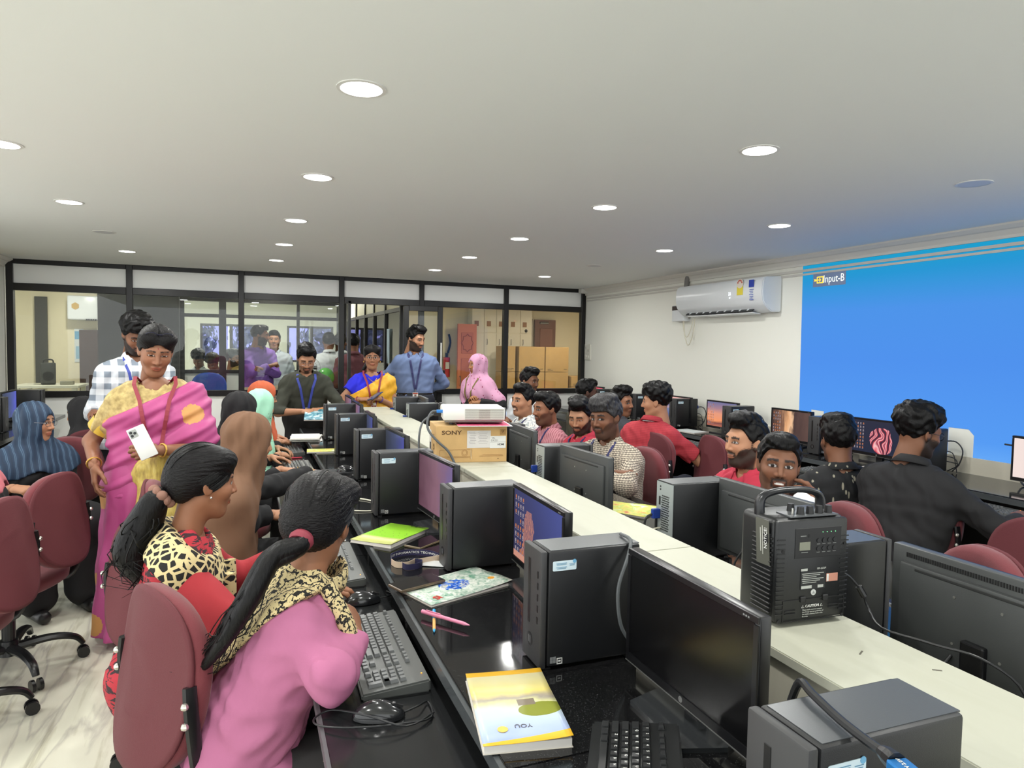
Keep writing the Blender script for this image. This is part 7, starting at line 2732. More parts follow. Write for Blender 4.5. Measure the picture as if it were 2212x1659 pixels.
def lapskirt(self, m, frac=0.9, g=0.03, name='tunic_skirt', res=None, down=0.25):
    """tunic or robe over the lap of a seated figure"""
    P = [cap(self.hip + np.array([-0.075, 0, 0.02]), self.hip + np.array([0.075, 0, 0.02]), 0.115 * self.s * self.fat + g * 0.5, None, 0.06)]
    for sd, (h, kn, an) in self.legs_j().items():
        e = h + (kn - h) * frac
        P.append(cap(h, e, 0.088 * self.s + g, 0.072 * self.s + g, 0.08))
        if down:
            P.append(cap(e, e + np.array([0, 0, -down]), 0.06 + g, 0.05 + g, 0.06))
    top = self.hip + self.u * 0.10

    def cut(Q):
        return ((Q - top.astype(F32)) @ nrm([0, -0.3, 1.0]).astype(F32)).astype(F32)
    V, Fq = polygonise(P, res or max(0.011, self.res * 1.5), wrinkle(0.005, 0.8, 5.0), cut)
    return self.add(name, (V, Fq), m)


Person.wrap, Person.hijab, Person.skirt, Person.lapskirt = wrap, hijab, skirt, lapskirt


# ---------------------------------------------------------------- cloth materials
def cloth(name, rgb, rough=0.85, bump=0.15, bscale=500, vary=0.05):
    return mat(name, rgb, rough, bump=bump, bscale=bscale, vary=vary, vscale=9)


def pattern_mat(name, fn, rough=0.85):
    if name in MATS:
        return MATS[name]
    m, nt, b = new_mat(name)
    v = objco(nt)
    x, y, z = sepxyz(nt, v)
    nt.links.new(fn(nt, v, x, y, z), b.inputs['Base Color'])
    b.inputs['Roughness'].default_value = rough
    return m


def p_leopard(nt, v, x, y, z):
    vo = nt.nodes.new('ShaderNodeTexVoronoi')
    vo.feature = 'DISTANCE_TO_EDGE'
    vo.inputs['Scale'].default_value = 38
    nt.links.new(v, vo.inputs['Vector'])
    n = noise(nt, v, 55, 2)
    d = mth(nt, 'ADD', vo.outputs['Distance'], mth(nt, 'MULTIPLY', mth(nt, 'SUBTRACT', n, 0.5), 0.10))
    return mixc(nt, mth(nt, 'GREATER_THAN', d, 0.14), (206, 188, 140), (22, 20, 18))


def p_paisley(nt, v, x, y, z):
    w = nt.nodes.new('ShaderNodeTexWave')
    w.inputs['Scale'].default_value = 16
    w.inputs['Distortion'].default_value = 12
    w.inputs['Detail'].default_value = 3
    w.inputs['Detail Scale'].default_value = 2.2
    nt.links.new(v, w.inputs['Vector'])
    n = noise(nt, v, 160, 2)
    f_ = mth(nt, 'ADD', mth(nt, 'GREATER_THAN', w.outputs['Fac'], 0.80), mth(nt, 'GREATER_THAN', n, 0.60))
    f_.node.use_clamp = True
    return mixc(nt, f_, (204, 186, 138), (26, 24, 20))


def grid_fac(nt, s_, per, w):
    return mth(nt, 'LESS_THAN', mth(nt, 'FRACT', mth(nt, 'DIVIDE', s_, per)), w)


def p_bigcheck(nt, v, x, y, z):
    a = grid_fac(nt, mth(nt, 'ADD', x, 3.0), 0.075, 0.5)
    c = grid_fac(nt, z, 0.075, 0.5)
    f_ = mth(nt, 'MULTIPLY', mth(nt, 'ADD', a, c), 0.5)
    r = ramp(nt, [(0.0, (226, 228, 230)), (0.5, (196, 200, 206)), (1.0, (128, 138, 150))])
    nt.links.new(f_, r.inputs[0])
    return r.outputs[0]


def p_finecheck(nt, v, x, y, z):
    d = mth(nt, 'ADD', x, mth(nt, 'MULTIPLY', y, 0.9))
    a = grid_fac(nt, mth(nt, 'ADD', mth(nt, 'ADD', d, z), 3.0), 0.021, 0.42)
    c = grid_fac(nt, mth(nt, 'ADD', mth(nt, 'SUBTRACT', d, z), 3.0), 0.021, 0.42)
    f_ = mth(nt, 'ABSOLUTE', mth(nt, 'SUBTRACT', a, c))
    n = noise(nt, v, 220, 2)
    f_ = mth(nt, 'MULTIPLY', f_, mth(nt, 'ADD', 0.45, n))
    return mixc(nt, f_, (206, 194, 174), (64, 54, 52))


def p_redcheck(nt, v, x, y, z):
    a = grid_fac(nt, mth(nt, 'ADD', mth(nt, 'ADD', x, y), 3.0), 0.012, 0.25)
    c = grid_fac(nt, z, 0.012, 0.25)
    return mixc(nt, mth(nt, 'MULTIPLY', mth(nt, 'ADD', a, c), 0.4), (178, 52, 62), (112, 30, 42))


def p_stripe(nt, v, x, y, z):
    a = grid_fac(nt, mth(nt, 'ADD', mth(nt, 'ADD', x, mth(nt, 'MULTIPLY', y, 0.8)), 3.0), 0.022, 0.4)
    return mixc(nt, a, (186, 126, 134), (150, 88, 98))


def p_floral(nt, v, x, y, z):
    n = noise(nt, v, 26, 5, 1.5)
    r = ramp(nt, [(0.0, (232, 232, 224)), (0.52, (232, 232, 224)), (0.56, (90, 106, 130)), (0.60, (216, 222, 222)), (0.66, (150, 160, 140)), (0.70, (232, 232, 226))])
    nt.links.new(n, r.inputs[0])
    return r.outputs[0]


def p_dashes(nt, v, x, y, z):
    mp = nt.nodes.new('ShaderNodeMapping')
    mp.inputs['Rotation'].default_value = (0.3, 0.7, 0.2)
    mp.inputs['Scale'].default_value = (34, 34, 9)
    nt.links.new(v, mp.inputs['Vector'])
    vo = nt.nodes.new('ShaderNodeTexVoronoi')
    vo.inputs['Scale'].default_value = 1.0
    nt.links.new(mp.outputs[0], vo.inputs['Vector'])
    return mixc(nt, mth(nt, 'LESS_THAN', vo.outputs['Distance'], 0.20), (22, 23, 25), (150, 146, 128))


def p_sari(nt, v, x, y, z):
    vo = nt.nodes.new('ShaderNodeTexVoronoi')
    vo.inputs['Scale'].default_value = 4.6
    vo.inputs['Randomness'].default_value = 0.55
    nt.links.new(v, vo.inputs['Vector'])
    n = noise(nt, v, 90, 3)
    d = mth(nt, 'ADD', vo.outputs['Distance'], mth(nt, 'MULTIPLY', mth(nt, 'SUBTRACT', n, 0.5), 0.10))
    return mixc(nt, mth(nt, 'LESS_THAN', d, 0.26), (176, 72, 128), (196, 140, 80))


def p_gold(nt, v, x, y, z):
    n = noise(nt, objco(nt, scale=(1, 1, 0.35)), 60, 4)
    r = ramp(nt, [(0.3, (166, 140, 74)), (0.55, (206, 182, 96)), (0.8, (222, 204, 130))])
    nt.links.new(n, r.inputs[0])
    return r.outputs[0]


def p_blouse(nt, v, x, y, z):
    n = noise(nt, v, 40, 4)
    r = ramp(nt, [(0.3, (150, 128, 76)), (0.6, (192, 170, 110)), (0.8, (204, 186, 130))])
    nt.links.new(n, r.inputs[0])
    return r.outputs[0]


def p_pinkflower(nt, v, x, y, z):
    vo = nt.nodes.new('ShaderNodeTexVoronoi')
    vo.inputs['Scale'].default_value = 26
    nt.links.new(v, vo.inputs['Vector'])
    return mixc(nt, mth(nt, 'LESS_THAN', vo.outputs['Distance'], 0.17), (206, 152, 182), (150, 50, 90))


def p_mint(nt, v, x, y, z):
    vo = nt.nodes.new('ShaderNodeTexVoronoi')
    vo.inputs['Scale'].default_value = 45
    nt.links.new(v, vo.inputs['Vector'])
    return mixc(nt, mth(nt, 'MULTIPLY', mth(nt, 'LESS_THAN', vo.outputs['Distance'], 0.2), mth(nt, 'LESS_THAN', z, 1.03)), (166, 222, 192), (56, 86, 80))


def p_redprint(nt, v, x, y, z):
    n = noise(nt, objco(nt, scale=(1, 1, 3)), 26, 4, 0.8)
    return mixc(nt, mth(nt, 'GREATER_THAN', n, 0.52), (168, 40, 52), (48, 26, 32))


def p_plaid(nt, v, x, y, z):
    a = grid_fac(nt, mth(nt, 'ADD', mth(nt, 'ADD', x, y), 3.0), 0.035, 0.15)
    c = grid_fac(nt, mth(nt, 'ADD', mth(nt, 'SUBTRACT', z, y), 3.0), 0.035, 0.15)
    return mixc(nt, mth(nt, 'MULTIPLY', mth(nt, 'ADD', a, c), 0.6), (226, 226, 226), (44, 48, 70))


M_lnavy = mat('lanyard_navy', (38, 40, 92), 0.6)
M_lblue = mat('lanyard_blue', (58, 72, 160), 0.6)
M_lmar = mat('lanyard_maroon', (140, 44, 58), 0.6)
M_blackc = cloth('cloth_black', (22, 22, 24))
M_dkpants = cloth('cloth_charcoal', (52, 50, 50))
M_navyp = cloth('cloth_navy', (28, 32, 46))
M_jeans = cloth('jeans_pale', (124, 140, 152), vary=0.25)
M_khaki = cloth('cloth_khaki', (190, 180, 158))
BELT = mat('belt_black', (18, 18, 20), 0.3)

G1, G2, G3, G4 = 'people on the left desk row', 'people on the right desk row', 'people along the wall desk', 'people standing at the back'
SK1, SK2, SK3 = (146, 100, 74), (122, 82, 60), (176, 128, 98)

# ---------------------------------------------------------------- left desk row
# woman in pink, nearest
p = Person('woman in a plain pink tunic with a long black ponytail, nearest, turned away', (0.195, 1.78, 1.05), 0, 0.46, lean=0.22, s=0.97, fat=1.08, neck=0.155, nback=0.1, look=62, pitch=-8, roll=6, kind='f', res=0.0055, skin=SK1, twist=4, group=G1)
p.arms(R=(0.262, 1.655, 0.80), L=(0.21, 1.95, 0.725), eR=(0.195, 1.52, 0.765), hR='fist', hL='relaxed', nR=(0.7, -0.5, 0.4), dR=(0.1, 0.9, 0.35))
p.build_body(hres=0.0038)
M_pink = cloth('cloth_pink', (170, 100, 134), vary=0.03)
p.shirt(M_pink, sleeve=0.95, hem=-0.02, collar=False, wr=0.0075, wsc=1.6, loose=0.006, seed=0.4, neckline=0.066)
p.lapskirt(M_pink, 0.35, 0.022, down=0.0)
p.trousers(M_dkpants, g=0.020)
p.hair('back', M_hairs, hres=0.0035, scale=1.04)
p.strands(420, (0.012, -0.118, -0.012), 1.04, 3)
b0 = p.hp((0.012, -0.118, -0.012))
b1 = p.hp((0.012, -0.150, -0.040))
tail = [b0, b1] + [p.toL(q) for q in ((0.075, 1.655, 1.005), (0.030, 1.645, 0.93), (-0.010, 1.655, 0.86), (-0.060, 1.69, 0.785), (-0.105, 1.73, 0.75))]
mb = MB()
for ox, oz, k_ in ((0, 0, 1.0), (0.016, 0.012, 0.8), (-0.014, -0.012, 0.85), (0.004, 0.022, 0.7), (0.012, -0.014, 0.75)):
    mb.tube([Vector(q) + Vector((ox, oz * 0.6, oz)) * min(i * 0.45, 1.4) for i, q in enumerate(tail)], [0.020 * k_, 0.024 * k_, 0.027 * k_, 0.028 * k_, 0.023 * k_, 0.014 * k_, 0.003], n=10, smooth=6)
rr = random.Random(4)
for k in range(70):
    j = [Vector(q) + Vector((rr.gauss(0, 0.009), rr.gauss(0, 0.009), rr.gauss(0, 0.008))) * (0.5 + 0.28 * i) for i, q in enumerate(tail)]
    mb.tube(j, [0.0022, 0.0026, 0.0022, 0.0012, 0.0004], n=4, smooth=3, caps=False)
mb.obj('ponytail', M_hair, p.root, smooth=True)
MB().tube([b0 + (b1 - b0) * 0.15, b0 + (b1 - b0) * 0.45, b0 + (b1 - b0) * 0.75], [0.024, 0.030, 0.027], n=16).obj('hair_band', mat('band_maroon', (128, 44, 58), 0.7), p.root, smooth=True)
M_pais = pattern_mat('scarf_paisley', p_paisley)
cN = (p.N + p.r * 0.075 - p.u * 0.035).astype(F32)
nN = nrm(p.u * 0.52 - p.f * 0.62 - p.r * 0.58).astype(F32)
p.wrap('scarf', M_pais, 0.030, lambda Q: (-((Q - cN) @ nN)).astype(F32), extra=[cap(p.N - p.f * 0.01, p.N + p.u * 0.03, 0.088, 0.078, 0.04), cap(p.Sh[-1], p.Sh[-1] + (p.arm[-1][0] - p.Sh[-1]) * 0.5, 0.075, 0.075, 0.04), cap(p.N + p.u * 0.04, p.N + p.u * 0.16, 0.062, 0.085, 0.006, sub=True)], wr=0.008, seed=2.2)
fs = [p.toL(q) for q in ((0.20, 1.66, 0.93), (0.25, 1.62, 0.80), (0.22, 1.60, 0.66), (0.20, 1.57, 0.56))]
MB().tube(fs, [0.020, 0.024, 0.018, 0.012], n=10).obj('scarf_tail', M_pais, p.root, smooth=True)
for k in range(7):
    MB().tube([fs[-1] + np.array([rr.gauss(0, 0.006), rr.gauss(0, 0.006), 0]), fs[-1] + np.array([rr.gauss(0, 0.014), rr.gauss(0, 0.014), -0.03]), fs[-1] + np.array([rr.gauss(0, 0.02), rr.gauss(0, 0.02), -0.055])], 0.0022, n=5).obj('tassel', M_pais, p.root)
MB().sph(p.hp((0.080, -0.002, -0.034)), 0.0035).obj('earring', M_bolt, p.root)

# woman in red
p = Person('woman in red with leopard scarf and brown scrunchie, in profile', (-0.095, 2.40, 1.05), 0, 0.46, lean=0.14, s=0.95, look=18, pitch=-6, kind='f', res=0.0055, skin=SK1, group=G1)
p.arms(R=(0.215, 2.16, 0.755), L=(0.20, 2.62, 0.75), hR='mouse', hL='relaxed', nR=(0, 0, 1), dR=(1, -0.15, -0.15), poleR=(0.5, -0.6, -0.7))
p.build_body(hres=0.0038)
M_red = cloth('cloth_red', (156, 38, 46), vary=0.03)
p.shirt(pattern_mat('red_print', p_redprint), sleeve=-0.98, hem=-0.02, collar=False, seed=1.3)
for sd in (-1, 1):
    E_, W_ = p.arm[sd]
    e = E_ + (W_ - E_) * 0.85
    V, Fq = polygonise([cap(p.Sh[sd], E_, 0.064, 0.056, 0.03), cap(E_, e, 0.054, 0.042, 0.02)], 0.007, wrinkle(0.005, 1.0, 4.0))
    p.add('sleeve', (V, Fq), M_red)
p.lapskirt(MATS['red_print'], 0.5, 0.022, down=0.0)
p.trousers(M_blackc)
p.hair('back', M_hairs, hres=0.0035, scale=1.05)
p.strands(380, (0.0, -0.118, -0.030), 1.05, 4)
b0 = p.hp((0.0, -0.118, -0.030))
b1 = p.hp((0.0, -0.150, -0.066))
tail = [b0, b1] + [p.toL(q) for q in ((-0.265, 2.37, 0.93), (-0.295, 2.365, 0.86), (-0.27, 2.36, 0.80), (-0.24, 2.36, 0.765))]
mb = MB()
mb.tube(tail, [0.028, 0.042, 0.056, 0.056, 0.044, 0.016], n=14, smooth=6)
for k in range(110):
    j = [Vector(q) + Vector((rr.gauss(0, 0.018), rr.gauss(0, 0.018), rr.gauss(0, 0.014))) * (0.4 + 0.45 * i) for i, q in enumerate(tail)]
    mb.tube(j, [0.0024, 0.0026, 0.0022, 0.0014, 0.0005], n=4, smooth=3, caps=False)
mb.obj('ponytail', M_hair, p.root, smooth=True)
q = MB()
for k in range(9):
    a = 2 * PI * k / 9
    ax_ = nrm(b1 - b0)
    e1 = nrm(np.cross(ax_, [0, 0, 1]))
    e2 = np.cross(ax_, e1)
    q.sph(b0 + (b1 - b0) * 0.35 + e1 * 0.030 * math.cos(a) + e2 * 0.030 * math.sin(a), 0.0165, n=10, sc=(1, 0.8 + 0.3 * (k % 2), 1))
q.obj('scrunchie', cloth('scrunchie_brown', (134, 98, 84)), p.root, smooth=True)
q = MB()
c_ = p.hp((0.062, 0.040, 0.098))
for d in ((0, 0, 0), (0.008, 0.004, 0.004), (-0.004, 0.008, 0.002), (0.002, -0.008, 0.004), (0.006, 0.0, -0.008)):
    q.sph(c_ + np.array(d), 0.005, n=8)
q.obj('hair_clip', mat('clip_pearl', (226, 200, 196), 0.3), p.root)
MB().sph(p.hp((0.082, 0.004, -0.036)), 0.0042).obj('earring', M_bolt, p.root)
M_leo = pattern_mat('scarf_leopard', p_leopard)
cN = (p.N - p.u * 0.055 + p.f * 0.02).astype(F32)
nN = nrm(p.u * 0.86 + p.f * 0.40).astype(F32)
p.wrap('scarf', M_leo, 0.032, lambda Q: (np.abs((Q - cN) @ nN) - 0.052).astype(F32), extra=[cap(p.N, p.N + p.u * 0.02, 0.08, 0.075, 0.04)], wr=0.006, seed=1.2)
for sd in (-1, 1):
    pts = [p.surf(p.torso(0.03), p.N - p.u * (0.09 + 0.085 * i) + p.r * sd * (0.075 - 0.010 * i), p.f) for i in range(4)]
    MB().tube(pts, [0.040, 0.038, 0.034, 0.03], n=10, flat=0.4).obj('scarf_end', M_leo, p.root, smooth=True)

# brown veil
p = Person('woman in a long brown veil with a beaded bracelet, seen from behind', (0.055, 3.28, 1.062), 0, 0.47, lean=0.17, s=1.03, look=25, pitch=-10, kind='f', res=0.0065, skin=SK3, group=G1)
p.arms(R=(0.15, 3.30, 0.72), eR=(-0.01, 3.22, 0.73), L=(0.43, 3.85, 0.815), hR='relaxed', hL='mouse', nL=(0, 0, 1), dL=(1, 0.1, -0.1), poleL=(-0.3, -0.5, -1))
p.build_body(hres=0.005)
p.shirt(M_blackc, sleeve=0.92, hem=-0.02, collar=False)
p.lapskirt(M_blackc, 1.0, 0.03)
p.trousers(M_blackc)
p.hijab(cloth('veil_brown', (116, 84, 62), vary=0.04), drop=0.44, g=0.045, seed=2.0, tent=0.24)
W_ = p.arm[-1][1]
d_ = nrm(p.arm[-1][1] - p.arm[-1][0])
q = MB()
for k in range(26):
    a = 2 * PI * k / 13
    e1 = nrm(np.cross(d_, [0, 0, 1]))
    e2 = np.cross(d_, e1)
    q.sph(W_ - d_ * (0.012 + 0.010 * (k % 2)) + (e1 * math.cos(a) + e2 * math.sin(a)) * 0.033, 0.0058, n=6)
q.obj('bracelet', mat('bead_cream', (190, 184, 140), 0.35), p.root)

# black veil
p = Person('woman in a black veil beyond the brown veil, ringed hand on the tray', (0.03, 4.52, 1.085), 0, 0.47, lean=0.12, s=0.95, look=30, pitch=-12, kind='f', res=0.008, skin=SK3, group=G1)
p.arms(R=(0.25, 4.30, 0.755), L=(0.22, 4.75, 0.76), hR='mouse', hL='relaxed', nR=(0, 0, 1), dR=(1, -0.1, -0.1))
p.build_body(hres=0.0055)
p.shirt(M_blackc, sleeve=0.95, hem=-0.02, collar=False)
p.lapskirt(M_blackc, 1.0, 0.03)
p.trousers(M_blackc)
p.hijab(cloth('veil_black', (26, 25, 27)), drop=0.30, g=0.04, seed=4.0)
MB().tube([p.arm[1][1] + np.array([0.012 * math.cos(a) , 0.098, 0.012 * math.sin(a)]) for a in np.linspace(0, 2 * PI, 9)], 0.0016, n=5, smooth=0).obj('ring', mat('gold_ring', (214, 176, 90), 0.25, 0.9), p.root)

# mint veil, orange veil
p = Person('woman in a mint green veil with dark flower print', (0.16, 5.0, 1.07), 0, 0.47, lean=0.10, s=0.95, look=40, pitch=-8, kind='f', res=0.009, skin=SK3, group=G1)
p.arms(R=(0.27, 4.86, 0.76), L=(0.28, 5.18, 0.76))
p.build_body(hres=0.006)
p.shirt(M_blackc, sleeve=0.95, hem=-0.02, collar=False)
p.lapskirt(M_blackc, 1.0, 0.03)
p.trousers(M_blackc)
p.hijab(pattern_mat('veil_mint', p_mint), drop=0.24, g=0.035, seed=3.0)
p = Person('woman in an orange veil with glasses behind the mint veil', (0.195, 5.58, 1.095), 0, 0.47, lean=0.08, s=0.95, look=5, pitch=-8, kind='f', res=0.009, skin=SK3, group=G1)
p.arms(R=(0.31, 5.45, 0.77), L=(0.31, 5.72, 0.77))
p.build_body(hres=0.006)
p.shirt(M_blackc, sleeve=0.95, hem=-0.02, collar=False)
p.lapskirt(M_blackc, 1.0, 0.03)
p.trousers(M_blackc)
p.hijab(cloth('veil_orange', (190, 92, 58)), drop=0.22, g=0.035, seed=5.0)
p.glasses(mat('glasses_grey', (110, 108, 104), 0.3, 0.7))

# ---------------------------------------------------------------- pink sari
p = Person('woman walking in a pink silk sari with gold border and maroon lanyard', (-0.372, 3.90, 1.452), 272, 0.84, sit=False, lean=0.03, s=0.98, fat=1.16, look=281, pitch=-20, roll=-4, kind='f', res=0.006, skin=(140, 96, 72), group='people standing in the room', headscale=1.0)
p.arms(R=(-0.630, 3.80, 0.90), L=(-0.345, 3.66, 0.985), poleL=(-0.9, -0.35, -0.6), poleR=(0.5, -0.8, -0.3), hR='relaxed', hL='hold', dR=(0.02, -0.15, -1), nR=(-1, -0.3, 0), nL=(0.35, -0.9, 0.35), dL=(-0.9, -0.25, 0.05))
p.build_body(bindi=True, open_eye=0.55, hres=0.004)
M_blo = pattern_mat('blouse_gold', p_blouse, 0.6)
p.shirt(M_blo, sleeve=-0.30, hem=0.10, collar=False, g=0.012, neckline=0.088, loose=0.012)
M_sari = pattern_mat('sari_pink', p_sari, 0.55)
M_gold = pattern_mat('sari_gold', p_gold, 0.5)
p.skirt(M_sari, r1=0.27, zh=0.05, pleat=0.016, npl=13, g=0.02, res=0.011, top=0.14, shift=(0.02, 0.02))
c1 = (p.N - p.u * 0.060).astype(F32)
n1 = nrm(p.u * 0.90 + p.r * 0.43).astype(F32)
lowz = p.hip[2] - 0.10
E_, W_ = p.arm[-1]


def pal(Q):
    d = (Q - c1) @ n1
    b_ = (lowz - Q[..., 2])
    return np.maximum(d, b_).astype(F32)


def pdisp(Q):
    d = Q @ n1.astype(F32)
    return (0.006 * np.sin(60 * d + 8 * Q[:, 2]) + 0.003 * np.sin(130 * d + 11 * Q[:, 0])).astype(F32)


P_ = p.torso(0.032) + [cap(p.Sh[-1], p.Sh[-1] + (E_ - p.Sh[-1]) * 0.72, 0.085, 0.10, 0.05), cap(p.hip + np.array([-0.09, 0, 0.0]), p.hip + np.array([0.09, 0, -0.1]), 0.16, 0.165, 0.06)]
V, Fq = polygonise(P_, 0.0075, pdisp, pal, pad=0.012)
p.add('sari_drape', (V, Fq), M_sari)
# gold end of the sari gathered at the front
gp = [p.hip + np.array([-0.10, 0.16, 0.20]), p.hip + np.array([0.02, 0.19, 0.10])]
P_ = [cap(p.hip + np.array([-0.15, 0.10, 0.14]), p.hip + np.array([-0.02, 0.17, 0.10]), 0.035, 0.035, 0.04), cap(p.hip + np.array([0.0, 0.165, 0.10]), p.hip + np.array([0.14, 0.12, -0.04]), 0.03, 0.018, 0.04),
      cap(p.hip + np.array([-0.02, 0.165, 0.08]), p.hip + np.array([-0.02, 0.185, -0.26]), 0.032, 0.05, 0.05), cap(p.hip + np.array([-0.08, 0.15, 0.08]), p.hip + np.array([-0.11, 0.165, -0.24]), 0.032, 0.05, 0.05),
      cap(p.hip + np.array([0.03, 0.165, 0.04]), p.hip + np.array([0.05, 0.18, -0.18]), 0.03, 0.035, 0.05)]
V, Fq = polygonise(P_, 0.008, lambda Q: (0.008 * np.sin(70 * Q[:, 0] + 6 * Q[:, 2])).astype(F32), lambda Q: ((p.hip[2] - 0.27) + 0.4 * np.maximum(Q[..., 0], 0) - Q[..., 2]).astype(F32), pad=0.01)
p.add('sari_gold_end', (V, Fq), M_gold)
for sd, nm in ((1, 'sleeve_border'), (-1, 'sleeve_border')):
    E2, _ = p.arm[sd]
    e = p.Sh[sd] + (E2 - p.Sh[sd]) * 0.70
    dd = nrm(E2 - p.Sh[sd])
    MB().tube([e - dd * 0.055, e - dd * 0.03, e - dd * 0.002], 0.0665, n=20, smooth=1, caps=False).obj(nm, mat('border_yellow', (206, 172, 62), 0.5), p.root, smooth=True)
p.hair('back', M_hairs, hres=0.0045, scale=1.03)
V, Fq = polygonise([ell(p.hp((0, -0.115, -0.02)), (0.05, 0.045, 0.05), k=0.02)], 0.006, curls(0.002, 1.0))
p.add('hair_bun', (V, Fq), M_hair)
gl = MB()
for sd in (-1, 1):
    gl.tube([p.hp((sd * 0.036 + 0.026 * math.cos(a), 0.066 + 0.012 * math.sin(a), 0.112 + 0.017 * math.sin(a))) for a in np.linspace(0, 2 * PI, 17)], 0.0018, n=5, smooth=0)
gl.tube([p.hp((-0.011, 0.068, 0.116)), p.hp((0.011, 0.068, 0.116))], 0.0018, smooth=1)
gl.obj('sunglasses', mat('glasses_dark', (34, 36, 60), 0.2), p.root)
p.top_prims = p.torso(0.036)
p.lanyard(M_lmar, card=False, drop=0.36, w=0.018, end=0.012)
for sd in (-1, 1):
    q_ = p.surf(p.top_prims, p.N - p.u * 0.33 + p.r * sd * 0.018, p.f) + p.f * 0.006
    MB().box(q_, (0.022, 0.005, 0.07), rot=(0, -0.22 * sd, 0), bev=0.002).obj('lanyard_clip', mat('clip_white', (222, 218, 210), 0.4), p.root)
ph = empty('mobile_phone', (-0.405, 3.625, 1.03), 0, 'pale phone held by the woman in the pink sari', 'phone', 'mobile phones')
ph.rotation_euler = (math.radians(82), math.radians(-24), math.radians(6))
MB().box((0, 0, 0), (0.078, 0.158, 0.009), bev=0.004).obj('case', mat('phone_white', (222, 224, 220), 0.3), ph, smooth=True)
MB().box((-0.017, 0.052, 0.0052), (0.034, 0.038, 0.002), bev=0.0008, seg=1).obj('camera_bump', mat('phone_camera', (160, 164, 160), 0.3), ph)
for dx, dy in ((-0.025, 0.06), (-0.025, 0.044), (-0.010, 0.052)):
    MB().cyl((dx, dy, 0.006), (dx, dy, 0.0078), 0.0065, n=12).obj('camera_lens', M_bezel, ph)
for sd, r_ in ((1, 0.031), (-1, 0.031)):
    W_ = p.arm[sd][1]
    d_ = nrm(p.arm[sd][1] - p.arm[sd][0])
    e1 = nrm(np.cross(d_, [0, 0.3, 1]))
    e2 = np.cross(d_, e1)
    MB().tube([W_ - d_ * 0.025 + (e1 * math.cos(a) + e2 * math.sin(a)) * r_ for a in np.linspace(0, 2 * PI, 17)], 0.0045, n=6, smooth=0).obj('bangle', mat('gold_bangle', (210, 168, 84), 0.3, 0.7), p.root)
for sd in (-1, 1):
    q = MB()
    q.prism([(sd * 0.10 - 0.04, -0.08, 0.002), (sd * 0.10 + 0.04, -0.08, 0.002), (sd * 0.10 + 0.045, 0.10, 0.002), (sd * 0.10, 0.17, 0.002), (sd * 0.10 - 0.045, 0.10, 0.002)], (0, 0, 1), 0.018)
    q.obj('sandal_sole', mat('sandal_black', (30, 26, 26), 0.5), p.root)
    MB().tube([(sd * 0.10 - 0.044, 0.05, 0.02), (sd * 0.10, 0.07, 0.075), (sd * 0.10 + 0.044, 0.05, 0.02)], 0.010, flat=0.5).obj('sandal_strap', MATS['sandal_black'], p.root)
p.root.location.x -= 0.0

# man in checked shirt behind her
p = Person('man in a white and grey checked shirt behind the pink sari, looking down', (-0.585, 5.0, 1.535), 285, 0.88, sit=False, lean=0.06, look=290, pitch=-28, res=0.007, skin=SK2, group='people standing in the room')
p.arms(R=(-0.80, 4.84, 1.06), L=(-0.45, 4.74, 1.02), poleR=(0.25, -0.5, -1), poleL=(-0.25, -0.5, -1))
p.build_body('full', open_eye=0.6)
p.shirt(pattern_mat('shirt_bigcheck', p_bigcheck), sleeve=0.9, hem=-0.06)
p.trousers(M_navyp)
p.hair('curly')
p.lanyard(M_lblue, card=False, drop=0.34)

# ---------------------------------------------------------------- left side
p = Person('woman in a striped dark blue veil with glasses, in profile at the left', (-1.065, 4.68, 1.025), 300, 0.46, lean=0.04, s=0.95, look=-22, pitch=-4, kind='f', res=0.0065, skin=SK3, group='people on the left side')
p.arms(R=(-1.12, 4.42, 0.70), L=(-0.93, 4.50, 0.72), hR='hold', hL='fist', poleR=(0.8, -0.3, -0.6))
p.build_body(hres=0.0048)
p.shirt(M_blackc, sleeve=0.9, hem=-0.02, collar=False)
p.lapskirt(M_blackc, 1.0, 0.05, down=0.36)
p.trousers(M_blackc)
m, nt, b = new_mat('veil_blue')
v = objco(nt)
w = nt.nodes.new('ShaderNodeTexWave')
w.inputs['Scale'].default_value = 9
w.inputs['Distortion'].default_value = 2.5
nt.links.new(v, w.inputs['Vector'])
r_ = ramp(nt, [(0.0, (24, 44, 68)), (0.8, (30, 54, 80)), (0.94, (78, 102, 126)), (1.0, (36, 60, 86))])
nt.links.new(w.outputs['Fac'], r_.inputs[0])
nt.links.new(r_.outputs[0], b.inputs['Base Color'])
b.inputs['Roughness'].default_value = 0.7
p.hijab(m, drop=0.12, g=0.032, seed=1.0)
p.glasses(mat('glasses_silver', (150, 150, 152), 0.25, 0.8))
MB().cyl(p.arm[-1][1] + np.array([0.0, 0.06, 0.01]), p.arm[-1][1] + np.array([0.05, 0.15, -0.03]), 0.004).obj('pen', M_white, p.root)
p = Person('woman in a plain black veil facing away by the left desk', (-0.97, 5.45, 1.0), 155, 0.46, lean=0.06, s=0.93, look=165, pitch=-10, kind='f', res=0.009, skin=SK3, group='people on the left side')
p.arms(R=(-1.20, 5.65, 0.79), L=(-1.22, 5.40, 0.79))
p.build_body(hres=0.007)
p.shirt(M_blackc, sleeve=0.95, hem=-0.02, collar=False)
p.lapskirt(M_blackc, 1.0, 0.03)
p.trousers(M_blackc)
p.hijab(MATS['veil_black'], drop=0.30, g=0.035, seed=6.0)
p = Person('woman in black with a pink veil cut by the left frame edge', (-1.17, 3.80, 1.02), 185, 0.46, lean=0.14, s=0.97, look=178, pitch=-10, kind='f', res=0.007, skin=SK3, group='people on the left side')
p.arms(R=(-1.40, 3.95, 0.76), L=(-1.42, 3.62, 0.76))
p.build_body(hres=0.006)
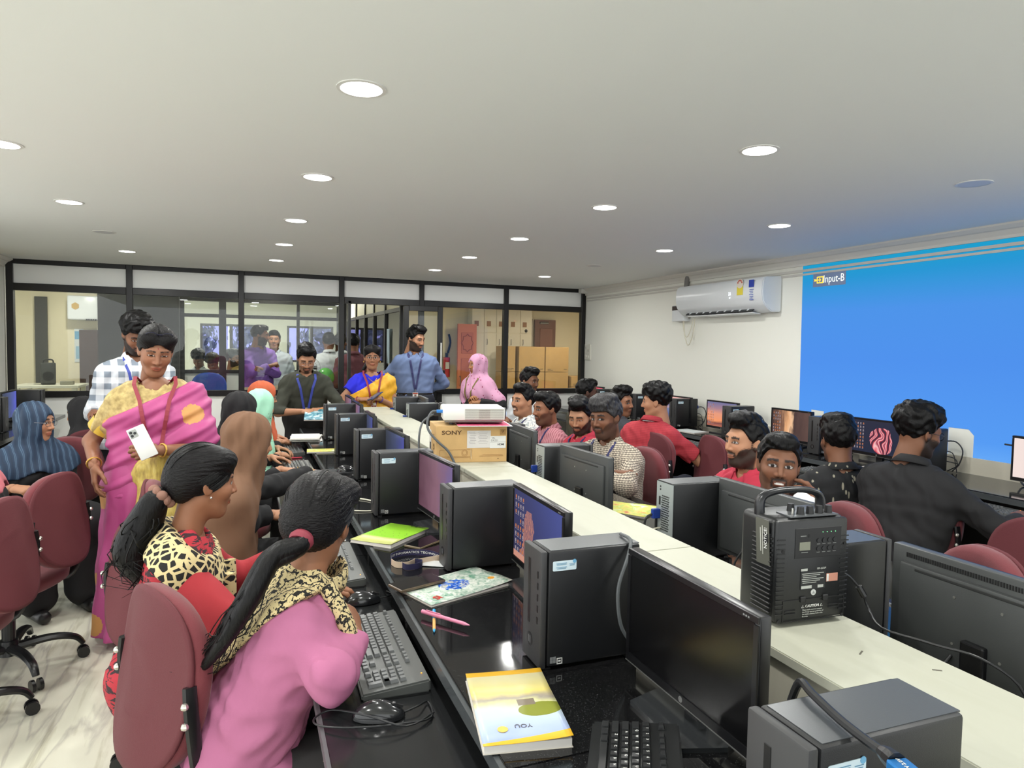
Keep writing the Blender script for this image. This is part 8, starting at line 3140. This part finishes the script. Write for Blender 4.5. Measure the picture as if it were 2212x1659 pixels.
p.shirt(M_blackc, sleeve=0.95, hem=-0.02, collar=False, loose=0.02)
p.lapskirt(M_blackc, 1.0, 0.07, down=0.36)
p.trousers(M_blackc)
p.hijab(cloth('veil_rose', (184, 104, 112), vary=0.12), drop=0.06, g=0.035, seed=7.0)

# ---------------------------------------------------------------- standing at the back
p = Person('man with glasses in a dark green shirt and blue lanyard, bending over a book', (0.592, 6.42, 1.372), 268, 0.86, sit=False, lean=0.16, look=268, pitch=-30, res=0.007, skin=SK3, group=G4)
p.arms(R=(0.545, 6.22, 0.92), L=(0.705, 6.24, 0.93), poleR=(0.8, -0.6, 0.0), poleL=(-0.8, -0.6, 0.0), hR='hold', hL='hold')
p.build_body('goatee', open_eye=0.5)
p.shirt(cloth('shirt_dkgreen', (54, 56, 46)), sleeve=0.35, hem=0.03)
p.trousers(cloth('trousers_black', (28, 27, 28)), belt=BELT)
p.hair('quiff', scale=1.06)
p.glasses(MATS['glasses_silver'])
p.lanyard(M_lblue, drop=0.36, w=0.02)
tb_ = bpy.data.objects['textbook']
tb_.location = (0.63, 6.12, 0.895)
tb_.rotation_euler = (0.35, 0.0, -0.15)

p = Person('woman in a yellow sari with blue blouse and glasses at the end of the counter', (1.21, 6.60, 1.385), 268, 0.78, sit=False, lean=0.02, s=0.95, fat=1.15, look=263, pitch=-3, kind='f', res=0.0065, skin=(158, 112, 84), group=G4)
p.arms(R=(1.075, 6.47, 1.0), L=(1.255, 6.46, 1.005), poleR=(0.9, -0.6, -0.2), poleL=(-0.9, -0.6, -0.2), hR='hold', hL='hold', dR=(0.9, -0.3, 0.1), dL=(-0.9, -0.3, 0.1))
p.build_body(bindi=True, hres=0.0048)
p.shirt(cloth('blouse_blue', (36, 38, 206), vary=0.02), sleeve=-0.62, hem=0.12, collar=False, g=0.012, neckline=0.080)
M_yel = pattern_mat('sari_yellow', lambda nt, v, x, y, z: (lambda r: (nt.links.new(noise(nt, v, 22, 4), r.inputs[0]), r.outputs[0])[1])(ramp(nt, [(0.35, (222, 160, 34)), (0.6, (236, 178, 48)), (0.75, (240, 196, 92))])), 0.6)
p.skirt(M_yel, r1=0.25, zh=0.03, pleat=0.012, npl=14, res=0.014, top=0.14)
c2 = (p.N - p.u * 0.065).astype(F32)
n2 = nrm(p.u * 0.86 + p.r * 0.51).astype(F32)
lz2 = p.hip[2] - 0.10
E_, _ = p.arm[-1]
P_ = p.torso(0.030) + [cap(p.Sh[-1], p.Sh[-1] + np.array([-0.02, -0.05, -0.30]), 0.075, 0.07, 0.05), cap(p.hip + np.array([-0.09, 0, 0]), p.hip + np.array([0.09, 0, -0.1]), 0.155, 0.16, 0.06)]
V, Fq = polygonise(P_, 0.009, lambda Q: (0.005 * np.sin(58 * (Q @ n2) + 7 * Q[:, 2])).astype(F32), lambda Q: np.maximum((Q - c2) @ n2, lz2 - Q[..., 2]).astype(F32), pad=0.012)
p.add('sari_drape', (V, Fq), M_yel)
V, Fq = polygonise([cap(p.Sh[-1] + np.array([-0.03, -0.08, 0.0]), p.Sh[-1] + np.array([-0.07, -0.10, -0.62]), 0.05, 0.085, 0.05, fl=(np.array([0, 1.0, 0]), 1.6))], 0.011, lambda Q: (0.008 * np.sin(90 * Q[:, 0])).astype(F32), None, pad=0.012)
p.add('sari_fall', (V, Fq), cloth('sari_orange', (236, 160, 44)))
p.hair('back', M_hairs, hres=0.0048, scale=1.02)
V, Fq = polygonise([cap(p.hp((0.03, -0.11, -0.05)), p.hp((0.085, -0.09, -0.13)), 0.022, 0.016, 0.02)], 0.006, curls(0.0015, 1.0))
p.add('ponytail', (V, Fq), M_hair)
p.glasses(mat('glasses_brown', (90, 66, 52), 0.3))
for sd in (-1, 1):
    MB().sph(p.hp((sd * 0.082, 0.004, -0.040)), 0.006, sc=(1, 1, 1.8)).obj('earring', MATS['gold_bangle'], p.root)
p.top_prims = p.torso(0.034)
p.lanyard(M_lmar, card=False, drop=0.30, w=0.018, end=0.008)
for sd in (-1, 1):
    q_ = p.surf(p.top_prims, p.N - p.u * 0.285 + p.r * sd * 0.014, p.f) + p.f * 0.006
    MB().box(q_, (0.022, 0.005, 0.06), rot=(0, -0.22 * sd, 0), bev=0.002).obj('lanyard_clip', MATS['clip_white'], p.root)
MB().tube([p.N + p.r * 0.06 + p.f * 0.05, p.N + p.f * 0.12 - p.u * 0.06, p.N - p.r * 0.06 + p.f * 0.05], 0.003).obj('necklace', MATS['gold_bangle'], p.root)
for sd in (-1, 1):
    W_ = p.arm[sd][1]
    d_ = nrm(p.arm[sd][1] - p.arm[sd][0])
    e1 = nrm(np.cross(d_, [0, 0.3, 1]))
    e2 = np.cross(d_, e1)
    MB().tube([W_ - d_ * 0.02 + (e1 * math.cos(a) + e2 * math.sin(a)) * 0.030 for a in np.linspace(0, 2 * PI, 13)], 0.0045, n=6, smooth=0).obj('bangle', mat('bangle_red', (150, 50, 60), 0.4) if sd > 0 else mat('bangle_violet', (80, 60, 150), 0.4), p.root)
ph = empty('mobile_phone', (1.205, 6.40, 1.035), 0, 'dark blue phone held by the woman in the yellow sari', 'phone', 'mobile phones')
ph.rotation_euler = (math.radians(25), math.radians(-10), math.radians(-60))
MB().box((0, 0, 0), (0.075, 0.155, 0.009), bev=0.004).obj('case', mat('phone_navy', (40, 60, 96), 0.3), ph, smooth=True)
MB().box((0, 0, 0.005), (0.068, 0.146, 0.001)).obj('glass', mat('phone_glass_blue', (60, 90, 130), 0.1), ph)

p = Person('bearded man in a blue shirt with navy lanyard and black belt, hands behind his back', (1.755, 7.10, 1.575), 258, 0.91, sit=False, lean=0.01, s=1.02, look=305, pitch=-14, res=0.007, skin=SK3, group=G4)
p.arms(R=(1.66, 7.28, 1.02), L=(1.88, 7.26, 1.02), poleR=(1.0, -0.1, -0.2), poleL=(-1.0, -0.1, -0.2))
p.build_body('full', open_eye=0.6, hres=0.005)
p.shirt(cloth('shirt_blue', (104, 122, 160)), sleeve=0.95, hem=0.04)
p.trousers(cloth('trousers_navy', (30, 34, 46)), belt=BELT)
p.hair('quiff', scale=1.04)
p.lanyard(M_lnavy, drop=0.36, w=0.02)

p = Person('woman in a pink flowered veil and black robe, in profile before the glass', (2.375, 6.90, 1.315), 205, 0.76, sit=False, lean=0.02, s=0.93, look=186, pitch=-3, kind='f', res=0.007, skin=(160, 112, 76), group=G4)
p.arms(R=(2.27, 6.80, 0.95), L=(2.33, 6.68, 0.94), poleR=(0.9, -0.5, -0.3), poleL=(-0.9, -0.5, -0.3), hR='hold', hL='hold')
p.build_body(hres=0.0055)
p.shirt(M_blackc, sleeve=0.97, hem=0.02, collar=False)
p.skirt(M_blackc, r1=0.24, zh=0.02, pleat=0.006, res=0.015, top=0.2)
p.hijab(pattern_mat('veil_pinkflower', p_pinkflower), drop=0.26, g=0.036, seed=2.5, side=0.25)
p.top_prims = p.torso(0.045)
p.lanyard(mat('lanyard_yellow', (120, 106, 50), 0.6), drop=0.36, w=0.016)

# ---------------------------------------------------------------- right desk row (facing the counter)
def man(label, head, face, look, pitch=0, roll=0, shirt=None, sleeve=0.9, hem=-0.01, beard='light', hair='short', skin=SK1, res=0.007, lean=0.06, lan=None, R=None, L=None, group=G2, fat=1.0, pants=None, hz=0.46, sit=True, hR='relaxed', hL='relaxed', gaze=0.0, smile=False, hm=None, hscale=1.03, kw=None, side=0.0, twist=0.0, s=1.0, legs=True, wr=0.0075, open_eye=1.0, seed=1.0):
    p = Person(label, head, face, hz, sit=sit, lean=lean, side=side, look=look, pitch=pitch, roll=roll, res=res, skin=skin, group=group, fat=fat, twist=twist, s=s)
    p.arms(R=R, L=L, hR=hR, hL=hL, **(kw or {}))
    p.build_body(beard, gaze=gaze, smile=smile, open_eye=open_eye)
    p.shirt(shirt, sleeve=sleeve, hem=hem, wr=wr, seed=seed)
    if legs:
        p.trousers(pants or M_navyp)
    p.hair(hair, hm, scale=hscale)
    if lan:
        p.lanyard(lan, card=False, drop=0.34)
    return p


man('smiling young man in a white floral shirt on the right row', (2.16, 5.13, 1.07), 180, 196, 2, 0, pattern_mat('shirt_floral', p_floral), -0.4, beard='moustache', hair='quiff', skin=SK3, smile=True, lan=M_lnavy, R=(1.90, 5.3, 0.78), L=(1.90, 5.0, 0.78), res=0.0075, seed=0.2)
man('man with a moustache in a white shirt, farthest on the right row', (2.77, 6.42, 1.165), 225, 300, -6, 0, cloth('shirt_white', (214, 218, 222)), -0.4, beard='moustache', hair='quiff', skin=SK2, group=G2, R=(2.5, 6.4, 0.8), L=(2.7, 6.1, 0.8), res=0.009)
man('man in a striped dusty pink shirt looking left on the right row', (2.14, 4.64, 1.05), 180, 186, -3, 0, pattern_mat('shirt_stripe', p_stripe), -0.35, beard='light', hair='short', skin=SK1, lan=M_lnavy, R=(1.9, 4.8, 0.78), L=(1.9, 4.48, 0.78), res=0.007, hscale=1.06)
man('bearded man in a red shirt looking down between the striped and the printed shirts', (2.19, 4.18, 1.04), 185, 218, -18, 0, cloth('shirt_crimson', (176, 42, 62)), -0.35, beard='full', hair='quiff', skin=SK3, lan=M_lnavy, R=(1.94, 4.3, 0.78), L=(1.92, 4.04, 0.78), res=0.007, open_eye=0.5)
man('bearded man with folded arms in a beige printed shirt with rolled cuffs', (2.02, 3.54, 1.097), 205, 203, -5, 4, pattern_mat('shirt_finecheck', p_finecheck), 0.42, beard='light', hair='fringe', skin=SK2, lan=M_lnavy, fat=1.22, R=(2.02, 3.25, 0.82), L=(1.83, 3.38, 0.855), hR='fist', hL='fist', res=0.006, hm=M_hairg, hscale=1.06, gaze=-0.8,
    kw=dict(poleR=(1.0, 0.0, -0.6), poleL=(-1.0, 0.2, -0.5), dR=(-0.9, 0.4, 0.1), dL=(0.5, -0.8, 0.0)), seed=3.0, wr=0.005)
cf = bpy.data.objects
man('bearded man in a plain red shirt staring left, beside the white-shirted man', (2.275, 2.64, 1.065), 180, 178, 0, 0, cloth('shirt_red2', (186, 48, 70)), -0.3, beard='full', hair='quiff', skin=SK3, R=(2.0, 2.8, 0.78), L=(2.02, 2.45, 0.76), res=0.0055, gaze=0.3, seed=1.7)
pw = man('young man in a white shirt resting his cheek on his hand, facing us', (1.99, 2.115, 1.055), 205, 232, 2, -4, cloth('shirt_white2', (220, 220, 220)), 0.1, beard='goatee', hair='short', skin=SK2, R=(1.78, 2.16, 0.78), L=(2.085, 1.995, 0.895), hL='cheek', res=0.005, smile=True, lean=0.10,
         kw=dict(poleL=(-0.3, 0.6, -1.0), dL=(-0.48, -0.05, 0.87), nL=(0.62, -0.78, 0.1)), seed=2.5)

# ---------------------------------------------------------------- along the wall
man('man in an olive shirt in profile by the red forest screen', (3.07, 5.74, 1.095), 5, -18, -4, 0, cloth('shirt_olive', (62, 58, 44)), 0.0, beard='light', hair='short', skin=(86, 58, 46), R=(3.5, 5.62, 0.76), L=(3.5, 5.95, 0.76), group=G3, res=0.008)
man('young man turning round to look at the camera beside the red checked shirt', (3.035, 5.06, 1.055), 10, -62, -2, 6, cloth('shirt_slate', (52, 54, 60)), -0.3, beard=None, hair='quiff', skin=SK1, R=(3.5, 4.98, 0.76), L=(3.5, 5.25, 0.76), group=G3, res=0.0075, gaze=0.3)
p = man('man in a red checked shirt seen from behind, head turned left', (2.925, 4.38, 1.115), 25, 140, -4, 0, pattern_mat('shirt_redcheck', p_redcheck), -0.2, beard=None, hair='curly', skin=SK3, R=(3.35, 4.22, 0.77), L=(3.02, 4.86, 0.80), group=G3, res=0.006, hscale=1.0, fat=1.05, lean=0.14, seed=0.9)
MB().tube([p.N + p.r * 0.07 + p.u * 0.02 - p.f * 0.02, p.N - p.f * 0.085 + p.u * 0.012, p.N - p.r * 0.07 + p.u * 0.02 - p.f * 0.02], 0.011, flat=0.25, n=8).obj('lanyard', mat('ribbon_white', (212, 208, 214), 0.6), p.root)
man('man in a black shirt with pale dashes seen from behind', (2.93, 2.70, 1.045), 75, 66, -6, 0, pattern_mat('shirt_dashes', p_dashes), -0.2, beard='light', hair='fringe', skin=SK2, R=(3.25, 2.95, 0.77), L=(2.95, 3.1, 0.80), group=G3, res=0.006, lean=0.08, fat=1.08, hscale=1.06)
p = man('curly-haired man in plain black leaning to his keyboard, in profile', (3.035, 2.325, 1.125), 15, -14, -10, 0, cloth('shirt_black2', (27, 27, 29)), 0.72, beard='full', hair='curly', skin=SK2, R=(3.335, 2.03, 0.775), L=(3.42, 2.42, 0.75), group=G3, res=0.0055, lean=0.16, pants=M_jeans, fat=1.05, kw=dict(poleR=(0.7, -0.5, -0.6), dR=(0.8, -0.4, -0.1)), hscale=1.0)
p.glasses(mat('glasses_black', (26, 26, 30), 0.3))
man('person at the right edge whose plaid sleeve alone shows', (3.13, 1.44, 1.07), 30, 40, 0, 0, pattern_mat('shirt_plaid', p_plaid), 0.3, beard='light', hair='short', skin=SK2, R=(3.35, 1.35, 0.77), L=(3.36, 1.86, 0.775), group=G3, res=0.009, kw=dict(poleL=(-0.6, 0.2, -0.4)))

# ---------------------------------------------------------------- behind the glass
man('bearded man in a purple shirt with arms crossed behind the glass', (0.285, 9.0, 1.60), 300, 350, -4, 0, cloth('shirt_purple', (122, 84, 170)), 0.9, beard='full', hair='short', skin=SK1, sit=False, hz=0.90, R=(0.40, 8.82, 1.24), L=(0.30, 8.78, 1.20), hR='fist', hL='fist', pants=M_khaki, hem=0.02, group='people behind the glass', res=0.009, fat=1.12, kw=dict(poleR=(1, 0, -0.7), poleL=(-1, 0, -0.7)))
man('man in a pale blue shirt behind the purple shirt', (0.475, 9.6, 1.55), 270, 265, 0, 0, cloth('shirt_paleblue', (206, 216, 226)), 0.9, beard=None, hair='short', skin=SK3, sit=False, hz=0.88, pants=M_khaki, hem=0.02, group='people behind the glass', res=0.010)
man('man in a white shirt seen from behind, behind the glass', (1.17, 9.55, 1.54), 95, 80, 0, 0, cloth('shirt_white', (214, 218, 222)), 0.9, beard=None, hair='short', skin=SK2, sit=False, hz=0.88, pants=M_khaki, hem=-0.02, group='people behind the glass', res=0.010)
man('man in a maroon shirt seen from behind in the doorway', (1.42, 9.1, 1.525), 90, 95, 0, 0, cloth('shirt_maroon', (110, 66, 72)), 0.4, beard=None, hair='short', skin=SK2, sit=False, hz=0.88, pants=M_khaki, hem=0.02, group='people behind the glass', res=0.009, fat=1.1)
man('head of a man showing between the white and maroon shirts', (1.33, 9.6, 1.53), 100, 60, 0, 0, cloth('shirt_white', (214, 218, 222)), 0.4, beard='full', hair='short', skin=SK2, sit=False, hz=0.88, pants=M_khaki, hem=0.02, group='people behind the glass', res=0.011)
man('dark-haired student bent low in the far room, left', (-0.52, 11.5, 1.25), 250, 260, -35, 0, cloth('shirt_white', (214, 218, 222)), 0.4, beard=None, hair='curly', skin=SK2, hz=0.6, group='people behind the glass', res=0.012)
man('dark-haired student bent low in the far room, right', (-0.32, 11.5, 1.19), 240, 250, -35, 0, cloth('shirt_grey', (120, 124, 128)), 0.4, beard=None, hair='curly', skin=SK2, hz=0.55, group='people behind the glass', res=0.012)
man('bearded man in a yellow shirt seated in the far room', (-0.03, 11.5, 1.26), 200, 330, 0, 0, cloth('shirt_yellow', (206, 176, 110)), 0.4, beard='full', hair='curly', skin=SK3, hz=0.6, group='people behind the glass', res=0.011)

# only the wide picture and the lamps steer light sampling; small glowing marks stay out of it
for m in bpy.data.materials:
    if m.name != 'projection_blue':
        m.cycles.emission_sampling = 'NONE'
